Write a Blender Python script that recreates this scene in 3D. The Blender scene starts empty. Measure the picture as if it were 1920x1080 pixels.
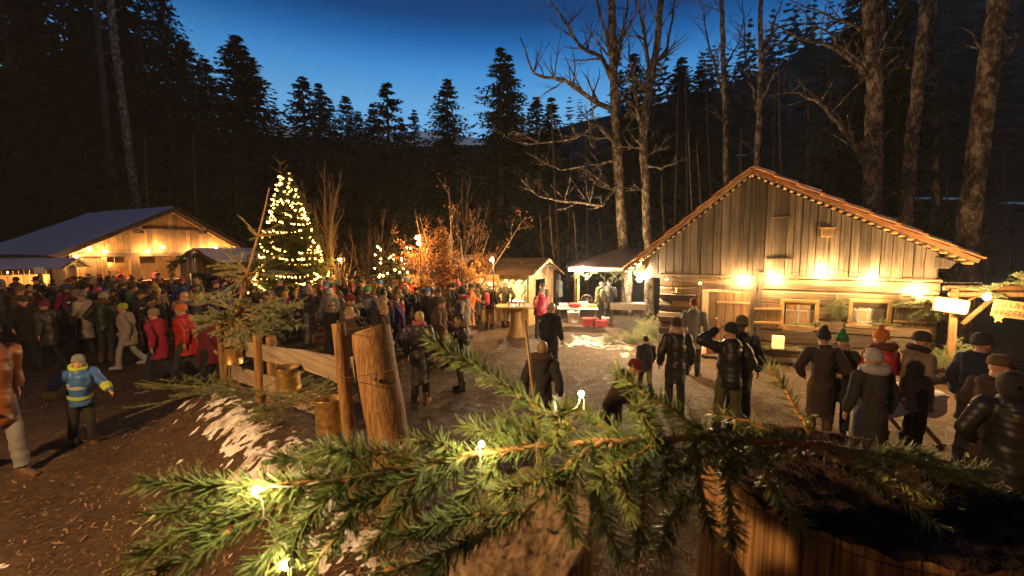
import bpy, bmesh, math, random
import numpy as np
from mathutils import Vector, Matrix, noise as mnoise

scene = bpy.context.scene
COL = scene.collection
R = math.radians
# ------------------------------------------------------------------ camera, sky, exposure
CAMZ, PITCH, FPX = 2.9, R(5.0), 800.0
cam_data = bpy.data.cameras.new('camera')
cam = bpy.data.objects.new('camera', cam_data); COL.objects.link(cam)
cam.location = (0, 0, CAMZ); cam.rotation_euler = (R(90) - PITCH, 0, 0)
cam_data.sensor_width = 36; cam_data.lens = 15.0
cam_data.clip_start = 0.03; cam_data.clip_end = 3000
cam_data.dof.use_dof = True; cam_data.dof.focus_distance = 6.0; cam_data.dof.aperture_fstop = 6.3
scene.camera = cam

SKY_STRENGTH = 1.75
HAZE = 0.0009         # density of the smoky air, built last
GAIN = 2.1            # all lamps together
world = bpy.data.worlds.new('World'); scene.world = world; world.use_nodes = True
wn = world.node_tree; wn.nodes.clear()
sky = wn.nodes.new('ShaderNodeTexSky'); sky.sky_type = 'NISHITA'; sky.sun_disc = False
sky.sun_elevation = R(0.5); sky.sun_rotation = R(180); sky.altitude = 900
sky.air_density = 1.0; sky.dust_density = 0.0; sky.ozone_density = 4.2
# after sunset the sky deepens evenly from the horizon to the zenith
tc = wn.nodes.new('ShaderNodeTexCoord'); sx = wn.nodes.new('ShaderNodeSeparateXYZ'); wn.links.new(tc.outputs['Generated'], sx.inputs[0])
deep = wn.nodes.new('ShaderNodeValToRGB'); wn.links.new(sx.outputs[2], deep.inputs[0])
el = deep.color_ramp.elements; el[0].position = .25; el[0].color = (1.0, .78, .53, 1); el[1].position = .62; el[1].color = (.006, .028, .055, 1)
for p_, c_ in ((.305, (.95, .75, .50)), (.37, (.44, .59, .47)), (.42, (.10, .30, .31)), (.456, (.04, .14, .17))):
    e_ = el.new(p_); e_.color = (*c_, 1)
mx = wn.nodes.new('ShaderNodeMix'); mx.data_type = 'RGBA'; mx.blend_type = 'MULTIPLY'; mx.inputs[0].default_value = 1
wn.links.new(sky.outputs[0], mx.inputs[6]); wn.links.new(deep.outputs[0], mx.inputs[7])
bg = wn.nodes.new('ShaderNodeBackground'); bg.inputs[1].default_value = SKY_STRENGTH
wo = wn.nodes.new('ShaderNodeOutputWorld')
wn.links.new(mx.outputs[2], bg.inputs[0]); wn.links.new(bg.outputs[0], wo.inputs[0])

scene.render.engine = 'CYCLES'
scene.view_settings.view_transform = 'Standard'; scene.view_settings.look = 'None'
scene.view_settings.exposure = 0.0; scene.view_settings.gamma = 1.0
scene.view_settings.use_curve_mapping = False
cy = scene.cycles
cy.use_denoising = True
cy.use_adaptive_sampling = True; cy.adaptive_threshold = 0.035
cy.max_bounces = 5; cy.diffuse_bounces = 2; cy.glossy_bounces = 2; cy.transmission_bounces = 2
cy.transparent_max_bounces = 6; cy.volume_bounces = 0
cy.sample_clamp_indirect = 4.0; cy.use_light_tree = True; cy.caustics_reflective = False; cy.caustics_refractive = False
# ------------------------------------------------------------------ pixel helpers (photo pixels, 1920 x 1080)
CP, SP = math.cos(PITCH), math.sin(PITCH)
def ray(px, py):
    u, v = (px - 960) / FPX, (540 - py) / FPX
    return Vector((u, CP + v * SP, v * CP - SP))
def at_y(px, py, Y):
    d = ray(px, py); return Vector((d.x * Y / d.y, Y, CAMZ + d.z * Y / d.y))
def at_z(px, py, z):
    d = ray(px, py); t = (z - CAMZ) / d.z; return Vector((d.x * t, d.y * t, z))
def on_plane(px, py, p0, n):
    d = ray(px, py); o = Vector((0, 0, CAMZ)); t = (Vector(p0) - o).dot(n) / d.dot(n); return o + d * t
def sstep(a, b, x):
    t = min(1, max(0, (x - a) / (b - a))); return t * t * (3 - 2 * t)
FA, FB = (0.55, 1.35), (-3.75, 5.45)
def gz(x, y):
    dx, dy = FB[0] - FA[0], FB[1] - FA[1]
    t = max(0, min(1, ((x - FA[0]) * dx + (y - FA[1]) * dy) / (dx * dx + dy * dy)))
    d = math.hypot(x - FA[0] - t * dx, y - FA[1] - t * dy)
    bank = 0.72 * math.exp(-(d / 0.8) ** 2)
    left = 0.45 * sstep(9.5, 4.5, y) * sstep(0.8, -2.2, x)
    far = 0.0
    return left + bank + far
def gzn(x, y):
    n = 0.045 * mnoise.noise((x * 0.9, y * 0.9, 0)) + 0.022 * mnoise.noise((x * 2.7, y * 2.7, 3)) 
    if y < 20: n += 0.02 * mnoise.noise((x * 7.5, y * 7.5, 7)) + 0.01 * mnoise.noise((x * 17, y * 17, 9))
    return gz(x, y) + n

# ------------------------------------------------------------------ mesh builder
class MB:
    def __init__(s): s.v = []; s.f = []
    def add(s, vs, fs):
        b = len(s.v); s.v.extend([tuple(p) for p in vs]); s.f.extend([tuple(i + b for i in f) for f in fs]); return s
    def box(s, c, size, rot=None, jit=0, rng=None):
        hx, hy, hz = size[0] / 2, size[1] / 2, size[2] / 2
        vs = [Vector((x, y, z)) for x in (-hx, hx) for y in (-hy, hy) for z in (-hz, hz)]
        if jit: vs = [v + Vector((rng.uniform(-jit, jit) for _ in range(3))) for v in vs]
        if rot is not None: vs = [rot @ v for v in vs]
        c = Vector(c)
        return s.add([v + c for v in vs], [(0,1,3,2),(4,6,7,5),(0,4,5,1),(2,3,7,6),(0,2,6,4),(1,5,7,3)])
    def bar(s, a, b, w, h, up=(0, 0, 1)):
        a, b = Vector(a), Vector(b); d = (b - a); L = d.length; d.normalize()
        upv = Vector(up)
        if abs(d.dot(upv)) > .98: upv = Vector((1, 0, 0))
        x = d.cross(upv).normalized(); z = x.cross(d)
        m = Matrix((x, d, z)).transposed()
        return s.box((a + b) / 2, (w, L, h), m)
    def tube(s, path, rad, n=8, cap=True, flat=1.0):
        path = [Vector(p) for p in path]; k = len(path)
        if not hasattr(rad, '__len__'): rad = [rad] * k
        b = len(s.v); prev = None
        for i, p in enumerate(path):
            t = (path[min(i + 1, k - 1)] - path[max(i - 1, 0)])
            t = t.normalized() if t.length > 1e-9 else Vector((0, 0, 1))
            if prev is None:
                ref = Vector((0, 0, 1)) if abs(t.z) < .9 else Vector((1, 0, 0))
                x = t.cross(ref).normalized()
            else:
                x = (prev - t * prev.dot(t)); x = x.normalized() if x.length > 1e-6 else t.orthogonal().normalized()
            prev = x; y = t.cross(x); r = rad[i]
            rx, ry = (r if hasattr(r, '__len__') else (r, r * flat))
            for j in range(n):
                a = 2 * math.pi * j / n
                s.v.append(tuple(p + x * (rx * math.cos(a)) + y * (ry * math.sin(a))))
        for i in range(k - 1):
            for j in range(n):
                j2 = (j + 1) % n
                s.f.append((b + i * n + j, b + i * n + j2, b + (i + 1) * n + j2, b + (i + 1) * n + j))
        if cap:
            s.f.append(tuple(b + j for j in range(n))[::-1]); s.f.append(tuple(b + (k - 1) * n + j for j in range(n)))
        return s
    def lathe(s, prof, n=16, c=(0, 0, 0), rot=None, close=False):
        b = len(s.v); c = Vector(c)
        for r, z in prof:
            for j in range(n):
                a = 2 * math.pi * j / n; p = Vector((r * math.cos(a), r * math.sin(a), z))
                if rot is not None: p = rot @ p
                s.v.append(tuple(p + c))
        for i in range(len(prof) - 1):
            for j in range(n):
                j2 = (j + 1) % n
                s.f.append((b + i * n + j, b + i * n + j2, b + (i + 1) * n + j2, b + (i + 1) * n + j))
        if close:
            s.f.append(tuple(b + j for j in range(n))[::-1]); s.f.append(tuple(b + (len(prof) - 1) * n + j for j in range(n)))
        return s
    def ball(s, c, r, n=10, m=7, rot=None):
        rx, ry, rz = r if hasattr(r, '__len__') else (r, r, r)
        c = Vector(c); b = len(s.v)
        for i in range(m + 1):
            th = math.pi * i / m; q = max(math.sin(th), 1e-3)
            for j in range(n):
                a = 2 * math.pi * j / n
                p = Vector((rx * q * math.cos(a), ry * q * math.sin(a), -rz * math.cos(th)))
                if rot is not None: p = rot @ p
                s.v.append(tuple(p + c))
        for i in range(m):
            for j in range(n):
                j2 = (j + 1) % n
                s.f.append((b + i * n + j, b + i * n + j2, b + (i + 1) * n + j2, b + (i + 1) * n + j))
        s.f.append(tuple(b + j for j in range(n))[::-1]); s.f.append(tuple(b + m * n + j for j in range(n)))
        return s
    def prism(s, pts, a, b):       # polygon pts (in 3D) extruded by vector: from pts+a to pts+b
        n = len(pts); a, b = Vector(a), Vector(b)
        vs = [Vector(p) + a for p in pts] + [Vector(p) + b for p in pts]
        fs = [tuple(range(n))[::-1], tuple(range(n, 2 * n))] + [(i, (i + 1) % n, n + (i + 1) % n, n + i) for i in range(n)]
        return s.add(vs, fs)
    def mesh(s, name, smooth=False):
        me = bpy.data.meshes.new(name); me.from_pydata(s.v, [], s.f)
        if smooth: me.polygons.foreach_set('use_smooth', [True] * len(me.polygons))
        return me
    def build(s, name, m, parent=None, smooth=False):
        return link(name, s.mesh(name, smooth), m, parent)
def link(name, me, m=None, parent=None):
    o = bpy.data.objects.new(name, me)
    if m is not None and not len(me.materials): me.materials.append(m)
    COL.objects.link(o)
    if parent is not None: o.parent = parent
    return o
def np_mesh(name, V, Fq):
    me = bpy.data.meshes.new(name); V = np.asarray(V, dtype=np.float32); Fq = np.asarray(Fq, dtype=np.int32)
    nf, k = Fq.shape
    me.vertices.add(len(V)); me.vertices.foreach_set('co', V.ravel())
    me.loops.add(nf * k); me.loops.foreach_set('vertex_index', Fq.ravel())
    me.polygons.add(nf); me.polygons.foreach_set('loop_start', np.arange(0, nf * k, k, dtype=np.int32))
    me.update(calc_edges=True); return me
def bevel(o, w=0.01, seg=1):
    m = o.modifiers.new('bevel', 'BEVEL'); m.width = w; m.segments = seg; m.limit_method = 'ANGLE'; return o
def tag(o, label, cat, group=None):
    o['label'] = label; o['category'] = cat
    if group: o['group'] = group
    return o
def kind(o, k, label=None):
    o['kind'] = k
    if label: o['label'] = label
    return o
def thing(name, label, cat, loc=(0, 0, 0), rz=0, group=None):
    o = bpy.data.objects.new(name, None); COL.objects.link(o); o.location = loc; o.rotation_euler = (0, 0, rz)
    o.empty_display_size = .1
    return tag(o, label, cat, group)

# ------------------------------------------------------------------ materials
def nt_mat(name):
    m = bpy.data.materials.new(name); m.use_nodes = True; nt = m.node_tree
    return m, nt, nt.nodes['Principled BSDF']
def N(nt, t, **kw):
    n = nt.nodes.new(t)
    for k, v in kw.items():
        if k in n.inputs: n.inputs[k].default_value = v
        else: setattr(n, k, v)
    return n
def ramp(nt, fac, stops):
    r = nt.nodes.new('ShaderNodeValToRGB'); e = r.color_ramp.elements
    while len(e) < len(stops): e.new(0.5)
    for i, (p, c) in enumerate(stops):
        e[i].position = p; e[i].color = (c[0], c[1], c[2], 1)
    nt.links.new(fac, r.inputs[0]); return r.outputs[0]
def coords(nt, scale, rnd=True, src='Object', rotz=0):
    tc = N(nt, 'ShaderNodeTexCoord'); out = tc.outputs[src]
    if rotz:
        vr = N(nt, 'ShaderNodeVectorRotate', rotation_type='Z_AXIS'); vr.inputs['Angle'].default_value = rotz; nt.links.new(out, vr.inputs['Vector']); out = vr.outputs[0]
    if rnd:
        oi = N(nt, 'ShaderNodeObjectInfo'); mu = N(nt, 'ShaderNodeMath', operation='MULTIPLY'); mu.inputs[1].default_value = 37.0
        nt.links.new(oi.outputs['Random'], mu.inputs[0])
        ad = N(nt, 'ShaderNodeVectorMath', operation='ADD'); nt.links.new(out, ad.inputs[0]); nt.links.new(mu.outputs[0], ad.inputs[1]); out = ad.outputs[0]
    mp = N(nt, 'ShaderNodeMapping'); mp.inputs['Scale'].default_value = scale; nt.links.new(out, mp.inputs[0]); return mp.outputs[0]
def noise(nt, vec, sc=5, det=4, rough=.6, dist=0):
    n = N(nt, 'ShaderNodeTexNoise'); n.inputs['Scale'].default_value = sc; n.inputs['Detail'].default_value = det
    n.inputs['Roughness'].default_value = rough; n.inputs['Distortion'].default_value = dist
    nt.links.new(vec, n.inputs['Vector']); return n.outputs[0]
def bump(nt, p, h, strength=.5, dist=.01):
    b = N(nt, 'ShaderNodeBump'); b.inputs['Strength'].default_value = strength; b.inputs['Distance'].default_value = dist
    nt.links.new(h, b.inputs['Height']); nt.links.new(b.outputs[0], p.inputs['Normal'])
def mulcol(nt, a, b, fac=1.0, mode='MULTIPLY'):
    m = N(nt, 'ShaderNodeMix', data_type='RGBA', blend_type=mode); m.inputs[0].default_value = fac
    nt.links.new(a, m.inputs[6]); nt.links.new(b, m.inputs[7]); return m.outputs[2]
def wood(name, stops, axis='z', fine=14, rough=.75, bs=.5, bd=.006, rnd_v=.45, rotz=0):
    m, nt, p = nt_mat(name)
    s = {'x': (.55, fine, fine), 'y': (fine, .55, fine), 'z': (fine, fine, .55)}[axis]
    v = coords(nt, s, rotz=rotz); g = noise(nt, v, 1.6, 6, .65, .6)
    c = ramp(nt, g, stops)
    v2 = coords(nt, (1, 1, 1)); g2 = noise(nt, v2, 1.3, 3, .6)
    c = mulcol(nt, c, ramp(nt, g2, [(.3, (.55, .52, .5)), (.65, (1.1, 1.1, 1.1))]), .8)
    oi = N(nt, 'ShaderNodeObjectInfo')
    rr = ramp(nt, oi.outputs['Random'], [(0, (1 - rnd_v,) * 3), (1, (1 + rnd_v * .4,) * 3)])
    c = mulcol(nt, c, rr, 1.0)
    nt.links.new(c, p.inputs['Base Color']); p.inputs['Roughness'].default_value = rough
    bump(nt, p, g, bs, bd); return m
def simple(name, col, rough=.6, metal=0, var=.25, sc=6, bs=0, bd=.005, objcol=False, spec=None):
    m, nt, p = nt_mat(name)
    v = coords(nt, (1, 1, 1)); g = noise(nt, v, sc, 4)
    c = ramp(nt, g, [(.3, [k * (1 - var) for k in col]), (.7, [min(1, k * (1 + var)) for k in col])])
    if objcol:
        oi = N(nt, 'ShaderNodeObjectInfo'); c = mulcol(nt, c, oi.outputs['Color'])
    nt.links.new(c, p.inputs['Base Color']); p.inputs['Roughness'].default_value = rough; p.inputs['Metallic'].default_value = metal
    if spec is not None: p.inputs['Specular IOR Level'].default_value = spec
    if bs: bump(nt, p, g, bs, bd)
    return m
def emit(name, col, strength, sampling='AUTO'):
    m, nt, p = nt_mat(name); p.inputs['Base Color'].default_value = (0.8, .75, .65, 1)
    p.inputs['Emission Color'].default_value = (*col, 1); p.inputs['Emission Strength'].default_value = strength
    m.cycles.emission_sampling = sampling; return m
M = {}
M['old_plank'] = wood('weathered_plank', [(.3, (.034, .027, .020)), (.5, (.13, .103, .074)), (.72, (.25, .20, .145))], 'z', 18, .85, .8, .01, .55)
M['log'] = wood('weathered_log', [(.3, (.05, .036, .022)), (.5, (.19, .135, .08)), (.72, (.30, .22, .13))], 'x', 14, .8, .8, .012, .35)
M['barn_plank'] = wood('brown_plank', [(.3, (.08, .045, .02)), (.5, (.24, .135, .055)), (.72, (.38, .23, .10))], 'z', 16, .8, .5, .008, .5)
M['beam'] = wood('dark_beam', [(.3, (.035, .022, .013)), (.6, (.12, .075, .04)), (.8, (.2, .13, .07))], 'x', 12, .8, .5, .008, .3)
M['pale_wood'] = wood('fresh_wood', [(.3, (.26, .15, .055)), (.55, (.46, .29, .11)), (.8, (.58, .40, .18))], 'z', 12, .6, .35, .004, .25)
M['pale_wood_x'] = wood('fresh_wood_lengthwise', [(.3, (.26, .15, .055)), (.55, (.46, .29, .11)), (.8, (.58, .40, .18))], 'x', 12, .6, .35, .004, .25)
M['fence_plank'] = wood('grey_fence_plank', [(.3, (.09, .07, .05)), (.5, (.24, .19, .135)), (.72, (.36, .30, .21))], 'x', 26, .85, .8, .006, .2, rotz=-math.atan2(5.3 - 2.75, -3.5 + .72))
M['post'] = wood('peeled_post', [(.30, (.05, .023, .008)), (.46, (.22, .115, .036)), (.6, (.34, .19, .066)), (.76, (.46, .29, .115))], 'z', 34, .72, .9, .007, .15)
M['cut_face'] = wood('cut_wood_face', [(.3, (.08, .055, .032)), (.5, (.24, .17, .10)), (.72, (.36, .27, .17))], 'y', 90, .9, .9, .004, .1)
def cut_rings():
    m, nt, p = nt_mat('cut_wood_face'); v = coords(nt, (1, 1, 1), False); g = noise(nt, v, 38, 6, .75, .5); g2 = noise(nt, v, 9, 4, .7)
    wv = N(nt, 'ShaderNodeTexWave', wave_type='RINGS', rings_direction='Z'); wv.inputs['Scale'].default_value = 24; wv.inputs['Distortion'].default_value = 1.2; wv.inputs['Detail'].default_value = 3; nt.links.new(v, wv.inputs['Vector'])
    c = mulcol(nt, ramp(nt, g, [(.3, (.05, .034, .02)), (.5, (.19, .13, .075)), (.72, (.36, .27, .17))]), ramp(nt, wv.outputs['Fac'], [(.1, (.80, .78, .76)), (.7, (1.03, 1.03, 1.03))]))
    c = mulcol(nt, c, ramp(nt, g2, [(.35, (.55, .5, .45)), (.65, (1.1, 1.1, 1.1))])); nt.links.new(c, p.inputs['Base Color']); p.inputs['Roughness'].default_value = .9
    ad = N(nt, 'ShaderNodeMath', operation='ADD'); nt.links.new(g, ad.inputs[0]); bump(nt, p, g, .9, .006); return m
M['cut_face'] = cut_rings()
M['post_near'] = wood('split_post', [(.34, (.03, .014, .005)), (.46, (.20, .105, .033)), (.6, (.34, .19, .066)), (.76, (.48, .31, .125))], 'z', 95, .75, 1.0, .004, .1)
M['tile'] = simple('clay_roof_tile', (.34, .15, .055), .8, 0, .3, 9, .3, .004)
M['snow'] = simple('snow', (.80, .82, .86), .7, 0, .06, 9, .6, .02)
def dirty_snow():
    m, nt, p = nt_mat('dirty_snow'); v = coords(nt, (1, 1, 1)); g = noise(nt, v, 4, 6, .75); nt.links.new(ramp(nt, g, [(.33, (.13, .09, .06)), (.42, (.45, .40, .34)), (.53, (.80, .80, .82))]), p.inputs['Base Color']); p.inputs['Roughness'].default_value = .6; bump(nt, p, noise(nt, v, 30, 4), .8, .03); return m
M['dirty_snow'] = dirty_snow()
M['metal'] = simple('dull_iron', (.16, .13, .10), .5, .8, .4, 30, .2, .002)
M['tin'] = simple('rusty_gold_tin', (.50, .33, .13), .38, .85, .45, 22, .25, .002)
M['cloth_white'] = simple('white_cloth', (.75, .73, .70), .8, 0, .05, 8, .3, .006)
M['plastic_white'] = simple('white_plastic', (.75, .74, .72), .4, 0, .04)
M['red_cloth'] = simple('red_cloth', (.30, .03, .03), .8, 0, .2, 12)
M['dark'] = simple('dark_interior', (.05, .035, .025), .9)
M['cord'] = simple('black_cord', (.02, .02, .02), .6)
M['rope'] = simple('pale_rope', (.45, .36, .22), .9)
M['tarp'] = simple('brown_tarp', (.10, .065, .06), .6, 0, .2, 3)
# ------------------------------------------------------------------ ground
def ground_mat():
    m, nt, p = nt_mat('trampled_earth')
    v = coords(nt, (1, 1, 1), False)
    g1 = noise(nt, v, .7, 5, .65); g2 = noise(nt, v, 22, 5, .75, .4); g3 = noise(nt, v, 5, 5, .7, .5)
    c = ramp(nt, g2, [(.28, (.019, .011, .0055)), (.45, (.064, .038, .017)), (.6, (.112, .068, .030)), (.78, (.24, .15, .068))])
    c = mulcol(nt, c, ramp(nt, g3, [(.3, (.55, .5, .46)), (.65, (1.15, 1.1, 1.05))]), .9)
    c = mulcol(nt, c, ramp(nt, g1, [(.35, (.7, .66, .62)), (.7, (1.15, 1.12, 1.1))]), .9)
    nt.links.new(c, p.inputs['Base Color'])
    r = ramp(nt, g3, [(.32, (.55,) * 3), (.55, (.92,) * 3)]); nt.links.new(r, p.inputs['Roughness'])
    ad = N(nt, 'ShaderNodeMath', operation='ADD'); nt.links.new(g2, ad.inputs[0]); nt.links.new(g3, ad.inputs[1])
    bump(nt, p, ad.outputs[0], .9, .045); return m
M['earth'] = ground_mat()
ys = [-3.0]
while ys[-1] < 150: ys.append(ys[-1] + max(.045, .011 * abs(ys[-1]) + .02 if ys[-1] > 0 else .12))
cols = 230; V = []
for y in ys:
    w = 1.55 * max(y, 0) + 7
    for j in range(cols + 1):
        x = (2 * j / cols - 1) * w; V.append((x, y, gzn(x, y) if y < 60 else 0))
rows = len(ys); ii = np.arange((rows - 1) * cols); r_, c_ = ii // cols, ii % cols
a_ = r_ * (cols + 1) + c_
ground = link('ground', np_mesh('ground', V, np.stack([a_, a_ + 1, a_ + cols + 2, a_ + cols + 1], 1)), M['earth'])
ground.data.polygons.foreach_set('use_smooth', [True] * len(ground.data.polygons))
kind(ground, 'structure', 'trampled brown earth of the market yard and path')

# loose chips and straw on the earth, and snow left along the fence
M['chips'] = simple('wood_chips', (.21, .135, .065), .8, 0, .7, 3)
rng = random.Random(5); V = []; Fq = []
for i in range(38000):
    y = 2.2 + 13 * rng.random() ** 1.5; x = rng.uniform(-1.25, 1.25) * y
    if x < -.5 and rng.random() < .6: continue
    s = rng.uniform(.002, .007) * (1 + y * .06); l = s * rng.uniform(1.5, 4); a = rng.uniform(0, 6.28)
    z = gzn(x, y) + .004; t = rng.uniform(-.3, .3) * l
    ca, sa = math.cos(a), math.sin(a); b = len(V)
    V += [(x - ca * l - sa * s, y - sa * l + ca * s, z), (x - ca * l + sa * s, y - sa * l - ca * s, z + .002), (x + ca * l + sa * s, y + sa * l - ca * s, z + t + .012), (x + ca * l - sa * s, y + sa * l + ca * s, z + t + .010)]
    Fq.append((b, b + 1, b + 2, b + 3))
kind(link('litter', np_mesh('litter', V, Fq), M['chips']), 'stuff', 'loose wood chips and straw trodden into the earth')
M['slush'] = simple('dirty_slush', (.22, .195, .165), .45, 0, .5, 5, .6, .02)
def snow_patch(x0, x1, y0, y1, st, fn, name, label, mat='snow'):
    V = []; idx = {}; Fq = []
    nx, ny = int((x1 - x0) / st), int((y1 - y0) / st); H = np.zeros((nx + 1, ny + 1))
    for i in range(nx + 1):
        for j in range(ny + 1): H[i, j] = fn(x0 + i * st, y0 + j * st)
    def vid(i, j):
        if (i, j) not in idx:
            idx[(i, j)] = len(V); x, y = x0 + i * st, y0 + j * st; V.append((x, y, gzn(x, y) + max(H[i, j], -.012)))
        return idx[(i, j)]
    for i in range(nx):
        for j in range(ny):
            if max(H[i, j], H[i + 1, j], H[i, j + 1], H[i + 1, j + 1]) > .002:
                Fq.append((vid(i, j), vid(i + 1, j), vid(i + 1, j + 1), vid(i, j + 1)))
    o = link(name, np_mesh(name, V, Fq), M[mat]); o.data.polygons.foreach_set('use_smooth', [True] * len(Fq))
    return kind(o, 'stuff', label)
def fence_snow(x, y):
    dx, dy = FB[0] - FA[0], FB[1] - FA[1]; L = math.hypot(dx, dy)
    s = ((x - FA[0]) * dy - (y - FA[1]) * dx) / L      # signed distance, + to the right
    t = ((x - FA[0]) * dx + (y - FA[1]) * dy) / L
    if t < -.2 or t > L + .9: return -1
    f = math.exp(-((s + .22) / .33) ** 2) * (1 - .5 * sstep(L - 1, L + .9, t))
    n = mnoise.noise((x * 2.2, y * 2.2, 1)) * .34 + mnoise.noise((x * 7, y * 7, 2)) * .42 + mnoise.noise((x * 17, y * 17, 4)) * .36 + mnoise.noise((x * 38, y * 38, 4)) * .22
    return min(.022, (f * .62 - .56 + n * 1.1) * .06)
snow_patch(-4.9, .7, .9, 6.6, .026, fence_snow, 'snow', 'dirty snow lying in patches along the foot of the fence', 'dirty_snow')
def yard_snow(x, y):
    f = math.exp(-((x - 2.9) / 1.7) ** 2 - ((y - 13.2) / 1.9) ** 2)
    n = mnoise.noise((x * 1.1, y * 1.1, 5)) + .7 * mnoise.noise((x * 3.4, y * 3.4, 6)) + .35 * mnoise.noise((x * 9, y * 9, 8))
    return min(.008, (f * .8 - .62 + n * .42) * .05)
snow_patch(-.5, 6.5, 10.2, 16, .055, yard_snow, 'slush', 'thin trampled slush on the yard before the market stalls', 'slush')

# ------------------------------------------------------------------ hills
M['forest_floor'] = simple('forest_floor', (.012, .011, .008), .95, 0, .5, .4)
M['far_snow'] = simple('snowy_rock', (.45, .50, .58), .9, 0, .5, .02)
RIDGE = [(-900, -60), (0, 150), (300, 215), (520, 262), (700, 272), (800, 278), (900, 268), (1050, 243), (1250, 190), (1400, 140), (1560, 70), (1700, 10), (1920, -100), (2900, -400)]
def ridge_y(px):
    for (a, ya), (b, yb) in zip(RIDGE, RIDGE[1:]):
        if a <= px <= b: return ya + (yb - ya) * (px - a) / (b - a)
    return RIDGE[-1][1]
HY0, HY1 = 46.0, 130.0
def hill_z(px, y):
    top = at_y(px, ridge_y(px), HY1).z
    t = (y - HY0) / (HY1 - HY0); e = t ** 1.25
    return -0.3 + (top + .3) * e
V = []; PXS = list(range(-900, 2901, 60)); nv = 26
for k in range(nv + 1):
    y = HY0 + (HY1 - HY0) * k / nv
    for px in PXS:
        q = (px - 960) / FPX * y
        V.append((q, y, hill_z(px, y) + (2.2 * mnoise.noise((q * .06, y * .06, 2)) if 0 < k else 0)))
n = len(PXS); ii = np.arange(nv * (n - 1)); a_ = (ii // (n - 1)) * n + ii % (n - 1)
hill = link('hill', np_mesh('hill', V, np.stack([a_, a_ + 1, a_ + n + 1, a_ + n], 1)), M['forest_floor'])
kind(hill, 'structure', 'dark wooded hillside rising behind the market')
V = []; na, nr_ = 48, 10                              # unseen valley slope added around the camera to block low sky light
for k in range(nr_ + 1):
    for j in range(na + 1):
        a = R(60 + 240 * j / na); rr_ = 38 + 58 * k / nr_; x, y = math.sin(a) * rr_, math.cos(a) * rr_; V.append((x, y, -.3 + 52 * (k / nr_) ** 1.15 + (3 * mnoise.noise((x * .07, y * .07, 5)) if k else 0)))
ii = np.arange(nr_ * na); a_ = (ii // na) * (na + 1) + ii % na
kind(link('hill', np_mesh('hill', V, np.stack([a_, a_ + 1, a_ + na + 2, a_ + na + 1], 1)), M['forest_floor']), 'structure', 'unseen dark slope added behind and beside the yard to block sky light')
V = []; Fq = []
mpx = list(range(350, 1251, 25))
for px in mpx:
    py = 262 - 16 * math.exp(-((px - 805) / 70) ** 2) - 30 * math.exp(-((px - 520) / 60) ** 2) + 5 * mnoise.noise((px * .03, 0, 0))
    for k, f in enumerate((0, .5, 1)):
        q = at_y(px, py, 900 + 120 * f); z = -20 + (q.z + 20) * f; V.append((q.x * (1 + .0 * k), 700 + 320 * f, z + 6 * mnoise.noise((px * .2, f * 3, 1))))
for i in range(len(mpx) - 1):
    for k in range(2): b = i * 3 + k; Fq.append((b, b + 3, b + 4, b + 1))
kind(link('mountain', np_mesh('mountain', V, Fq), M['far_snow']), 'structure', 'far snow covered mountain in the gap between the trees')

# ------------------------------------------------------------------ trees
def foliage_mat(name, c1, c2, sc=3, rough=.7):
    m, nt, p = nt_mat(name); v = coords(nt, (1, 1, 1)); g = noise(nt, v, sc, 4, .7)
    nt.links.new(ramp(nt, g, [(.3, c1), (.7, c2)]), p.inputs['Base Color']); p.inputs['Roughness'].default_value = rough
    p.inputs['Specular IOR Level'].default_value = .25; return m
M['spruce'] = foliage_mat('spruce_needles', (.012, .020, .009), (.04, .058, .024), 2)
M['xmas'] = foliage_mat('christmas_tree_needles', (.035, .055, .016), (.11, .14, .04), 4)
M['pale_fir'] = foliage_mat('pale_fir_needles', (.15, .185, .09), (.36, .40, .23), 14, .5)
M['fir'] = foliage_mat('fir_needles', (.09, .125, .055), (.22, .27, .13), 14, .5)
M['bough'] = foliage_mat('bough_needles', (.11, .15, .032), (.30, .35, .095), 30, .42)
M['leaf'] = foliage_mat('copper_leaves', (.13, .05, .015), (.33, .15, .045), 5)
M['twig'] = simple('twig_bark', (.42, .19, .05), .7, 0, .4, 60, .6, .002)
def bark(name, stops, sc=4):
    m, nt, p = nt_mat(name); v = coords(nt, (1, 1, .55)); g = noise(nt, v, sc, 6, .7, .4); g2 = noise(nt, v, sc * 5, 4, .7)
    c = mulcol(nt, ramp(nt, g, stops), ramp(nt, g2, [(.3, (.5,) * 3), (.6, (1.1,) * 3)]), .9)
    nt.links.new(c, p.inputs['Base Color']); p.inputs['Roughness'].default_value = .9; bump(nt, p, g2, .8, .03); return m
M['bark'] = bark('grey_bark', [(.38, (.035, .025, .016)), (.5, (.15, .11, .068)), (.60, (.46, .37, .25))], 6)
M['bark_dark'] = bark('spruce_bark', [(.3, (.035, .025, .018)), (.6, (.12, .085, .055))])
M['bark_thin'] = simple('thin_branch_bark', (.17, .115, .07), .85, 0, .3, 3)
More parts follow.
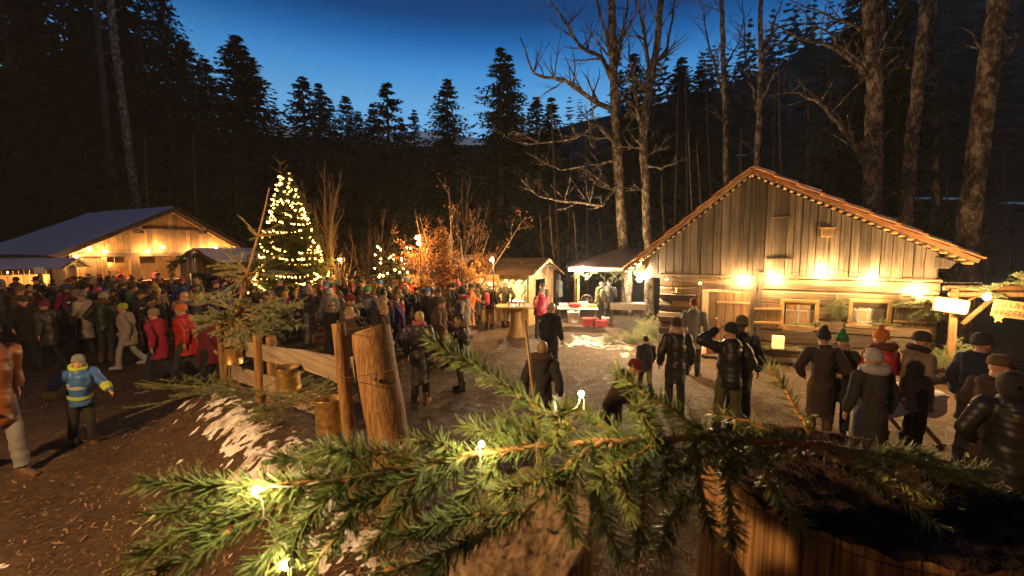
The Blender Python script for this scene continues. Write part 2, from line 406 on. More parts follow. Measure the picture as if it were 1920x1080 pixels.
def spruce_mesh(name, H, Rb, whorls, per, seed, start=.1, tw=.055, dens=.17, droop=.30, sparse=0.0):
    rng = random.Random(seed); V = []; Fq = []
    def quad(p, q, w0, w1, up):
        d = q - p; s = d.cross(up)
        if s.length < 1e-6: return
        s.normalize(); b = len(V)
        V.extend([p - s * w0, p + s * w0, q + s * w1, q - s * w1]); Fq.append((b, b + 1, b + 2, b + 3))
    for k in range(whorls):
        t = (k + rng.random() * .7) / whorls; z = H * (start + (1 - start) * t * .985)
        r0 = Rb * (1 - t) ** .9 + .10 * Rb * (1 - t) + .03 * H * .35 * (1 - t)
        for j in range(per if t < .8 else max(4, per - 3)):
            if rng.random() < sparse: continue
            r = r0 * rng.uniform(.45, 1.25); a = rng.uniform(0, 2 * math.pi); d = Vector((math.cos(a), math.sin(a), 0)); s = Vector((-d.y, d.x, 0))
            dr = droop * rng.uniform(.6, 1.3) * (1.15 - t * 1.5); prev = Vector((0, 0, z)); ns = max(3, int(r / dens))
            for i in range(1, ns + 1):
                u = i / ns; p = d * (r * u) + Vector((0, 0, z + r * (-dr * u * 1.6 + dr * 1.1 * u * u)))
                quad(prev, p, tw * .5 * (1.2 - u), tw * .5 * (1.15 - u), Vector((0, 0, 1)))
                L = (.36 * r * (1 - u) ** .8 + .10 * Rb * .5 + .05) * rng.uniform(.6, 1.15)
                for sg in (-1, 1):
                    e = (d * rng.uniform(.55, .95) + s * sg * rng.uniform(.5, .9) + Vector((0, 0, rng.uniform(-.55, .05)))).normalized()
                    quad(p, p + e * L, tw * .8, tw * .25, Vector((rng.uniform(-.4, .4), rng.uniform(-.4, .4), 1)))
                if rng.random() < .7:
                    e = (d * .3 + Vector((rng.uniform(-.3, .3), rng.uniform(-.3, .3), -1))).normalized()
                    quad(p, p + e * L * .6, tw * .8, tw * .2, d.cross(e) + s * .3)
                prev = p
    return np_mesh(name, [tuple(v) for v in V], Fq)
SPR = [spruce_mesh('spruce_crown', 20, 4.3, 58, 12, 11, .10, .10, .42, .34),
       spruce_mesh('spruce_crown', 20, 3.8, 58, 11, 12, .12, .10, .40, .44, .06),
       spruce_mesh('spruce_crown', 20, 5.2, 56, 13, 13, .06, .11, .45, .24, .06),
       spruce_mesh('spruce_crown', 20, 4.0, 50, 11, 17, .14, .11, .42, .50, .16), spruce_mesh('spruce_crown', 20, 4.8, 52, 11, 19, .10, .10, .44, .38, .12)]
for me in SPR: me.materials.append(M['spruce'])
def trunk_mesh(H, r, n=8, name='trunk', mat=None, seed=0):
    mb = MB(); rg = random.Random(seed)
    mb.tube([(rg.uniform(-.004, .004) * H, rg.uniform(-.004, .004) * H, H * t) for t in (0, .06, .3, .6, .97)], [r * 1.3, r, r * .78, r * .48, r * .06], n)
    me = mb.mesh(name, True); me.materials.append(mat or M['bark_dark']); return me
TRK = trunk_mesh(20, .30)
def spruce(px, py, Y, v, label, wide=1.0, rz=None, zb=None, lean=0, group='spruces standing against the evening sky'):
    tip = at_y(px, py, Y); z0 = (gz(tip.x, Y) if Y < 46 else hill_z(px, Y) - .4) if zb is None else zb
    s = (tip.z - z0) / 20
    t = thing('spruce_tree', label, 'tree', (tip.x, Y, z0), group=group)
    t.rotation_euler = (0, lean, rz if rz is not None else (px * 1.7) % 6.28)
    for nm, me in (('trunk', TRK), ('crown', SPR[v])):
        o = link(nm, me, None, t); o.scale = (s * wide, s * wide, s)
    return t
ST = [  # px, tip py, depth, variant, width, label
 (345, 66, 50, 0, .95, 'narrow dark spruce beside the black wood, its tip left of the twin spruces'),
 (383, 102, 54, 1, 1.1, 'shorter dark spruce tip between the black wood and the twin tall spruces'),
 (441, 58, 46, 1, 1.25, 'tallest of the dark spruces above the left barn, taller of a touching pair'),
 (467, 96, 47, 0, 1.05, 'lower spruce of the touching pair above the left barn, beside open sky'),
 (528, 232, 58, 0, 1.0, 'small spruce tip low over the Christmas tree at the left end of the middle row'),
 (566, 136, 50, 1, 1.1, 'tall dark spruce straight above the slim bare tree beside the Christmas tree'),
 (597, 149, 52, 0, .9, 'slim dark spruce second in the row left of the sky gap'),
 (616, 178, 55, 1, .9, 'lower dark spruce leaning on the slim one, third in the middle row'),
 (648, 172, 50, 2, .8, 'bushy dark spruce fourth in the middle row of silhouettes'),
 (672, 202, 54, 0, .85, 'short dark spruce fifth in the middle row of silhouettes'),
 (698, 188, 52, 1, .9, 'thin dark spruce just left of the tallest middle spruce'),
 (725, 146, 46, 1, 1.0, 'tallest spruce of the middle row, standing clear with open branches'),
 (752, 216, 54, 0, .8, 'small dark spruce tucked right of the tallest middle spruce'),
 (776, 199, 50, 2, .75, 'rounded low spruce beside the snowy mountain gap'),
 (838, 140, 40, 2, .85, 'lone pointed spruce standing right of the snowy mountain gap'),
 (938, 80, 30, 2, .85, 'big broad spruce left of the bare tree, tallest right of the sky gap'),
 (953, 94, 33, 0, .8, 'spruce showing a second tip just behind the big broad spruce'),
 (1006, 174, 36, 0, 1.0, 'shorter spruce between the big broad spruce and the bare tree'),
 (1034, 176, 38, 1, 1.0, 'thin spruce with its tip hidden in bare branches left of the large bare tree'),
 (1189, 92, 38, 0, .9, 'dark spruce seen through the boughs between the two large bare trunks'),
 (1278, 100, 40, 0, .9, 'dark spruce right of the two large bare trunks, with a pointed tip'),
 (1313, 114, 42, 2, .8, 'wider dark spruce on the hill edge left of the slender bare trees'),
 (300, -60, 41, 0, .9, 'tall black spruce at the edge of the wood, its branches against the sky'),
 (250, -110, 40, 2, .8, 'tall black spruce second from the edge of the dark wood'),
 (190, -150, 40, 1, 1.1, 'tall black spruce in the dark wood over the snowy barn roof'),
 (120, -120, 39, 0, .95, 'tall black spruce in the dark wood left of the lit bare trunk'),
 (55, -130, 36, 1, 1.2, 'tall black spruce with gaps of sky in its top, second from the edge'),
 (-10, -110, 34, 1, 1.2, 'tall black spruce cut by the edge of the picture'),
 (20, -60, 44, 2, 1.0, 'black spruce deep in the wood with sky glinting through its crown'),
 (150, -40, 46, 0, 1.1, 'black spruce deep in the wood behind the two lit trunks'),
 (230, -20, 48, 2, 1.0, 'black spruce deep in the wood behind the edge tree'),
 (318, 230, 37, 1, 1.6, 'young greyish spruce standing right behind the ridge of the snowy barn'),
 (350, 268, 36, 2, 1.1, 'young greyish spruce behind the right roof slope of the barn'),
 (438, 262, 33, 2, 1.1, 'young spruce in the dark between the barn and the Christmas tree'),
 (80, 245, 41, 2, 1.4, 'young spruce in the shade behind the snowy roof of the barn'),
 (270, 225, 38, 0, 1.4, 'young spruce close beside the lit trunk behind the barn'),
 (140, 270, 40, 2, 1.2, 'low young spruce behind the middle of the snowy roof'),
]
for i, (px, py, Y, v, w, lab) in enumerate(ST): spruce(px, py, Y, (v, 3, v, 4)[i % 4], lab, w * (1.5 if i < 22 else 1.15))
spruce(1655, -190, 19.5, 2, 'big spruce behind the forked trunk, its dark boughs hanging into the sky', .8, zb=0)
# the wood on the hillside: one mass nobody could count
rng = random.Random(8); SM = spruce_mesh('forest_tree', 14, 3.0, 10, 5, 3, .05, .62, 1.6, .3)
bv = np.zeros(len(SM.vertices) * 3, dtype=np.float32); SM.vertices.foreach_get('co', bv); bv = bv.reshape(-1, 3)
bf = np.zeros(len(SM.polygons) * 4, dtype=np.int32); SM.loops.foreach_get('vertex_index', bf); bf = bf.reshape(-1, 4)
AV, AF = [], []; base = 0
for i in range(520):
    px = rng.uniform(-700, 2700) if i < 310 else rng.uniform(1150, 2300); y = rng.uniform(50, 129) if rng.random() < .7 else rng.uniform(120, 130)
    s = rng.uniform(.5, 1.05); a = rng.uniform(0, 6.28)
    if 560 < px < 1000: s *= .62
    if px > 1150: s *= 1.35
    ca, sa = math.cos(a), math.sin(a)
    P = np.stack([(bv[:, 0] * ca - bv[:, 1] * sa) * s + (px - 960) / FPX * y, (bv[:, 0] * sa + bv[:, 1] * ca) * s + y, bv[:, 2] * s + hill_z(px, y) - 1], 1)
    AV.append(P); AF.append(bf + base); base += len(P)
kind(link('forest', np_mesh('forest', np.concatenate(AV), np.concatenate(AF)), M['spruce']), 'stuff', 'dark conifer wood covering the hillside')

# --- bare trees
def grow(mb, p, d, L, r, lev, rng, spec, ends=None):
    segs, wob, up, nch, ang, lf, rf, maxl = spec
    n = segs if lev < 2 else max(3, segs - 2); pts = [Vector(p)]; dd = Vector(d).normalized(); rs = [r]
    for i in range(n):
        dd = (dd + Vector((rng.gauss(0, wob), rng.gauss(0, wob), rng.gauss(0, wob) + up * (.5 + lev * .35)))).normalized()
        pts.append(pts[-1] + dd * (L / n)); rs.append(r * (1 - .82 * (i + 1) / n))
    mb.tube(pts, rs, 8 if lev == 0 else (6 if lev == 1 else (4 if lev == 2 else 3)), cap=False)
    if ends is not None and lev >= maxl - 1: ends.extend(pts[1:])
    if lev >= maxl: return
    k = nch[min(lev, len(nch) - 1)]
    for c in range(k):
        u = rng.uniform(.22, .98); i = min(n - 1, int(u * n)); q = pts[i].lerp(pts[i + 1], u * n - i)
        t = (pts[i + 1] - pts[i]).normalized(); o = t.orthogonal().normalized(); o.rotate(Matrix.Rotation(rng.uniform(0, 6.28), 3, t))
        e = (t * math.cos(ang) + o * math.sin(ang)).normalized()
        grow(mb, q, e, L * lf * rng.uniform(.6, 1.15) * (1.15 - .6 * u), max(rs[i] * rf, .004), lev + 1, rng, spec, ends)
def px_path(pts, Y): return [at_y(a, b, Y) for a, b in pts]
def px_tree(name, label, Y, trunk, wid, limbs, spec, seed, mat='bark', bmat='bark', group=None):
    """trunk: photo points from the foot up; wid: width in photo pixels at foot and top; limbs: hand placed boughs"""
    rng = random.Random(seed); P = px_path(trunk, Y); foot = Vector((P[0].x, Y, gz(P[0].x, Y)))
    P = [foot + (P[1] - P[0]) * -.0] + P if P[0].z > foot.z + .3 else P
    t = thing(name, label, 'tree', foot, group=group); inv = -foot
    k = len(P); w0, w1 = wid[0] * Y / FPX / 2, wid[1] * Y / FPX / 2
    PP = []; RR = []
    for i in range(k - 1):
        for s in range(4):
            u = s / 4; q = P[i].lerp(P[i + 1], u) + inv; f = (i + u) / (k - 1)
            PP.append(q + Vector((rng.gauss(0, .012), rng.gauss(0, .012), 0))); RR.append((w0 + (w1 - w0) * f) * rng.uniform(.93, 1.07))
    PP.append(P[-1] + inv); RR.append(w1); RR[0] *= 1.25
    MB().tube(PP, RR, 12, cap=True).build('trunk', M[mat], t, True)
    cr = MB()
    for lm, w in limbs:
        q = [at_y(a, b, Y + dy) + inv for a, b, dy in lm]; w_ = w * Y / FPX / 2; sm = []
        for i in range(len(q) - 1):
            for s in range(3): sm.append(q[i].lerp(q[i + 1], s / 3) + Vector((rng.gauss(0, .02), rng.gauss(0, .05), rng.gauss(0, .02))))
        sm.append(q[-1]); m_ = len(sm); rs = [w_ * (1 - .8 * i / (m_ - 1)) for i in range(m_)]
        cr.tube(sm, rs, 7, cap=False)
        Lq = sum((sm[i + 1] - sm[i]).length for i in range(m_ - 1))
        for c in range(int(4 + Lq * 2.6)):
            i = rng.randint(1, m_ - 2); tdir = (sm[i + 1] - sm[i]).normalized(); o = tdir.orthogonal().normalized(); o.rotate(Matrix.Rotation(rng.uniform(0, 6.28), 3, tdir))
            grow(cr, sm[i], (tdir * .55 + o * .8 + Vector((0, 0, .25))).normalized(), Lq * rng.uniform(.14, .34), rs[i] * .55, 2, rng, spec)
    for c in range(spec[3][0]):
        i = rng.randint(int(len(PP) * .35), len(PP) - 2); a = rng.uniform(0, 6.28)
        e = Vector((math.cos(a), math.sin(a) * .6, rng.uniform(.3, 1.0))).normalized()
        grow(cr, PP[i], e, spec[5] * 5 * rng.uniform(.4, 1), RR[i] * .3, 1, rng, spec)
    cr.build('crown', M[bmat], t, True); return t
SPEC = (6, .16, .10, (10, 5, 4), .85, .5, .5, 3)
px_tree('bare_tree', 'large bare tree with wide drooping lower boughs behind the bright marquee lamp', 19,
    [(1175, 520), (1168, 455), (1160, 330), (1154, 240), (1152, 170), (1150, 90), (1148, 0), (1146, -90)], (22, 12),
    [([(1157, 270, 0), (1120, 232, -.5), (1080, 258, -1), (1010, 268, -1.5), (960, 245, -2)], 8),
     ([(1160, 340, 0), (1130, 385, -.6), (1060, 378, -1.2), (1010, 370, -1.6), (975, 335, -2)], 7),
     ([(1157, 300, 0), (1110, 310, .4), (1050, 318, .8), (985, 285, 1)], 6),
     ([(1153, 205, 0), (1110, 190, -.4), (1060, 150, -.8), (1000, 140, -1), (975, 70, -1)], 10),
     ([(1152, 160, 0), (1130, 110, .5), (1090, 90, .8), (1050, 30, 1), (1015, -20, 1)], 10),
     ([(1151, 150, 0), (1142, 90, -.3), (1125, 30, -.5), (1110, -60, -.6)], 9),
     ([(1152, 150, 0), (1165, 80, .3), (1175, 20, .5), (1180, -60, .6)], 8),
     ([(1155, 230, 0), (1190, 210, .6), (1215, 235, 1)], 6)], SPEC, 1, group='large bare trees behind the market')
px_tree('bare_tree', 'bare tree with two upright forks just right of the largest bare tree', 18,
    [(1218, 500), (1214, 440), (1209, 330), (1206, 260), (1212, 200), (1222, 150), (1232, 80), (1240, 0), (1246, -80)], (18, 10),
    [([(1207, 265, 0), (1196, 210, -.3), (1190, 150, -.4), (1180, 100, -.5), (1178, 60, -.6)], 8),
     ([(1214, 190, 0), (1215, 120, .3), (1208, 50, .5), (1192, 0, .6), (1190, -70, .6)], 9),
     ([(1226, 130, 0), (1250, 90, .4), (1262, 30, .7), (1272, -40, .8)], 7),
     ([(1208, 310, 0), (1240, 315, -.5), (1268, 305, -.8), (1285, 298, -1)], 5),
     ([(1209, 355, 0), (1180, 358, -.4), (1150, 350, -.8)], 4)], SPEC, 2, group='large bare trees behind the market')
px_tree('bare_tree', 'slender bare tree standing just behind the left roof slope of the log hut', 21,
    [(1364, 480), (1362, 345), (1360, 200), (1356, 100), (1352, 0), (1350, -80)], (12, 6),
    [([(1360, 190, 0), (1335, 110, .3), (1320, 40, .4), (1310, -20, .5)], 5), ([(1358, 130, 0), (1385, 80, .3), (1398, 20, .4)], 4)], SPEC, 3, group='slender bare trees behind the log hut')
px_tree('bare_tree', 'slender bare tree rising directly over the peak of the log hut', 20,
    [(1419, 480), (1420, 315), (1424, 200), (1427, 120), (1426, 40), (1430, -80)], (13, 7),
    [([(1423, 215, 0), (1405, 150, .3), (1396, 80, .4), (1392, 0, .5)], 6), ([(1424, 190, 0), (1450, 140, -.3), (1490, 120, -.5)], 4), ([(1426, 110, 0), (1450, 50, .3), (1470, -10, .4)], 5)], SPEC, 4, group='slender bare trees behind the log hut')
px_tree('bare_tree', 'thick forked bare trunk with one long crooked bough over the log hut', 16.5,
    [(1634, 540), (1634, 400), (1637, 280), (1640, 200), (1640, 160), (1634, 80), (1632, 0), (1630, -60)], (34, 22),
    [([(1621, 297, 0), (1600, 268, -.4), (1570, 232, -.8), (1550, 200, -1), (1515, 182, -1.1), (1490, 170, -1.2), (1440, 180, -1.3)], 10),
     ([(1641, 165, 0), (1652, 90, .2), (1655, 30, .3), (1660, -60, .4)], 16),
     ([(1634, 150, 0), (1600, 112, -.3), (1560, 90, -.6), (1500, 70, -.8), (1440, 40, -1)], 10),
     ([(1630, 130, 0), (1590, 95, .3), (1545, 60, .5), (1490, 10, .6)], 7),
     ([(1628, 70, 0), (1580, 40, -.3), (1530, 20, -.5), (1480, 0, -.6)], 6),
     ([(1655, 150, 0), (1690, 115, .4), (1715, 105, .6)], 5)], (6, .2, .06, (4, 3, 3), .85, .45, .45, 3), 5, group='lit trunks right of the log hut')
px_tree('bare_tree', 'leaning bare trunk second from the right over the roof of the log hut', 17,
    [(1692, 560), (1698, 415), (1712, 250), (1724, 130), (1734, 40), (1742, -60)], (23, 17),
    [([(1735, 68, 0), (1765, 30, .3), (1790, 0, .4), (1810, -40, .5)], 5), ([(1725, 180, 0), (1732, 160, -.2), (1740, 145, -.3)], 5), ([(1718, 130, 0), (1690, 120, .4), (1660, 150, .7)], 3)], (5, .2, .06, (3, 3, 2), .85, .42, .4, 3), 6, group='lit trunks right of the log hut')
px_tree('bare_tree', 'thinner bare trunk between the two leaning lit trunks', 19,
    [(1757, 560), (1756, 440), (1752, 300), (1749, 180), (1748, 90), (1752, -40)], (13, 10),
    [([(1750, 150, 0), (1780, 100, .3), (1820, 70, .5), (1850, 40, .6)], 3)], (5, .2, .06, (3, 3, 2), .85, .42, .4, 3), 7, group='lit trunks right of the log hut')
px_tree('bare_tree', 'thick leaning bare trunk nearest the right edge above the arbour', 14,
    [(1802, 600), (1812, 460), (1828, 320), (1845, 190), (1860, 90), (1872, 0), (1882, -70)], (37, 28),
    [([(1868, 130, 0), (1890, 100, .3), (1915, 60, .4), (1940, 10, .5)], 7), ([(1865, 40, 0), (1880, -10, -.3), (1890, -70, -.4)], 14)], (5, .2, .06, (3, 3, 2), .85, .42, .4, 3), 8, group='lit trunks right of the log hut')
px_tree('bare_tree', 'dim brown trunk half hidden between the forked and the leaning trunk', 22,
    [(1676, 540), (1684, 400), (1690, 260), (1694, 120), (1698, -40)], (22, 18), [], (5, .2, .06, (2, 2, 2), .85, .42, .4, 2), 9, 'bark_dark', 'bark_dark', group='lit trunks right of the log hut')
px_tree('tall_trunk', 'tall pale lit trunk leaning left behind the snowy barn', 34.5,
    [(262, 470), (255, 375), (240, 270), (228, 180), (215, 80), (207, 0), (200, -60)], (15, 11), [], (5, .2, -.1, (4, 2, 2), 1.2, .3, .3, 2), 10, group='lit trunks behind the barn')
px_tree('tall_trunk', 'dimmer thinner trunk left of the tall pale lit trunk', 35.5,
    [(222, 470), (216, 360), (204, 260), (196, 190), (188, 100), (180, 0)], (13, 9), [], (5, .2, -.1, (4, 2, 2), 1.2, .3, .3, 2), 11, 'bark_dark', 'bark_dark', group='lit trunks behind the barn')
for i, (x0, x1, top, w, lab) in enumerate([(1303, 1290, 225, 6, 'thin sapling stem leaning left behind the left roof slope of the hut'), (1324, 1306, 260, 4, 'thinnest sapling stem close to the roof edge of the hut'),
        (1022, 1012, 400, 5, 'thin bare sapling behind the market stall with the sign'), (1042, 1030, 390, 4, 'bent thin sapling behind the gable of the market stall'), (1085, 1075, 395, 5, 'thin sapling with a fork above the bright marquee lamp'), (1134, 1124, 410, 4, 'thin sapling left of the largest bare trunk'),
        (280, 272, 260, 6, 'thin dark stem just right of the tall pale trunk behind the barn'), (372, 362, 250, 5, 'thin dark stem behind the right slope of the barn'), (1480, 1478, 330, 4, 'thin stem behind the right roof slope of the hut'), (1250, 1240, 330, 4, 'thin stem beside the right fork of the bare tree')]):
    px_tree('sapling', lab, (34 if x0 < 400 else 20) + i % 3, [(x0, 500), (x0 + (x1 - x0) * .5, (500 + top) / 2 + 20), (x1, top)], (w, 1.5), [], (5, .15, .1, (7, 3, 2), .7, .28, .5, 3), 20 + i, 'bark_thin', 'bark_thin', group='thin saplings')
rs_ = random.Random(61)
for i, px in enumerate((1262, 1288, 1338, 1386, 1446, 1468, 1512, 1538, 1572, 1594, 1668, 1722, 1778, 1846, 1892, 1064, 1102, 1048)):
    top = rs_.uniform(60, 260); w = rs_.uniform(3, 8); x1 = px + rs_.uniform(-22, 18)
    px_tree('forest_trunk', ['thin dim trunk %s in the wood' % s for s in ('left of the right fork', 'right of the forked tree', 'over the left roof slope', 'beside the slender pair', 'right of the hut peak', 'near the hut peak', 'under the crooked bough', 'at the bend of the bough', 'below the long bough', 'left of the thick fork', 'behind the thick fork', 'between the leaning trunks', 'right of the thinner trunk', 'right of the last leaning trunk', 'at the right edge', 'behind the stall gable', 'behind the marquee lamp', 'over the stall roof')][i], 24 + rs_.uniform(0, 8),
        [(px, 500), (px + (x1 - px) * .5, (500 + top) / 2), (x1, top)], (w, w * .35), [], (5, .15, .06, (6, 3, 2), .9, .3, .45, 3), 70 + i, 'bark_thin', 'bark_thin', group='dim trunks in the wood')
def fan_tree(name, label, foot_px, Y, h, nstem, spread, rng, spec, mat='bark_thin', leaves=0, group=None, zb=None):
    x = (foot_px - 960) / FPX * Y; t = thing(name, label, 'tree', (x, Y, gz(x, Y)), group=group)
    tr = MB(); mb = MB(); ends = []
    for i in range(nstem):
        a = rng.uniform(0, 6.28); s = spread * rng.uniform(.3, 1.0) * (1 if i else .05); d = Vector((math.cos(a) * s, math.sin(a) * s * .8, 1)).normalized()
        hh = h * rng.uniform(.65, 1.0) if i else h
        n = 6; pts = [Vector((math.cos(a) * .05, math.sin(a) * .05, 0))]; dd = d; r0 = .012 * hh * rng.uniform(.7, 1.1) + .01
        for k in range(n): dd = (dd + Vector((rng.gauss(0, .06), rng.gauss(0, .06), .06))).normalized(); pts.append(pts[-1] + dd * hh / n)
        rs = [r0 * (1 - .88 * k / n) for k in range(n + 1)]; tr.tube(pts, rs, 6, cap=False)
        for c in range(spec[3][0]):
            u = rng.uniform(.15, .97); k = min(n - 1, int(u * n)); q = pts[k].lerp(pts[k + 1], u * n - k); tt = (pts[k + 1] - pts[k]).normalized()
            o = tt.orthogonal().normalized(); o.rotate(Matrix.Rotation(rng.uniform(0, 6.28), 3, tt))
            grow(mb, q, tt * math.cos(spec[4]) + o * math.sin(spec[4]), hh * spec[5] * rng.uniform(.5, 1.1) * (1.1 - .7 * u), rs[k] * .5, 2, rng, spec, ends)
    tr.build('trunk', M[mat], t, True); mb.build('crown', M[mat], t)
    if leaves and ends:
        V = []; Fq = []
        for i in range(leaves):
            p = ends[rng.randrange(len(ends))] + Vector((rng.gauss(0, .09), rng.gauss(0, .09), rng.gauss(0, .07)))
            if p.z > h * .52 and rng.random() < .8: continue
            a = Vector((rng.gauss(0, 1), rng.gauss(0, 1), rng.gauss(0, 1) - .3)).normalized() * rng.uniform(.035, .065); b_ = a.orthogonal().normalized() * rng.uniform(.02, .035); b = len(V)
            V += [tuple(p - a), tuple(p + b_), tuple(p + a), tuple(p - b_)]; Fq.append((b, b + 1, b + 2, b + 3))
        link('leaves', np_mesh('leaves', V, Fq), M['leaf'], t)['kind'] = 'stuff'
    return t
rg = random.Random(31)
FS = (5, .12, .16, (16, 4, 3), .42, .36, .55, 3)
fan_tree('bare_tree', 'slim upright bare tree lit orange right beside the Christmas tree', 612, 23, 7.3, 9, .24, rg, FS, group='bare yard trees')
fan_tree('bare_tree', 'small upright bare tree between the slim bare tree and the coppery one', 716, 24, 5.2, 5, .2, rg, FS, group='bare yard trees')
fan_tree('bare_tree', 'wispy bare shrub left of the little fir with globe lights', 690, 25, 5.0, 5, .3, rg, FS, group='bare yard trees')
fan_tree('bare_tree', 'low bare bush at the foot of the slim bare tree', 640, 22.5, 3.6, 7, .45, rg, (5, .14, .1, (10, 4, 3), .6, .36, .55, 3), group='bare yard trees')
fan_tree('bare_tree', 'bare fan shaped tree standing behind the coppery leaved tree', 872, 22, 7.0, 8, .42, rg, (5, .10, .12, (12, 4, 3), .5, .36, .55, 3), group='bare yard trees')
fan_tree('copper_leaved_tree', 'bushy tree with dry copper leaves beside the lamp pole in the yard', 850, 17.5, 5.4, 17, 1.0, rg, (5, .16, .02, (9, 4, 3), .75, .40, .55, 3), leaves=12500)
# ------------------------------------------------------------------ needles, boughs, bulbs
nrg = np.random.default_rng(4)
def needle_arrays(paths, per_m, L, w, fwd=.65, spread=1.0, keep_low=1.0):
    VV = []; 
    for pts in paths:
        P = np.array([tuple(p) for p in pts]); seg = np.diff(P, axis=0); sl = np.linalg.norm(seg, axis=1); tot = sl.sum()
        n = max(4, int(tot * per_m)); s = np.sort(nrg.random(n)) * tot; cs = np.concatenate([[0], np.cumsum(sl)])
        i = np.clip(np.searchsorted(cs, s) - 1, 0, len(sl) - 1); u = ((s - cs[i]) / sl[i])[:, None]
        p = P[i] + seg[i] * u; t = seg[i] / sl[i][:, None]
        r = nrg.normal(size=(n, 3)); r[:, 2] *= spread; r -= (r * t).sum(1)[:, None] * t; r /= np.linalg.norm(r, axis=1)[:, None] + 1e-9
        fw = fwd + .25 * nrg.normal(size=(n, 1)) + .5 * ((s / tot) > .93)[:, None]
        d = t * fw + r; d /= np.linalg.norm(d, axis=1)[:, None]
        l = L * (.7 + .45 * nrg.random((n, 1))); q = p + d * l
        a = np.cross(d, t); a /= np.linalg.norm(a, axis=1)[:, None] + 1e-9; b = np.cross(d, a)
        ring = [a, -.5 * a + .87 * b, -.5 * a - .87 * b]
        VV.append(np.stack([p + k * w for k in ring] + [q + k * w * .45 for k in ring], 1).reshape(-1, 3))
    V = np.concatenate(VV); n = len(V) // 6; b = np.arange(n)[:, None] * 6
    Fq = np.concatenate([b + np.array([[0, 1, 4, 3]]), b + np.array([[1, 2, 5, 4]]), b + np.array([[2, 0, 3, 5]])])
    return V, Fq
def curve_pts(a, d, L, rng, n=5, sag=.0, wob=.06):
    pts = [Vector(a)]; dd = Vector(d).normalized()
    for i in range(n):
        dd = (dd + Vector((rng.gauss(0, wob), rng.gauss(0, wob), rng.gauss(0, wob) - sag))).normalized(); pts.append(pts[-1] + dd * L / n)
    return pts
def bough_parts(parent, boughs, rng, nl=.02, w=.0016, per_m=500, side=9, r0=.005, mat='fir', sub=True, sag=.02, ang=.8, flat=.5):
    """boughs: list of (start, direction, length); every bough becomes one stem with side twigs and needles, under parent"""
    st = MB(); paths = []
    for a, d, L in boughs:
        main = curve_pts(a, d, L, rng, 6, sag); st.tube(main, [r0 * (1 - .7 * i / 6) for i in range(7)], 5); paths.append(main)
        t = (main[-1] - main[0]).normalized(); up = Vector((0, 0, 1)) if abs(t.z) < .85 else Vector((0, -1, 0)); s = t.cross(up).normalized()
        for k in range(side):
            u = .12 + .85 * (k + rng.random() * .6) / side; i = min(5, int(u * 6)); q = main[i].lerp(main[i + 1], u * 6 - i)
            sg = 1 if k % 2 else -1; e = (t * math.cos(ang) + s * sg * math.sin(ang) + up * rng.uniform(-flat, flat) * .5)
            l = L * (.5 * (1 - u) + .12) * rng.uniform(.8, 1.2); tw = curve_pts(q, e, l, rng, 4, sag); st.tube(tw, [r0 * .55, r0 * .5, r0 * .4, r0 * .35, r0 * .2], 4); paths.append(tw)
            if sub and l > L * .22:
                for c in (-1, 1):
                    q2 = tw[2]; e2 = (e.normalized() * .75 + t * .5 * c * sg + up * .1).normalized(); tw2 = curve_pts(q2, e2, l * .45, rng, 3, sag); st.tube(tw2, r0 * .3, 4); paths.append(tw2)
    V, Fq = needle_arrays(paths, per_m, nl, w, spread=.6)
    o = st.build('stem', M['twig'], parent, True); nd = link('needles', np_mesh('needles', V, Fq), M[mat], parent); nd['kind'] = 'stuff'
    return o
def ico(name, r, sub=2):
    bm = bmesh.new(); bmesh.ops.create_icosphere(bm, subdivisions=sub, radius=r); me = bpy.data.meshes.new(name); bm.to_mesh(me); bm.free()
    me.polygons.foreach_set('use_smooth', [True] * len(me.polygons)); return me
WARM, AMBER, COOL = (1.0, .55, .19), (1.0, .47, .12), (1.0, .82, .58)
BULB = {}
def bulb_mesh(key, r, col, watts):
    if key not in BULB:
        me = ico('bulb', r, 1 if r < .04 else 2); area = 4 * math.pi * r * r
        me.materials.append(emit('bulb_' + key, col, GAIN * watts / (math.pi * area))); BULB[key] = me
    return BULB[key]
SOCK = MB().lathe([(.012, .05), (.016, .05), (.016, .11), (.008, .125)], 8).mesh('socket'); SOCK.materials.append(M['cord'])
def bulb(parent, pos, key, r, col, watts, socket=True):
    o = link('bulb', bulb_mesh(key, r, col, watts), None, parent); o.location = pos
    if socket:
        s = link('socket', SOCK, None, o); s.location = (0, 0, r - .06)
    return o
def string_light(label, loc, rz, pts, key, r, col, watts, sag=.1, group='strings of bulbs'):
    """a cable with a bulb hanging at each point (local coordinates)"""
    t = thing('string_light', label, 'string light', loc, rz, group); mb = MB(); P = [Vector(p) for p in pts]; path = []
    for a, b in zip(P, P[1:]):
        for k in range(6):
            u = k / 6; path.append(a.lerp(b, u) + Vector((0, 0, .12 - sag * 4 * u * (1 - u) * .5)))
    path.append(P[-1] + Vector((0, 0, .12))); mb.tube(path, .009, 5); mb.build('cable', M['cord'], t)
    for p in P: bulb(t, p, key, r, col, watts)
    return t

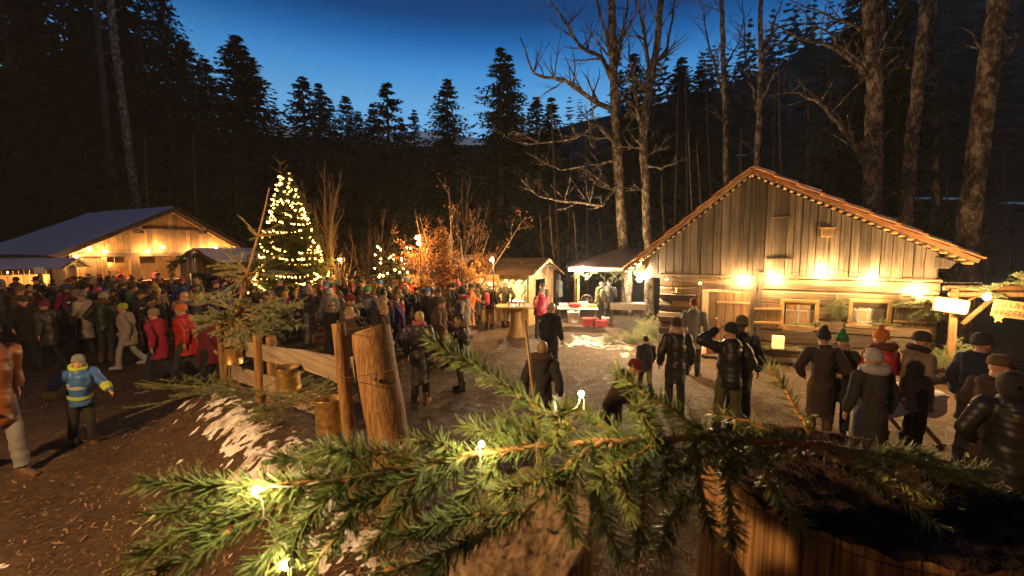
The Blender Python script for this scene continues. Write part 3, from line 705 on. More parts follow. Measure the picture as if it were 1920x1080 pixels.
# ------------------------------------------------------------------ log hut on the right
HA = R(-25); HO = Vector((6.36, 11.3, 0)); HX = Vector((math.cos(HA), math.sin(HA), 0)); HYD = Vector((-math.sin(HA), math.cos(HA), 0))
def W(px, py, dy=0):
    p = on_plane(px, py, HO + HYD * dy, HYD); return (p - HO).dot(HX), p.z
hut = thing('log_hut', 'weathered grey log hut with plank gable, open door and lit windows', 'hut', HO, HA)
rng = random.Random(3)
RL, RA, RR_ = W(1170, 507, -.3), W(1410, 318, -.3), W(1838, 490, -.3)
def roof_z(t): return RL[1] + (RA[1] - RL[1]) * (t - RL[0]) / (RA[0] - RL[0]) if t < RA[0] else RA[1] + (RR_[1] - RA[1]) * (t - RA[0]) / (RR_[0] - RA[0])
wl, wr = W(1236, 600)[0], W(1756, 600)[0]; gl, gr = W(1203, 520)[0], W(1760, 520)[0]
zb = lambda px: W(px, 521)[1]
edges = [1203, 1222, 1236, 1250, 1264, 1279, 1293, 1307, 1315, 1336, 1351, 1366, 1383, 1392, 1402, 1411, 1432, 1450, 1472, 1486, 1500, 1514, 1528, 1553, 1572, 1592, 1610, 1630, 1650, 1672, 1694, 1713, 1734, 1760]
for a, b in zip(edges, edges[1:]):
    ta, tb = W(a, 480)[0], W(b, 480)[0]; g = rng.uniform(.003, .011); ta += g; tb -= g; z0 = zb(a) - rng.uniform(-.03, .06); y = -rng.uniform(.0, .022); th = .03
    if a > 1700: z0 -= .06
    sk = rng.uniform(-.012, .012); tm = (ta + tb) / 2
    poly = [(ta + sk, 0, z0), (tb + sk, 0, z0 + rng.uniform(-.02, .02)), (tb, 0, roof_z(tb) - .13)]
    if ta < RA[0] < tb: poly.append((RA[0], 0, RA[1] - .13))
    poly.append((ta, 0, roof_z(ta) - .13))
    o = MB().prism(poly, (0, y - th, 0), (0, y, 0)).build('gable_plank', M['old_plank'], hut); bevel(o, .006)
poly = [(gl, 0, .02), (gr, 0, .02), (gr, 0, roof_z(gr) - .16), (RA[0], 0, RA[1] - .16), (gl, 0, roof_z(gl) - .16)]
# dark backing added behind the gable planks to block light, room behind
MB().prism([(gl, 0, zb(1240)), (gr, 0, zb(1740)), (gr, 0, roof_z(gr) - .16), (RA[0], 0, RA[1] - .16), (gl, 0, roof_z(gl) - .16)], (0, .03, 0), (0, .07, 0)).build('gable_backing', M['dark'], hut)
# log courses with door and window openings
def rect(px0, px1, py0, py1): 
    a, b = W(px0, py0), W(px1, py1); return a[0], b[0], b[1], a[1]
D_ = rect(1318, 1402, 541, 668); D_ = (D_[0], D_[1], 0.12, D_[3])
W1 = rect(1470, 1525, 566, 612); W2 = rect(1598, 1660, 566, 610)
zs = [W(1500, y)[1] for y in (522, 546, 572, 597, 621, 646, 672)] + [0.16, -.1]
for i, (z1, z0) in enumerate(zip(zs, zs[1:])):
    if z1 - z0 < .04: continue
    cuts = [(wl, wr)]
    for (x0, x1, za, zb_) in (D_, W1, W2):
        if za < (z0 + z1) / 2 < zb_:
            n = []
            for a, b in cuts:
                if x0 > a and x1 < b: n += [(a, x0), (x1, b)]
                else: n.append((a, b))
            cuts = n
    for a, b in cuts:
        if b - a < .05: continue
        dz = (b - a) * .003; zz0, zz1 = z0 + .008, z1 - .008; y0 = -rng.uniform(0, .03); h = zz1 - zz0
        prof = [(0, y0 + .02, zz0), (0, y0 - .03, zz0 + .03), (0, y0 - .045, zz0 + h * .5), (0, y0 - .03, zz1 - .03), (0, y0 + .02, zz1), (0, .16, zz1), (0, .16, zz0)]
        MB().prism(prof, (a, 0, 0), (b, 0, 0)).build('log', M['log'], hut)
for s, x in ((0, wl), (1, wr)):                       # side walls: log courses seen end on
    MB().box((x + (-.09 if s else .09), 3.2, 1.2), (.16, 6.0, 2.5)).build('side_wall', M['log'], hut)
MB().box(((wl + wr) / 2, 6.3, 1.9), (wr - wl, .14, 3.9)).build('back_wall', M['log'], hut)
MB().box(((wl + wr) / 2, 3.2, .06), (wr - wl, 6.1, .1)).build('floor', M['barn_plank'], hut)
MB().box(((wl + wr) / 2, 3.2, zs[0] + .2), (wr - wl, 6.1, .06)).build('loft_floor', M['barn_plank'], hut)
MB().box(((wl + wr) / 2, 2.2, 1.2), (wr - wl - .4, .05, 2.3)).build('inner_wall', M['barn_plank'], hut)
bulb(hut, (D_[0] + .35, 1.2, 2.0), 'indoor', .05, (1, .68, .34), 240); bulb(hut, (W2[1] - .1, 1.3, 1.85), 'indoor', .05, (1, .68, .34), 240)
# frames
def frame(x0, x1, z0, z1, w, y0, y1, mat, parent, name='frame', bottom=True):
    o = []
    o.append(MB().box(((x0 - w / 2), (y0 + y1) / 2, (z0 + z1) / 2), (w, y1 - y0, z1 - z0)).build(name, mat, parent))
    o.append(MB().box(((x1 + w / 2), (y0 + y1) / 2, (z0 + z1) / 2), (w, y1 - y0, z1 - z0)).build(name, mat, parent))
    o.append(MB().box(((x0 + x1) / 2, (y0 + y1) / 2 - .004, z1 + w / 2), (x1 - x0 + 2 * w, y1 - y0, w)).build(name, mat, parent))
    if bottom: o.append(MB().box(((x0 + x1) / 2, (y0 + y1) / 2 - .012, z0 - w / 2), (x1 - x0 + 2 * w + .06, y1 - y0 + .03, w)).build('sill', mat, parent))
    for q in o: bevel(q, .008)
M['door'] = wood('door_plank', [(.3, (.06, .034, .016)), (.5, (.22, .125, .05)), (.72, (.36, .22, .095))], 'z', 20, .7, .6, .006, .25)
frame(D_[0], D_[1], .1, D_[3], .13, -.07, .10, M['old_plank'], hut, 'door_frame', False)
door = bpy.data.objects.new('door', None); COL.objects.link(door); door.parent = hut; door.location = (D_[1] - .01, -.06, .14); door.rotation_euler = (0, 0, R(28))
dw = D_[1] - D_[0] - .02; dh = D_[3] - .17
for i in range(5):
    o = MB().box((-dw * (i + .5) / 5, 0, dh / 2), (dw / 5 - .008, .035, dh - rng.uniform(0, .02))).build('plank', M['door'], door); bevel(o, .005)
for z in (.3, dh - .3): bevel(MB().box((-dw * .42, -.03, z), (dw * .8, .022, .06), Matrix.Rotation(R(2), 3, 'Y')).build('ledge', M['pale_wood_x'], door), .004)
MB().tube([(-dw * .82, -.03, dh * .45), (-dw * .82, -.07, dh * .47), (-dw * .82, -.07, dh * .58), (-dw * .82, -.03, dh * .6)], .012, 6).build('handle', M['metal'], door)
def glass_mat():
    m, nt, p = nt_mat('window_glass'); nt.nodes.remove(p); o = nt.nodes['Material Output']
    t = N(nt, 'ShaderNodeBsdfTransparent'); g = N(nt, 'ShaderNodeBsdfGlossy'); g.inputs['Roughness'].default_value = .05; fr = N(nt, 'ShaderNodeFresnel'); mx = N(nt, 'ShaderNodeMixShader')
    nt.links.new(fr.outputs[0], mx.inputs[0]); nt.links.new(t.outputs[0], mx.inputs[1]); nt.links.new(g.outputs[0], mx.inputs[2]); nt.links.new(mx.outputs[0], o.inputs[0]); return m
M['glass'] = glass_mat()
M['orange'] = simple('orange_straw', (.75, .33, .06), .7)
for k, (x0, x1, z0, z1) in enumerate((W1, W2)):
    w = bpy.data.objects.new('window', None); COL.objects.link(w); w.parent = hut; w.location = (x0, 0, z0); ww, hh = x1 - x0, z1 - z0
    frame(0, ww, 0, hh, .085, -.085, .03, M['pale_wood_x'], w)
    for c in (0, 1):
        for r_i in (0, 1): MB().box((ww * (.25 + .5 * c), .05, hh * (.32 if r_i == 0 else .82)), (ww * .49, .006, hh * (.62 if r_i == 0 else .34))).build('pane', M['glass'], w)
    MB().box((ww / 2, .045, hh / 2), (.035, .03, hh)).build('mullion', M['plastic_white'], w); MB().box((ww / 2, .043, hh * .64), (ww, .026, .028)).build('glazing_bar', M['plastic_white'], w)
    cur = MB(); nn = 14
    for (ca, cb) in (((0, .12), (.9, 1.0)) if k == 0 else ((0, .26), (.62, 1.0))):
        pts = [(ww * (ca + (cb - ca) * i / nn), .12 + .015 * math.sin(i * 1.9)) for i in range(nn + 1)]
        cur.add([(x, y, z) for z in (0, hh) for x, y in pts] , [(i, i + 1, nn + 2 + i, nn + 1 + i) for i in range(nn)])
    cur.build('curtain', M['cloth_white'], w)
    st = MB(); pts = [(math.cos(a * math.pi / 8) * (.075 if a % 2 == 0 else .045) + ww * (.3 if k == 0 else .34), 0, math.sin(a * math.pi / 8) * (.075 if a % 2 == 0 else .045) + hh * .8) for a in range(16)]
    st.prism(pts, (0, .02, 0), (0, .032, 0)).build('straw_star', M['orange'], w)
    g = thing('sill_greenery', ['fir greenery laid on the sill of the window nearest the door', 'fir greenery spilling from the sill of the window farther from the door'][k], 'greenery', HO + HX * x0 + Vector((0, 0, z0)), HA)
    bough_parts(g, [((ww * rng.uniform(.15, .95), -.05, .03), (rng.uniform(-1, 1), -.35, rng.uniform(.0, .5)), rng.uniform(.2, .34)) for _ in range(7)], rng, .028, .004, 260, 6, .004, 'fir', False)
sh = rect(1414, 1464, 567, 616)
sho = bpy.data.objects.new('shutter', None); COL.objects.link(sho); sho.parent = hut; sho.location = (sh[0], -.06, sh[2])
sw, shh = sh[1] - sh[0], sh[3] - sh[2]
for i in range(2): bevel(MB().box((sw * (.26 + .49 * i), -.01, shh / 2), (sw * .47, .03, shh)).build('plank', M['door'], sho), .005)
for z in (.22, .78): bevel(MB().box((sw * .5, -.045, shh * z), (sw * .98, .03, .055), Matrix.Rotation(R(-3), 3, 'Y')).build('batten', M['pale_wood_x'], sho), .005)
x0 = W2[1] + .11; sho2 = bpy.data.objects.new('shutter', None); COL.objects.link(sho2); sho2.parent = hut; sho2.location = (x0, -.06, W2[2] - .02)
for i in range(2): bevel(MB().box((.16 + .29 * i, -.01, .32), (.28, .03, .62)).build('plank', M['old_plank'], sho2), .005)
for z in (.14, .5): bevel(MB().box((.3, -.045, z), (.58, .03, .055)).build('batten', M['pale_wood_x'], sho2), .005)
# lintel beam under the gable planks, corner cover boards
bevel(MB().box(((wl + wr) / 2, -.02, zs[0] + .02), (wr - wl + .05, .1, .06)).build('sill_beam', M['log'], hut), .01)
bevel(MB().box((D_[1] + .2, -.09, 1.2), (.10, .05, 2.3)).build('cover_board', M['old_plank'], hut), .006)
# hatch bars, nest box, stub of a post
for (a, b, y) in ((1448, 1486, 407), (1438, 1486, 485)):
    p, q = W(a, y), W(b, y); bevel(MB().bar((p[0], -.05, p[1]), (q[0], -.055, q[1]), .035, .045).build('hinge_bar', M['beam'], hut), .006)
p = W(1550, 437); bevel(MB().box((p[0], -.11, p[1]), (.24, .14, .20)).build('nest_box', M['pale_wood_x'], hut), .008); bevel(MB().box((p[0], -.12, p[1] + .12), (.29, .2, .03)).build('nest_box_lid', M['pale_wood_x'], hut), .006)
p = W(1424, 520)
for i in range(5): MB().box((p[0] - .1 + .05 * i, -.07, p[1] - rng.uniform(0, .05)), (.045, .05, .36)).build('post_stub', M['old_plank'], hut)
# roof: slabs, verge boards, laths, tile courses, snow
DEPTH = 6.9
for side in (0, 1):
    e = RL if side == 0 else RR_; a = Vector((e[0], 0, e[1])); b = Vector((RA[0], 0, RA[1])); d = (b - a); L = d.length; d.normalize(); nrm = Vector((-d.z, 0, d.x)) * (1 if side == 0 else -1)
    if nrm.z < 0: nrm = -nrm
    MB().prism([a - nrm * .05, b - nrm * .05, b + nrm * .0, a + nrm * .0], (0, -.22, 0), (0, DEPTH, 0)).build('roof_slope', M['dark'], hut)
    bevel(MB().prism([a - nrm * .045, b - nrm * .045, b + nrm * .045, a + nrm * .045], (0, -.28, 0), (0, -.235, 0)).build('verge_board', M['pale_wood_x'] if side == 0 else M['tile'], hut), .005)
    nl = int(L / .165)
    for i in range(nl):
        c = a + d * (L * (i + .5) / nl) - nrm * (.085 + rng.uniform(-.008, .008)); MB().box(c + Vector((0, -.09, 0)), (.07, .36 + rng.uniform(-.03, .03), .045), Matrix.Rotation(-math.atan2(d.z, d.x), 3, 'Y')).build('lath', M['pale_wood_x'], hut)
    nc = 9 if side else 8
    for i in range(nc):
        p = a + d * (L * i / nc) - d * .06; q = a + d * (L * (i + 1) / nc) + d * .05
        o = MB().prism([p + nrm * .085, q + nrm * .045, q + nrm * .075, p + nrm * .125], (0, -.31 - rng.uniform(0, .03), 0), (0, DEPTH, 0)).build('tile_course', M['tile'], hut); bevel(o, .01)
        if side:
            sn = MB(); nn = 16
            for k in range(nn + 1):
                y = -.2 + (DEPTH + .1) * k / nn; w_ = rng.uniform(.7, 1)
                sn.v += [tuple(p + d * .10 + nrm * .125 + Vector((0, y, 0))), tuple(p + d * .12 * w_ + nrm * (.165 + .02 * rng.random()) + Vector((0, y, 0))), tuple(q - d * .03 + nrm * (.115 + .03 * rng.random()) + Vector((0, y, 0))), tuple(q + nrm * .07 + Vector((0, y, 0)))]
            sn.f += [(k * 4 + j, k * 4 + j + 1, k * 4 + 5 + j, k * 4 + 4 + j) for k in range(nn) for j in range(3)] + [(0, 1, 2, 3)]
            sn.build('snow', M['snow'], hut, True)
    for y in (.45, 3.4):
        o = MB().prism([a + d * .28 - nrm * .06, b - nrm * .06, b - nrm * .2, a + d * .12 - nrm * .2], (0, y, 0), (0, y + .12, 0)).build('rafter', M['old_plank'], hut)
o = MB().prism([(gr - .1, 0, roof_z(gr) - .18), (RR_[0] - .3, 0, RR_[1] - .02), (RR_[0] - .42, 0, RR_[1] - .18), (gr - .1, 0, roof_z(gr) - .45)], (0, -.12, 0), (0, -.04, 0)).build('eave_bracket', M['old_plank'], hut); bevel(o, .01)
o = MB().prism([(gl + .1, 0, roof_z(gl) - .18), (RL[0] + .2, 0, RL[1] - .05), (RL[0] + .3, 0, RL[1] - .15), (gl + .1, 0, roof_z(gl) - .42)], (0, -.12, 0), (0, -.04, 0)).build('eave_bracket', M['pale_wood_x'], hut); bevel(o, .01)
# bulbs along the hut
pts = []
for (x, y) in ((1250, 524), (1313, 531), (1395, 524), (1455, 521), (1545, 509), (1636, 521), (1722, 551)): 
    p = W(x, y, -.24); pts.append((p[0], -.24, p[1]))
sl = thing('string_light', 'cable of bright bulbs strung along the front of the log hut', 'string light', HO, HA, 'strings of bulbs')
mb = MB(); path = []
for a, b in zip(pts, pts[1:] + [(pts[-1][0] + 1.0, -.7, pts[-1][2] + .0)]):
    for k in range(6): u = k / 6; path.append(Vector(a).lerp(Vector(b), u) + Vector((0, 0, .13 - .25 * u * (1 - u))))
mb.tube(path, .008, 5); mb.build('cable', M['cord'], sl)
for i, p in enumerate(pts): bulb(sl, p, 'faint' if i < 2 else 'hut', .032 if i < 2 else .05, AMBER if i < 2 else (1, .58, .22), 2 if i < 2 else 92)

# ------------------------------------------------------------------ barn on the left
BA = math.atan2(.906, .42); BO = Vector((-21.3, 27, 0)); BX = Vector((math.cos(BA), math.sin(BA), 0)); BY = Vector((-math.sin(BA), math.cos(BA), 0))
def B(px, py, dy=0):
    p = on_plane(px, py, BO + BY * dy, BY); return (p - BO).dot(BX), p.z
barn = thing('barn', 'wide wooden barn with snow covered roof and lit open front', 'barn', BO, BA)
OV = -.9
BL, BAp, BR = B(103, 478, OV), B(330, 388, OV), B(474, 470, OV)
slopeL = (BAp[1] - BL[1]) / (BAp[0] - BL[0]); slopeR = (BR[1] - BAp[1]) / (BR[0] - BAp[0])
def broof(t): return BAp[1] + (t - BAp[0]) * (slopeL if t < BAp[0] else slopeR)
x0b, x1b = BL[0] + .9, BR[0] - .7
zmid = B(325, 431)[1]; zbeam = B(300, 476)[1]
t = x0b
while t < x1b:                                       # lower tier of gable boards
    w = rng.uniform(.2, .34); a, b = t + .006, min(t + w, x1b) - .006; y = -rng.uniform(0, .03)
    top = lambda q: min(broof(q) - .25, zmid + .02)
    if top((a + b) / 2) > zbeam + .08:
        poly = [(a, 0, zbeam + .02 - rng.uniform(0, .08)), (b, 0, zbeam + .02 - rng.uniform(0, .08)), (b, 0, top(b)), (a, 0, top(a))]
        MB().prism(poly, (0, y - .03, 0), (0, y, 0)).build('gable_plank', M['barn_plank'], barn)
    t += w
t = B(266, 425)[0]; t1 = B(386, 425)[0]
while t < t1:                                        # upper tier
    w = rng.uniform(.2, .32); a, b = t + .005, min(t + w, t1) - .005; y = .04 - rng.uniform(0, .02)
    if broof((a + b) / 2) - .25 > zmid + .05:
        poly = [(a, 0, zmid - .05), (b, 0, zmid - .05), (b, 0, broof(b) - .25)] + ([(BAp[0], 0, BAp[1] - .25)] if a < BAp[0] < b else []) + [(a, 0, broof(a) - .25)]
        MB().prism(poly, (0, y, 0), (0, y + .03, 0)).build('gable_plank', M['barn_plank'], barn)
    t += w
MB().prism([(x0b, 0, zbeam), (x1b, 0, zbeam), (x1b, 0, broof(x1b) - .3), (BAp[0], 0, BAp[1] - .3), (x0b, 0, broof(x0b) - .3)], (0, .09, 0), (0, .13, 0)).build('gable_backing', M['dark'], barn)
bevel(MB().box(((x0b + x1b) / 2, -.02, zbeam - .03), (x1b - x0b, .2, .24)).build('tie_beam', M['beam'], barn), .02)
pc = B(252, 510)[0]; bevel(MB().box((pc, -.02, zbeam / 2 - .08), (.42, .26, zbeam - .16)).build('post', M['barn_plank'], barn), .02)
for px in (108, 195, 470):
    q = B(px, 500)[0]; bevel(MB().box((q, .0, zbeam / 2 - .08), (.24, .22, zbeam - .16)).build('post', M['barn_plank'], barn), .02)
t = B(112, 500)[0]; t1 = B(192, 500)[0]
while t < t1: w = rng.uniform(.2, .3); MB().box((t + w / 2, .02 - rng.uniform(0, .02), 1.3), (w - .012, .03, zbeam * .5 + 1.1)).build('wall_plank', M['barn_plank'], barn); t += w
for px, py in ((262, 427), (381, 429)):              # purlin ends carried on brackets
    p = B(px, py, OV / 2); 
    for k in (0, 1): bevel(MB().box((p[0], OV / 2 + .1 * k, p[1] - .24 * k), (.22, 1.0 - .35 * k, .2)).build('purlin_end', M['beam'], barn), .015)
BD = 9.8
for side in (0, 1):
    e = BL if side == 0 else BR; a = Vector((e[0], 0, e[1])); b = Vector((BAp[0], 0, BAp[1])); d = (b - a).normalized(); nrm = Vector((-d.z, 0, d.x)); nrm = -nrm if nrm.z < 0 else nrm
    MB().prism([a - nrm * .10, b - nrm * .10, b, a], (0, OV + .06, 0), (0, BD, 0)).build('roof_slope', M['barn_plank'], barn)
    bevel(MB().prism([a - nrm * .22, b - nrm * .22, b + nrm * .03, a + nrm * .03], (0, OV, 0), (0, OV + .055, 0)).build('verge_board', M['beam'], barn), .01)
    for k in range(3): bevel(MB().prism([a + d * .3 - nrm * .30, b - nrm * .30, b - nrm * .10, a + d * .3 - nrm * .10], (0, OV + .4 + k * .55, 0), (0, OV + .52 + k * .55, 0)).build('rafter', M['barn_plank'], barn), .01)
    sn = MB(); nu, nv_ = 22, 26; L = (b - a).length
    for i in range(nu + 1):
        for k in range(nv_ + 1):
            u = i / nu; y = OV - .03 + (BD - OV) * k / nv_; edge = min(u, 1, k / nv_ * 4 + .35)
            hh = .07 + .05 * mnoise.noise((u * L * .5, y * .5, side)) + .02 * mnoise.noise((u * L * 2, y * 2, side)); hh *= min(1, .25 + 4 * u) if True else 1
            q = a + d * (u * L - .05 + .03 * mnoise.noise((y, side, 0))) + nrm * (.01 + hh * (.4 if k in (0,) else 1)); sn.v.append((q.x, y, q.z))
    sn.f += [(i * (nv_ + 1) + k, (i + 1) * (nv_ + 1) + k, (i + 1) * (nv_ + 1) + k + 1, i * (nv_ + 1) + k + 1) for i in range(nu) for k in range(nv_)]
    sn.build('snow', M['snow'], barn, True)
MB().box(((x0b + x1b) / 2, 3.2, 1.6), (x1b - x0b, .1, 3.2)).build('inner_wall', M['barn_plank'], barn)
MB().box((x0b, 4.5, 1.5), (.1, 9, 3.0)).build('side_wall', M['barn_plank'], barn); MB().box((x1b, 4.5, 1.5), (.1, 9, 3.0)).build('side_wall', M['barn_plank'], barn)
MB().box(((x0b + x1b) / 2, 9.2, 1.6), (x1b - x0b, .1, 3.2)).build('back_wall', M['barn_plank'], barn)
MB().box(((x0b + x1b) / 2, 1.6, zbeam + .12), (x1b - x0b, 3.2, .06)).build('ceiling', M['barn_plank'], barn)
q0, q1 = B(206, 500)[0], B(458, 500)[0]
bevel(MB().box(((q0 + q1) / 2, -.15, 1.12), (q1 - q0, .55, .06)).build('counter_top', M['pale_wood_x'], barn), .01)
n = 26
for i in range(n): MB().box((q0 + (q1 - q0) * (i + .5) / n, .05 - .01 * (i % 2), .55), ((q1 - q0) / n - .012, .03, 1.08)).build('counter_board', M['barn_plank'], barn)
for (a, b, z, m) in ((206, 222, 2.45, 'tile'), (224, 242, 2.42, 'pale_wood_x'), (272, 300, 2.35, 'barn_plank')):
    bevel(MB().box(((B(a, 500)[0] + B(b, 500)[0]) / 2, .5, z), (B(b, 500)[0] - B(a, 500)[0], .06, .42)).build('hanging_board', M[m], barn), .01)
ar = MB(); ca = (B(215, 500)[0] + B(275, 500)[0]) / 2; ra = (B(275, 500)[0] - B(215, 500)[0]) / 2
arc = [(ca + ra * math.cos(math.pi * k / 12), 0, 1.45 + ra * .38 * math.sin(math.pi * k / 12)) for k in range(13)]
ar.prism(arc + [(ca - ra, 0, 2.2), (ca + ra, 0, 2.2)], (0, 1.4, 0), (0, 1.45, 0)).build('arched_board', M['pale_wood_x'], barn)
bl = [(168, 467), (198, 472), (143, 482), (278, 471), (306, 464), (360, 472), (386, 473), (405, 465), (430, 471), (455, 471)]
bl.sort(); P = []
for x, y in bl: p = B(x, y, -.45); P.append((p[0], -.45, p[1]))
string_light('cable of warm bulbs strung across the open front of the barn', BO, BA, P, 'barn', .05, WARM, 85)
for i, px in enumerate((222, 300, 420)): bulb(barn, (B(px, 500)[0], 1.3, 2.35), 'barn_inside', .05, WARM, 90)

# ------------------------------------------------------------------ market stalls
def stall(name, label, loc, rz, wx, wy, zg, za, side_open, wall='pale_wood', roof='beam', ov=.35, snow=.04, counter=.95, gable_win=None, lamp=None, front=None):
    """gable wall on y=0 (facing -y), ridge along y; side_open: which of 'w','e','g' are open above the counter"""
    t = thing(name, label, 'stall', loc, rz)
    def boards(p, q, z0, z1, n, zt=None):
        p, q = Vector(p), Vector(q); d = q - p; nrm = Vector((d.y, -d.x, 0)).normalized()
        for i in range(n):
            a = p + d * ((i + .04) / n); b = p + d * ((i + .96) / n); o = nrm * rng.uniform(0, .012)
            h0, h1 = (zt((i + .04) / n), zt((i + .96) / n)) if zt else (z1, z1)
            poly = [(a.x, a.y, z0), (b.x, b.y, z0), (b.x, b.y, h1)] + ([((p + d * .5).x, (p + d * .5).y, za - .06)] if zt and (i + .04) / n < .5 < (i + .96) / n else []) + [(a.x, a.y, h0)]
            MB().prism(poly, o, o + nrm * .022).build('wall_board', M[wall], t)
    gt = lambda u: zg - .06 + (za - zg) * (1 - abs(2 * u - 1))
    nb = max(5, int(wx / .17))
    if gable_win:
        a, b, z0, z1 = gable_win; na = max(2, int(a / .17)); 
        boards((0, 0, 0), (wx, 0, 0), 0, z0, nb); boards((0, 0, 0), (a, 0, 0), z0, z1, na); boards((b, 0, 0), (wx, 0, 0), z0, z1, max(2, int((wx - b) / .17)))
        boards((0, 0, 0), (wx, 0, 0), z1, 0, nb, gt)
        f = bpy.data.objects.new('window', None); COL.objects.link(f); f.parent = t; f.location = (a, 0, z0); frame(0, b - a, 0, z1 - z0, .07, -.05, .02, M[wall + '_x'] if wall + '_x' in M else M[wall], f)
        MB().box(((b - a) / 2, .02, (z1 - z0) / 2), (b - a, .006, z1 - z0)).build('pane', M['glass'], f)
    else: boards((0, 0, 0), (wx, 0, 0), 0, 0, nb, gt)
    boards((wx, wy, 0), (0, wy, 0), 0, 0, nb, gt)
    for s, x in (('w', 0), ('e', wx)):
        p, q = ((0, wy, 0), (0, 0, 0)) if s == 'w' else ((wx, 0, 0), (wx, wy, 0)); n_ = max(6, int(wy / .17))
        if s in side_open:
            boards(p, q, 0, counter - .04, n_); bevel(MB().box((x + (-.12 if s == 'w' else .12), wy / 2, counter), (.5, wy - .06, .045)).build('counter_top', M['pale_wood_x'], t), .008)
            boards(p, q, zg - .32, zg - .03, n_)
        else: boards(p, q, 0, zg - .03, n_)
    for x in (0.02, wx - .02):
        for y in (0.03, wy - .03): bevel(MB().box((x, y, zg / 2), (.09, .09, zg)).build('post', M[wall], t), .008)
    for s in (-1, 1):
        e = Vector((wx / 2 + s * (wx / 2 + ov), 0, zg - (za - zg) * ov / (wx / 2))); r = Vector((wx / 2, 0, za)); d = (r - e); nrm = Vector((-d.z, 0, d.x)).normalized(); nrm = -nrm if nrm.z < 0 else nrm
        nn = 5
        for k in range(nn):
            p = e + d * (k / nn); q = e + d * ((k + 1) / nn + .03)
            MB().prism([p + nrm * .045, q + nrm * .01, q + nrm * .03, p + nrm * .065], (0, -ov, 0), (0, wy + ov, 0)).build('roof_board', M[roof], t)
        bevel(MB().prism([e - nrm * .05, r - nrm * .05, r + nrm * .02, e + nrm * .02], (0, -ov - .025, 0), (0, -ov, 0)).build('verge_board', M['pale_wood_x'], t), .004)
        if snow:
            sn = MB(); nu, nv_ = 8, 14
            for i in range(nu + 1):
                for k in range(nv_ + 1):
                    u = i / nu; y = -ov + .04 + (wy + 2 * ov - .08) * k / nv_; h = .068 + snow * (.4 + mnoise.noise((u * 3 + s, y * 1.3, loc[0]))) * min(1, 5 * min(u, 1.02 - u) + .1)
                    q = e + d * (.02 + u * .97) + nrm * h; sn.v.append((q.x, y, q.z))
            sn.f += [(i * (nv_ + 1) + k, (i + 1) * (nv_ + 1) + k, (i + 1) * (nv_ + 1) + k + 1, i * (nv_ + 1) + k + 1) for i in range(nu) for k in range(nv_)]
            sn.build('snow', M['snow'], t, True)
    MB().box((wx / 2, wy / 2, .03), (wx - .1, wy - .1, .05)).build('floor', M['barn_plank'], t)
    if lamp: bulb(t, (wx / 2, wy * .45, zg - .25), *lamp)
    return t
S1 = Vector((.63, 16.3, 0)); S1A = math.atan2(.835, .55)
s1 = stall('market_stall', 'bright wooden market stall with sloping roof, window in its gable and hanging sign', S1, S1A, 2.0, 3.0, 2.08, 2.55, 'w', gable_win=(.45, 1.35, .95, 1.78), lamp=('stall1', .05, (1, .8, .55), 420), snow=0)
sg = thing('hanging_sign', 'brown wooden board with dark lettering hung under the stall eave', 'sign', S1 + Vector((-.5 * math.cos(S1A) , -.5 * math.sin(S1A), 1.83)) + Vector((-math.sin(S1A), math.cos(S1A), 0)) * 1.35, S1A)
bevel(MB().box((0, 0, 0), (.03, .62, .26)).build('board', M['pale_wood_x'], sg), .006)
mk = MB(); rr = random.Random(2)
for row, n, h in ((.07, 9, .03), (-.03, 8, .075)):
    for i in range(n): mk.box((-.018, .26 - .52 * (i + .5) / n, row), (.004, .52 / n * .55, h * rr.uniform(.6, 1)))
mk.build('lettering', M['beam'], sg)
S2 = Vector((-2.2, 19.4, 0))
s2 = stall('market_stall', 'pale wooden stall half hidden behind the copper leaved tree', S2, R(62), 2.2, 3.6, 2.1, 2.65, 'w', lamp=('stall2', .05, WARM, 260), snow=.02)
S3 = at_y(340, 520, 22.3); S3 = Vector((S3.x, 22.3, 0))
s3 = stall('market_stall', 'little gabled stall with garland and glowing window before the barn', S3, R(-22), 3.1, 2.6, 2.35, 2.98, '', wall='barn_plank', gable_win=(.75, 2.85, 1.0, 1.75), lamp=('stall3', .06, COOL, 330), snow=.06, ov=.3)
S4 = at_y(96, 500, 19.5); S4 = Vector((S4.x, 19.5, 0))
s4 = stall('market_stall', 'low snow topped drinks stall at the left end of the barn', S4, R(118), 2.6, 4.4, 2.15, 2.5, 'w', wall='barn_plank', lamp=('stall4', .05, WARM, 120), snow=.06, ov=.5)
# marquee
mq = thing('marquee', 'open grill marquee with dark hipped roof and bright lamp on its corner', 'marquee', (2.55, 17.0, 0), R(-6))
MXW, MYW = 5.2, 3.2
for x in (.1, MXW - .1):
    for y in (.1, MYW - .1): bevel(MB().box((x, y, 1.12), (.1, .1, 2.24)).build('post', M['pale_wood'], mq), .008)
z0 = 2.24; e = .3; bp = [(-e, -e, z0), (MXW + e, -e, z0), (MXW + e, MYW + e, z0), (-e, MYW + e, z0)]; ap = [(1.9, MYW / 2, z0 + .72), (MXW - 1.9, MYW / 2, z0 + .72)]
for f in ((bp[0], bp[1], ap[1], ap[0]), (bp[1], bp[2], ap[1]), (bp[2], bp[3], ap[0], ap[1]), (bp[3], bp[0], ap[0])):
    MB().prism(f, (0, 0, 0), (0, 0, .03)).build('roof_panel', M['tarp'], mq)
for a, b in ((0, 1), (1, 2), (2, 3), (3, 0)): MB().bar(Vector(bp[a]) + Vector((0, 0, -.07)), Vector(bp[b]) + Vector((0, 0, -.07)), .02, .13).build('valance', M['cloth_white'], mq)
bulb(mq, (.25, -.42, 2.2), 'marquee', .075, (1, .72, .40), 560); bulb(mq, (2.9, 1.2, 2.0), 'marquee_in', .06, COOL, 260)
rg = random.Random(77)
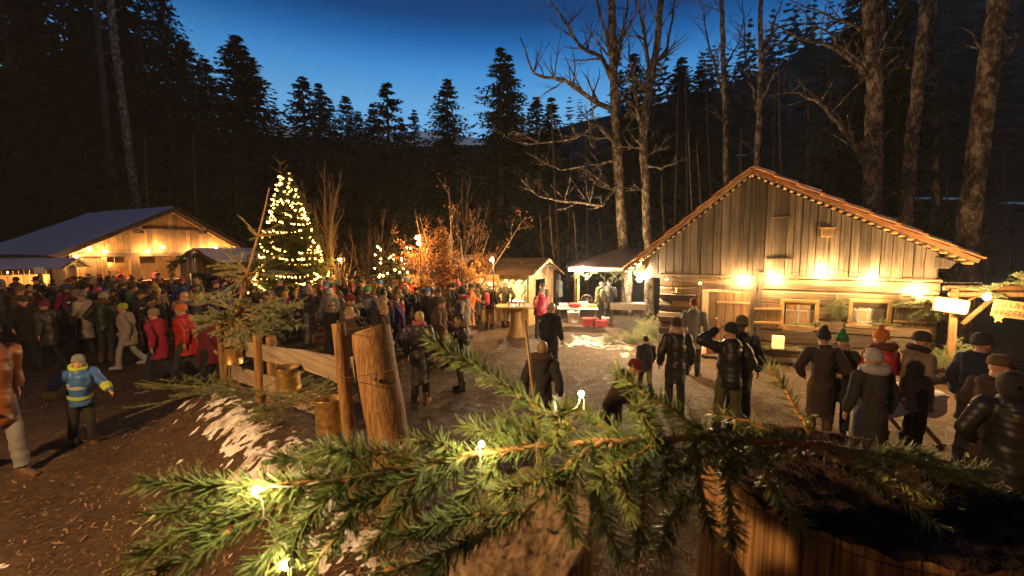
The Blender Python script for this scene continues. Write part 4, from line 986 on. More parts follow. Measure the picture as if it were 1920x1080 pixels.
g = thing('garland', 'fir garland hanging along the front edge of the grill marquee', 'garland', (2.55, 17.0, 0), R(-6))
bough_parts(g, [((.1 + 2.9 * rg.random(), -.12, 2.1 + rg.uniform(-.05, .05)), (rg.uniform(-1, 1), rg.uniform(-.6, .1), rg.uniform(-1, .1)), rg.uniform(.3, .5)) for _ in range(34)], rg, .035, .006, 150, 6, .006, 'fir', False)
g = thing('garland', 'fir garland following the gable edge of the little barn stall', 'garland', S3, R(-22)); L3 = []
for k in range(44):
    u = k / 43; x = -.3 + 3.7 * u; z = 2.98 - abs(u - .5) * 2 * .75 - .08; L3.append(((x, -.36, z), (rg.uniform(-1, 1), rg.uniform(-.5, .1), rg.uniform(-1, .1)), rg.uniform(.25, .45)))
for k in range(16): L3.append(((-.2, -.3, 2.2 - .11 * k), (rg.uniform(-1, 1), -.3, -1), .35))
bough_parts(g, L3, rg, .05, .009, 90, 6, .008, 'xmas', False)
g = thing('garland', 'fir garland around the counter opening of the bright stall', 'garland', S1, S1A); L3 = []
for k in range(18): L3.append(((-.06, 3.0 * k / 17, 1.86), (-.3, rg.uniform(-1, 1), rg.uniform(-1, 0)), .33))
for k in range(12): L3.append(((-.08, .08, 1.85 - .085 * k), (-.4, rg.uniform(-.3, .8), -1), .3))
bough_parts(g, L3, rg, .04, .007, 110, 6, .006, 'fir', False)
# ------------------------------------------------------------------ lamps standing in the yard
def lamp_pole(label, loc, h, arm, key, r, col, watts, n=1, lean=0):
    t = thing('lamp_pole', label, 'lamp', loc, 0, 'lamps on poles'); MB().tube([(0, 0, -.1), (lean * .5, 0, h * .5), (lean, 0, h)], [.028, .025, .02], 8).build('pole', M['beam'], t)
    for k in range(n):
        p = Vector((lean + arm * (1 - .5 * k), -.05, h - .12 - .22 * k)); MB().tube([(lean, 0, h - .05 - .22 * k), p + Vector((0, 0, .1))], .012, 6).build('arm', M['metal'], t); bulb(t, p, key, r, col, watts)
    return t
lamp_pole('tall lamp pole beside the path throwing the shadow of the running child', (-5.0, .3, gz(-5.0, .3)), 3.9, .45, 'path', .09, (1, .55, .21), 950)
q = at_y(788, 447, 16.6); lamp_pole('lamp pole with two amber bulbs beside the copper leaved tree', (q.x, q.y, 0), q.z + .15, -.12, 'tree_lamp', .06, AMBER, 170, 2)
q = at_y(640, 487, 21.5); lamp_pole('small lamp pole with one amber bulb right of the Christmas tree', (q.x, q.y, 0), q.z + .12, -.05, 'tree_lamp', .06, AMBER, 170)
q = at_y(925, 487, 15.4); lamp_pole('slim lamp pole before the roof of the stall with the sign', (q.x, q.y, 0), q.z + .12, -.05, 'stall_lamp', .06, WARM, 240)
q = HO + HX * W(1199, 524, -.1)[0] + HYD * -.1 + Vector((0, 0, W(1199, 524, -.1)[1])); el_ = thing('hanging_lamp', 'white work lamp hung under the left eave of the log hut', 'lamp', q); bulb(el_, (0, 0, 0), 'eave', .075, (1, .70, .38), 600); MB().tube([(0, 0, .12), (.05, .02, .22), (.12, .04, .30)], .008, 5).build('cable', M['cord'], el_)
q = at_y(104, 492, 20.5); lamp_pole('pair of glaring floodlights at the left corner of the barn', (q.x + .3, q.y, 0), q.z + .12, -.3, 'flood', .10, WARM, 420, 2)

# ------------------------------------------------------------------ fence in the foreground
FN, FF = Vector((-.72, 2.75, 0)), Vector((-3.5, 5.3, 0)); fd = (FF - FN).normalized(); fn_ = Vector((fd.y, -fd.x, 0))
if fn_.y > 0: fn_ = -fn_
def FP(px, py, off=0): return on_plane(px, py, FN + fn_ * off, fn_)
def px_on(px, py, off=0):
    p = FP(px, py, off); return p, (p - Vector((0, 0, CAMZ))).dot(Vector((0, CP, -SP))) / FPX     # point, metres per photo pixel
fence = thing('fence', 'rustic fence of round posts, stakes and grey boards along the path', 'fence', FP(560, 790))
FI = -fence.location
def fpost(name, pts, w, off, mat='post', n=14, slant=0, seed=1):
    rg = random.Random(seed); P = []; RR = []
    for (px, py) in pts: p, m = px_on(px, py, off); P.append(p); RR.append(w * m / 2)
    low = P[-1].copy(); g = gz(low.x, low.y) - .15
    if low.z > g: d = (P[-1] - P[0]).normalized(); P.append(low + d * ((low.z - g) / -d.z)); RR.append(RR[-1] * 1.05)
    path = []; rad = []
    for i in range(len(P) - 1):
        for k in range(5): u = k / 5; path.append(P[i].lerp(P[i + 1], u)); rad.append((RR[i] + (RR[i + 1] - RR[i]) * u) * rg.uniform(.965, 1.035))
    path.append(P[-1]); rad.append(RR[-1])
    mb = MB().tube([p + FI for p in path], rad, n, True)
    if slant:
        for j in range(n): v = Vector(mb.v[j]); c = path[0] + FI; mb.v[j] = tuple(v + Vector((0, 0, slant * (v - c).dot(Vector((1, 0, 0))))))
    o = mb.build(name, M[mat], fence, True); m = o.modifiers.new('bevel', 'BEVEL'); m.width = .006; m.segments = 2; m.angle_limit = R(50); return o
fpost('post', [(694, 618), (712, 720), (735, 845)], 74, -.12, slant=.12, seed=1, n=22)
fpost('stake', [(634, 606), (645, 715), (658, 835)], 24, .10, seed=2)
fpost('post', [(505, 630), (508, 700), (515, 782)], 22, -.07, seed=3)
fpost('stake', [(483, 628), (486, 700), (488, 782)], 16, .05, seed=4)
fpost('post', [(426, 588), (432, 650), (437, 728)], 22, -.07, seed=5)
fpost('stake', [(409, 600), (414, 660), (420, 728)], 9, .05, seed=6)
kp, km = px_on(715, 707, -.12); ko = MB().ball((0, 0, 0), (.016, .008, .02), 12, 8).build('knot', M['beam'], fence, True); ko.location = kp + FI + Vector((0, -.5, .1)).normalized() * (37 * km * .97); bevel(ko, .001)
def fboard(pts, off, th=.03):
    P = [FP(a, b, off) for a, b in pts]; o = MB().prism([p + FI for p in P], fn_ * -th / 2, fn_ * th / 2).build('board', M['fence_plank'], fence); bevel(o, .006, 2)
    bm = bmesh.new(); bm.from_mesh(o.data); bmesh.ops.recalc_face_normals(bm, faces=bm.faces); bm.to_mesh(o.data); bm.free(); return o
fboard([(413, 632), (450, 637), (487, 646), (487, 672), (450, 666), (413, 660)], 0)
fboard([(489, 645), (530, 652), (570, 656), (602, 663), (650, 671), (650, 724), (606, 705), (560, 690), (530, 684), (489, 675)], .012)
fboard([(418, 677), (450, 688), (487, 699), (487, 728), (450, 716), (418, 705)], .0)
fboard([(489, 700), (530, 712), (562, 732), (570, 730), (605, 742), (650, 748), (650, 790), (606, 781), (560, 766), (530, 752), (489, 732)], .012)
o = MB().prism([FP(660, 668, -.03) + FI, FP(671, 668, -.03) + FI, FP(712, 840, -.03) + FI, FP(697, 840, -.03) + FI], fn_ * -.06, fn_ * .02).build('board', M['fence_plank'], fence); bevel(o, .006)
def wire(pts, off): MB().tube([FP(a, b, off) + FI for a, b in pts], .0025, 5).build('wire', M['metal'], fence)
wire([(404, 617), (418, 619), (440, 618)], .08); wire([(478, 641), (490, 643), (516, 642)], .1); wire([(625, 617), (646, 619), (660, 616), (700, 612)], .13); wire([(634, 706), (655, 708), (690, 703), (735, 694), (750, 690)], .16)
def can(label, px, py, w, h, ribs, seed):
    p, m = px_on(px, py, .13); r = w * m / 2; H = h * m
    t = thing('tin_can', label, 'can', p - Vector((0, 0, H / 2)), 0, 'tin can lanterns on the fence'); t.rotation_euler = (R(random.Random(seed).uniform(-3, 3)), R(random.Random(seed + 5).uniform(-4, 4)), 0)
    pr = [(.0, .003), (r * .97, .003), (r, .006)]
    for i in range(ribs * 2 + 1): z = H * (.06 + .86 * i / (ribs * 2)); pr.append((r * (1.0 if i % 2 else .965), z))
    pr += [(r, H * .965), (r * 1.025, H * .985), (r * 1.02, H), (r * .96, H), (r * .95, .02), (0, .02)]
    o = MB().lathe(pr, 32).build('body', M['tin'], t, True)
    MB().tube([(r * math.cos(a) * 1.0, r * math.sin(a) * .25 - .0, H * .94 + r * .8 * math.sin(a)) for a in np.linspace(0, math.pi, 9)], .002, 5).build('wire_handle', M['metal'], t)
    return t
can('small smooth tin can hung on the far fence board', 437, 667, 32, 30, 1, 1); can('medium dented tin can hung at the middle of the fence', 541, 708, 43, 43, 3, 2); can('large finely ribbed tin can hung low by the thick post', 620, 778, 52, 64, 14, 3)

# young fir lashed to the far post
rg = random.Random(12)
ft = at_y(505, 352, 5.15); fb = at_y(424, 668, 5.35); fir = thing('fir_sapling', 'cut young fir with bare leader leaning on the far fence post', 'tree', fb)
FT = lambda px, py, Y=5.2: at_y(px, py, Y) - fb
MB().tube([Vector((-.03, .02, -.35)), Vector((0, 0, 0)), FT(440, 600), FT(463, 515), FT(484, 442), FT(497, 390), ft - fb], [.024, .022, .019, .016, .012, .010, .008], 8).build('trunk', M['pale_wood'], fir, True)
bg_ = []
for (tx, ty) in ((456, 405), (462, 432), (517, 421), (529, 440), (468, 450)): a = FT(484, 443); d = FT(tx, ty, 5.2 + rg.uniform(-.25, .25)) - a; bg_.append((a, d, d.length * 1.15))
n1 = bough_parts(fir, bg_, rg, .014, .0024, 800, 0, .009, 'pale_fir', False, 0)
bg_ = []
for (tx, ty) in ((392, 487), (405, 512), (420, 465), (535, 490), (545, 520), (555, 508), (430, 505), (515, 545), (400, 545)): a = FT(465 + rg.uniform(-3, 3), 512 + rg.uniform(-8, 8)); d = FT(tx, ty, 5.2 + rg.uniform(-.4, .35)) - a; bg_.append((a, d, d.length * 1.0))
bough_parts(fir, bg_, rg, .019, .0031, 420, 7, .007, 'pale_fir', False, .01, .6)
bg_ = []
for (tx, ty) in ((388, 580), (372, 605), (395, 560), (530, 575), (562, 565), (575, 600), (540, 610), (520, 640), (490, 640), (560, 545), (505, 590), (470, 640), (410, 620), (450, 560), (500, 560), (535, 630), (480, 600), (360, 590), (420, 585), (400, 600), (455, 625), (550, 585)): a = FT(440 + rg.uniform(-8, 12), 598 + rg.uniform(-25, 20)); d = FT(tx, ty, 5.25 + rg.uniform(-.5, .45)) - a; bg_.append((a, d, d.length * 1.0))
bough_parts(fir, bg_, rg, .022, .0034, 360, 10, .007, 'pale_fir', True, .015, .65)
# loose boughs on the bank
for label, pts in (('loose fir boughs lying at the foot of the far fence post', [((430, 728), (330, 697)), ((425, 735), (345, 728)), ((440, 735), (380, 745)), ((450, 730), (520, 712)), ((460, 728), (400, 715))]), ('loose fir bough on the snow under the middle of the fence', [((520, 775), (470, 790)), ((525, 770), (560, 775))])):
    p0 = FP(*pts[0][0]); t = thing('fir_bough', label, 'bough', p0, 0, 'loose fir boughs'); L3 = []
    for a, b in pts:
        A = FP(*a, .1); Bq = FP(*b, .35); A.z = max(A.z, gz(A.x, A.y) + .05); Bq.z = max(Bq.z, gz(Bq.x, Bq.y) + .12); L3.append((A - p0, Bq - A, (Bq - A).length))
    bough_parts(t, L3, rg, .02, .0026, 300, 11, .005, 'fir', True, .0, .7)
# dry grass tufts along the bank
V = []; Fq = []
for i in range(2600):
    t_ = rg.random(); s_ = rg.gauss(0, .28); x = FA[0] + (FB[0] - FA[0]) * t_ - .7 * s_ - .05; y = FA[1] + (FB[1] - FA[1]) * t_ - .7 * s_
    if mnoise.noise((x * 3, y * 3, 4)) < .02: continue
    z = gzn(x, y); h = rg.uniform(.03, .12); a = rg.uniform(0, 6.28); dx, dy = math.cos(a) * h * .8, math.sin(a) * h * .8; b = len(V)
    V += [(x - dy * .03, y + dx * .03, z), (x + dy * .03, y - dx * .03, z), (x + dx + .001, y + dy, z + h * .6), (x + dx, y + dy + .001, z + h * .6)]; Fq.append((b, b + 1, b + 2, b + 3))
M['dry_grass'] = foliage_mat('dry_grass', (.09, .075, .025), (.26, .20, .08), 9)
kind(link('grass', np_mesh('grass', V, Fq), M['dry_grass']), 'stuff', 'dry grass on the bank along the fence')

# ------------------------------------------------------------------ stumps and bough right before the camera
M['rotten'] = simple('rotten_wood', (.042, .027, .018), 1.0, 0, .7, 30, 1.0, .02, spec=.1)
def stump(label, c, r, h, tilt, seed, n=96, mat='cut_face'):
    """round post with a slanting weathered cut; c = centre of the cut face"""
    rg = random.Random(seed); t = thing('wooden_post', label, 'post', (c[0], c[1], c[2] - h)); mb = MB(); rad = [r * (1 + .05 * mnoise.noise((math.cos(6.283 * j / n) * 1.5, math.sin(6.283 * j / n) * 1.5, seed)) + rg.uniform(-.008, .008)) for j in range(n)]
    zt = lambda x, y: h + tilt[0] * x + tilt[1] * y
    for lv in range(9):
        for j in range(n):
            a = 6.283 * j / n; x, y = rad[j] * math.cos(a), rad[j] * math.sin(a); k = lv / 8; mb.v.append((x * (1.06 - .06 * k), y * (1.06 - .06 * k), (zt(x, y) - .004 - .012 * rg.random() ** 2 * (lv == 8)) * k))
    mb.f += [(l * n + j, l * n + (j + 1) % n, (l + 1) * n + (j + 1) % n, (l + 1) * n + j) for l in range(8) for j in range(n)]
    mb.build('trunk', M['post_near'], t, True)
    ct = MB()
    for ring in range(24):
        f = 1 - ring / 24
        for j in range(n):
            a = 6.283 * j / n; x, y = rad[j] * math.cos(a) * f, rad[j] * math.sin(a) * f; ct.v.append((x * (1.004 if not ring else 1), y * (1.004 if not ring else 1), zt(x, y) - (.02 if not ring else .003) + (.012 * mnoise.noise((x * 30, y * 55, seed)) + .007 * mnoise.noise((x * 80, y * 160, seed))) * (1 if ring else .6)))
    ct.v.append((0, 0, h)); ct.f += [(l * n + j, l * n + (j + 1) % n, (l + 1) * n + (j + 1) % n, (l + 1) * n + j) for l in range(23) for j in range(n)] + [(23 * n + j, 23 * n + (j + 1) % n, 24 * n) for j in range(n)]
    ct.build('cut_face', M[mat], t, True); return t
c = at_y(975, 985, .66); stump('round post with a slanting cut under the bough, nearest to the middle', c, .118, c.z - gz(c.x, c.y) + .1, (.38, .30), 3)
c = at_y(1620, 893, .72); sp_ = stump('thick old post with dark rotten top under the bough', c, .20, c.z - gz(c.x, c.y) + .1, (-.12, .06), 8, mat='rotten'); sp_.scale = (1.38, 1, 1)
cane = thing('cane', 'thin wooden cane sticking up behind the bough', 'stick', at_y(1014, 850, 1.05)); ci = -Vector(cane.location)
MB().tube([at_y(984, 600, 1.12) + ci, at_y(996, 700, 1.08) + ci, at_y(1010, 800, 1.06) + ci, at_y(1016, 900, 1.05) + ci, Vector((.07, 1.05, gz(.07, 1.05) - .05)) + ci], [.004, .0045, .0055, .006, .006], 8).build('stem', M['pale_wood'], cane, True)

bo = thing('spruce_bough', 'big green spruce bough with tiny lights filling the foreground', 'bough', at_y(1500, 828, .62)); bi = -Vector(bo.location)
TW = []     # (photo path with depth, stem radius, needles per metre, needle length)
def tw(pts, r, side=0, ang=.75, sl=.3, nl=.021):
    TW.append((pts, r, side, ang, sl, nl))
tw([(1560, 838, .64), (1460, 828, .62), (1380, 822, .60), (1240, 823, .58), (1130, 828, .56), (1085, 855, .55), (1040, 905, .54), (980, 960, .53), (905, 1003, .52), (810, 1045, .50), (700, 1085, .49)], .0052)
tw([(1120, 830, .56), (1010, 838, .56), (900, 850, .55), (800, 868, .53), (700, 888, .51), (610, 912, .49), (520, 950, .47), (410, 1003, .45), (290, 1078, .43)], .0042)
tw([(1075, 808, .57), (1010, 765, .57), (945, 720, .57), (880, 682, .57), (808, 640, .57)], .0030)
tw([(1040, 835, .56), (1045, 800, .52), (1055, 770, .50)], .0025)
tw([(1330, 820, .59), (1260, 770, .60), (1200, 735, .61), (1160, 700, .62)], .0026)
tw([(1230, 825, .58), (1210, 790, .53), (1195, 760, .50)], .0024)
tw([(1180, 824, .57), (1120, 790, .62), (1070, 765, .66)], .0024)
tw([(1145, 830, .56), (1128, 870, .55), (1122, 940, .54), (1140, 1000, .53), (1165, 1050, .52)], .0028)
tw([(1215, 826, .57), (1208, 900, .56), (1203, 970, .55), (1196, 1040, .54)], .0027)
tw([(1300, 823, .59), (1305, 880, .57), (1320, 950, .56), (1335, 1000, .55)], .0027)
tw([(1362, 824, .60), (1365, 890, .58), (1368, 960, .57), (1372, 1030, .56)], .0026)
tw([(1300, 920, .57), (1275, 950, .55), (1250, 990, .54), (1235, 1035, .53)], .0023)
tw([(1420, 830, .61), (1440, 900, .60), (1470, 950, .59), (1520, 1010, .58)], .0024)
tw([(640, 902, .50), (560, 905, .48), (470, 908, .47), (380, 910, .46), (275, 905, .45)], .0027)
tw([(590, 920, .49), (500, 930, .47), (400, 945, .46), (290, 962, .45)], .0027)
tw([(690, 892, .51), (640, 868, .52), (580, 862, .53), (520, 858, .54)], .0024)
tw([(790, 870, .53), (720, 845, .55), (660, 838, .56), (620, 830, .57)], .0024)
tw([(740, 880, .52), (690, 930, .50), (640, 990, .48), (590, 1060, .46)], .0028)
tw([(630, 910, .49), (580, 960, .47), (530, 1010, .45), (470, 1070, .44)], .0026)
tw([(520, 950, .47), (440, 965, .46), (340, 1000, .44), (250, 1050, .43)], .0024)
tw([(870, 855, .54), (820, 900, .53), (770, 930, .52), (720, 990, .50), (690, 1030, .49)], .0026)
tw([(950, 845, .55), (900, 905, .53), (850, 960, .52), (790, 1000, .50)], .0024)
tw([(980, 958, .53), (900, 965, .51), (820, 985, .50), (750, 1010, .48)], .0024)
tw([(905, 1003, .52), (850, 1030, .50), (800, 1080, .48)], .0022)
tw([(1085, 855, .55), (1060, 930, .52), (1075, 1000, .50)], .0022)
tw([(1560, 838, .64), (1640, 850, .66), (1740, 872, .68), (1830, 905, .69), (1910, 940, .70)], .0032)
tw([(1540, 836, .64), (1610, 880, .62), (1690, 930, .60), (1760, 990, .58)], .0028)
tw([(1600, 845, .65), (1690, 900, .66), (1790, 950, .66), (1880, 1000, .66)], .0026)
tw([(1500, 832, .63), (1440, 850, .60), (1400, 870, .58), (1350, 880, .57)], .0024)
tw([(1520, 815, .66), (1490, 760, .68), (1465, 720, .69), (1440, 690, .70)], .0026)
tw([(1480, 826, .64), (1400, 790, .66), (1330, 770, .68)], .0024)
tw([(1250, 822, .58), (1180, 860, .53), (1120, 900, .50)], .0022)
tw([(1400, 826, .6), (1330, 850, .57), (1270, 885, .54)], .0022)
tw([(1000, 838, .56), (930, 810, .58), (870, 800, .6)], .0022)
tw([(1060, 835, .56), (990, 800, .6), (930, 785, .63)], .0022)
tw([(1640, 850, .66), (1700, 845, .68), (1760, 860, .70)], .0022)
tw([(1700, 862, .67), (1780, 880, .68), (1850, 880, .70)], .0022)
tw([(660, 898, .50), (600, 945, .47), (560, 1000, .45), (540, 1060, .43)], .0022)
tw([(820, 864, .53), (760, 905, .50), (700, 935, .48), (640, 945, .47)], .0022)
tw([(1060, 880, .55), (1000, 905, .51), (930, 925, .49)], .0022)
tw([(1170, 826, .57), (1165, 900, .52), (1180, 960, .50)], .0022)
tw([(1260, 824, .58), (1255, 880, .54), (1240, 930, .52)], .0022)
tw([(430, 995, .45), (370, 1040, .43), (330, 1085, .42)], .0022)
tw([(700, 888, .51), (660, 850, .50), (600, 840, .49)], .0022)
tw([(860, 858, .54), (820, 830, .53), (770, 825, .52)], .0022)
rg = random.Random(9)
for i, (pts, r, side, ang, sl, nl) in enumerate(TW):
    P = [at_y(a, b, Y) + bi for a, b, Y in pts]; sm = []
    for k in range(len(P) - 1):
        for s in range(4): sm.append(P[k].lerp(P[k + 1], s / 4) + Vector((rg.gauss(0, .0012), rg.gauss(0, .0012), rg.gauss(0, .0012))))
    sm.append(P[-1]); m_ = len(sm)
    st = MB().tube(sm, [r * 1.3 * (1 - (.55 if i > 1 else .6) * k / (m_ - 1)) for k in range(m_)], 7)
    o = st.build('twig', M['twig'], bo, True)
    lo = 0 if i > 1 else int(m_ * .0)
    V, Fq = needle_arrays([sm[lo:]], (1750 if i > 1 else 1050) if pts[0][0] < 1480 or i < 2 else 800, nl * 1.2, .00115, .75, .75)
    nd = link('needles', np_mesh('needles', V, Fq), M['bough'], o); nd['kind'] = 'stuff'
fl = thing('fairy_lights', 'string of tiny white lights wound through the foreground bough', 'fairy lights', bo.location, 0)
LP = [(480, 918, .44), (903, 833, .52), (1090, 738, .56), (535, 1062, .43)]
BULB['fairy'] = ico('bulb', .0032, 2); BULB['fairy'].materials.append(emit('bulb_fairy', (1, .80, .48), 1300))
for a, b, Y in LP:
    p = at_y(a, b, Y) + bi; o = link('bulb', BULB['fairy'], None, fl); o.location = p
wp = [at_y(a, b, Y) + bi for a, b, Y in ((535, 1062, .43), (505, 1000, .45), (480, 922, .445), (600, 900, .47), (760, 880, .52), (880, 858, .54), (903, 838, .525), (900, 900, .52), (880, 1010, .5), (1000, 900, .53), (1012, 825, .55), (1060, 790, .56), (1090, 742, .562), (1100, 800, .58), (1150, 900, .56), (1250, 1060, .53))]
sm = []
for k in range(len(wp) - 1):
    for s in range(5): sm.append(wp[k].lerp(wp[k + 1], s / 5) + Vector((rg.gauss(0, .002), rg.gauss(0, .002), rg.gauss(0, .002))))
MB().tube(sm, .0007, 5).build('cable', M['rope'], fl)

# ------------------------------------------------------------------ christmas tree
XT = at_y(540, 300, 21.0); xb = Vector((XT.x - .05, 21.0, 0)); XH = XT.z - .35
xm = thing('christmas_tree', 'tall Christmas tree wound with strings of small warm lights', 'tree', xb)
cm = spruce_mesh('crown', XH, 2.3, 50, 14, 21, .06, .045, .16, .14); cm.materials.append(M['xmas']); link('crown', cm, None, xm)
MB().tube([(0, 0, -.1), (0, 0, XH * .5), (-.25, 0, XH * .93), (-.42, 0, XH + .55)], [.11, .08, .03, .008], 8).build('trunk', M['bark_dark'], xm, True)
ld = MB()
for z, a, l in ((XH + .12, .4, .5), (XH + .12, 2.7, .45), (XH + .12, 4.4, .5), (XH + .12, 5.6, .4), (XH - .25, 1.2, .6), (XH - .25, 3.3, .65), (XH - .3, 0, .6), (XH - .3, 5, .6)):
    ld.tube(curve_pts((-.33, 0, z), (math.cos(a), math.sin(a), .8), l, rg, 4, -.08), [.018, .015, .012, .01, .006], 5)
ld.build('leader', M['bark_thin'], xm, True)
xs = thing('string_light', 'long string of small warm lights wound round the Christmas tree', 'string light', xb, 0, 'strings of bulbs')
bl = MB(); xr = lambda z: 2.05 * max(0, 1 - z / XH) ** .92 + .10; cb = MB(); bm_ = ico('b', .0185, 1); bv = [Vector(v.co) for v in bm_.vertices]; bfc = [tuple(p.vertices) for p in bm_.polygons]
zz = XH * .97; a0 = 4.0; rx_ = random.Random(6)
while zz > .55:                                      # uneven swags, from branch tip to branch tip
    span = rx_.uniform(.7, 1.5); dz = rx_.uniform(-.25, .75) * (.4 + 1.0 * (1 - zz / XH)); sag = rx_.uniform(.12, .42) * (.35 + .8 * (1 - zz / XH)); pth = []; acc = 0
    for i in range(15):
        u = i / 14; a = a0 + span * u; z = max(.3, zz - dz * u - sag * 4 * u * (1 - u) * .6); r = xr(z) * (1.02 - .10 * math.sin(math.pi * u)); pth.append(Vector((r * math.cos(a) - .28 * max(0, z / XH - .4), r * math.sin(a), z)))
    cb.tube(pth, .006, 3)
    for p_, q_ in zip(pth, pth[1:]):
        L_ = (q_ - p_).length; n_ = max(0, int(L_ / .21 + rx_.random()))
        for k in range(n_): bl.add([v + p_.lerp(q_, k / n_) + Vector((rx_.gauss(0, .025), rx_.gauss(0, .025), rx_.gauss(0, .025))) for v in bv], bfc)
    a0 += span; zz -= max(.04, .10 * (.4 + 1.0 * (1 - zz / XH))) + rx_.uniform(-.03, .03)
cb.build('cable', M['cord'], xs)
M['tree_bulbs'] = emit('small_warm_bulb', (1, .46, .085), 22); o = bl.build('bulbs', M['tree_bulbs'], xs, True); o['kind'] = 'stuff'
# little fir with globe lights
q = at_y(738, 440, 18.5); gb = Vector((q.x, 18.5, 0)); gf = thing('fir_tree', 'little flat topped fir hung with bright globe lights', 'tree', gb)
cm = spruce_mesh('crown', q.z, 1.5, 14, 8, 41, .25, .05, .2, .05, .2); cm.materials.append(M['xmas']); link('crown', cm, None, gf); MB().tube([(0, 0, -.1), (0, 0, q.z)], [.06, .01], 6).build('trunk', M['bark_dark'], gf)
gs = thing('string_light', 'cluster of amber globe lights in the little fir', 'string light', gb, 0, 'strings of bulbs'); pp = []
for i in range(26): a = rg.uniform(3.4, 6.1); r = rg.uniform(.5, 1.05); pp.append(Vector((r * math.cos(a) * .95, r * math.sin(a) * .7, rg.uniform(1.75, 3.1))))
pp.sort(key=lambda v: (round(v.z * 2), v.x)); MB().tube(pp, .006, 4).build('cable', M['cord'], gs)
for p in pp: bulb(gs, p, 'globe', .036, (1, .55, .14), 1.6, False)

# ------------------------------------------------------------------ stump table and goods
tb = at_z(968, 632, 0); tt = thing('stump_table', 'standing table made of a flared tree trunk with a plank top', 'table', tb)
MB().lathe([(.36, -.02), (.33, .06), (.25, .25), (.20, .55), (.19, .85), (.21, 1.02)], 18, close=True).build('trunk', M['post'], tt, True)
for i, y in enumerate((-.36, -.12, .12, .36)): bevel(MB().box((-.05, y, 1.05), (1.35 - .1 * abs(i - 1.5), .225, .05), Matrix.Rotation(R(2 * i - 3), 3, 'Z')).build('top_plank', M['pale_wood_x'], tt), .008)
def cup(label, loc, r=.038, h=.09, mat='plastic_white', group='paper cups'):
    t = thing('cup', label, 'cup', loc, 0, group); MB().lathe([(0, .002), (r * .75, .002), (r, h), (r * 1.06, h), (r * 1.06, h - .006), (r * .96, h - .004), (r * .72, .006), (0, .006)], 18).build('body', M[mat], t, True); return t
for i, (dx, dy, m, lab) in enumerate(((-.25, -.1, 'cloth_white', 'white paper cup at the left of the stump table'), (.1, -.2, 'orange', 'orange paper cup on the stump table'), (.25, .1, 'plastic_white', 'white paper cup beside the orange one on the stump table'), (.0, .15, 'tile', 'brown mug at the back of the stump table'))):
    cup(lab, (tb.x + dx, tb.y + dy, 1.076), .04, .1, m)
# folding table on the right
TC = at_z(1690, 733, .78); ft_ = thing('folding_table', 'small folding table with crossed wooden legs under a white cloth', 'table', (TC.x, TC.y, 0), R(12))
cl = MB(); n = 40; rx, ry = .52, .34
ringz = [(0, .80), (.97, .80), (1.0, .79), (1.01, .72), (1.03, .62)]
for f, z in ringz:
    for j in range(n):
        a = 6.283 * j / n; wv = .05 * math.sin(a * 7) * (1 if z < .75 else 0); zz = z - (.10 + .06 * math.sin(a * 4)) * (z < .66); ca, sa = math.cos(a), math.sin(a); k_ = (abs(ca) ** 4 + abs(sa) ** 4) ** -.25
        cl.v.append((rx * k_ * ca * (f + wv), ry * k_ * sa * (f + wv), zz))
cl.f += [(l * n + j, l * n + (j + 1) % n, (l + 1) * n + (j + 1) % n, (l + 1) * n + j) for l in range(len(ringz) - 1) for j in range(n)]
bevel(MB().box((0, 0, .765), (.96, .62, .03)).build('tabletop', M['pale_wood_x'], ft_), .006)
for y in (-.27, .27):
    MB().bar((-.42, y, .0), (.40, y, .75), .035, .05).build('leg', M['beam'], ft_); MB().bar((.42, y - .04, .0), (-.40, y - .04, .75), .035, .05).build('leg', M['pale_wood_x'], ft_)
    MB().bar((.30, y - .02, .02), (.5, y - .02, .02), .04, .03).build('foot', M['beam'], ft_)
clo = cl.build('tablecloth', M['cloth_white'], None, True); clo.location = (TC.x, TC.y, .004); clo.rotation_euler = (0, 0, R(12)); tag(clo, 'white cloth hanging over the small folding table', 'tablecloth')
def on_table(px, py): return at_z(px, py, .806)
q = on_table(1748, 722); cup('white paper cup at the right end of the folding table', q, .045, .11); q = on_table(1700, 715); cup('tall paper cup at the back of the folding table', q, .05, .14, 'orange')
q = on_table(1722, 729); pl = thing('plate', 'paper plate with a browned pastry on the folding table', 'plate', q); MB().lathe([(0, .004), (.09, .004), (.12, .018), (.122, .016), (.09, .0), (0, 0)], 24).build('dish', M['plastic_white'], pl, True)
pr = thing('pastry', 'browned pastry lying on the paper plate', 'food', q + Vector((0, 0, .012))); MB().tube([(.06 * math.cos(a) * (1 + .3 * math.cos(3 * a)), .05 * math.sin(a) * (1 + .3 * math.cos(3 * a)), .018 + .012 * math.sin(2 * a)) for a in np.linspace(0, 6.1, 22)], .017, 8).build('dough', M['tin'] if False else simple('baked_crust', (.42, .20, .06), .6, 0, .4, 30), pr, True)
q = at_z(1728, 775, .0); sb = MB().ball((0, 0, .06), (.17, .12, .08), 18, 10); 
for i, v in enumerate(sb.v): sb.v[i] = tuple(Vector(v) * (1 + .12 * mnoise.noise(Vector(v) * 12)))
o = sb.build('bag', M['cloth_white'], None, True); o.location = q; tag(o, 'white bag lying on the ground under the folding table', 'bag')

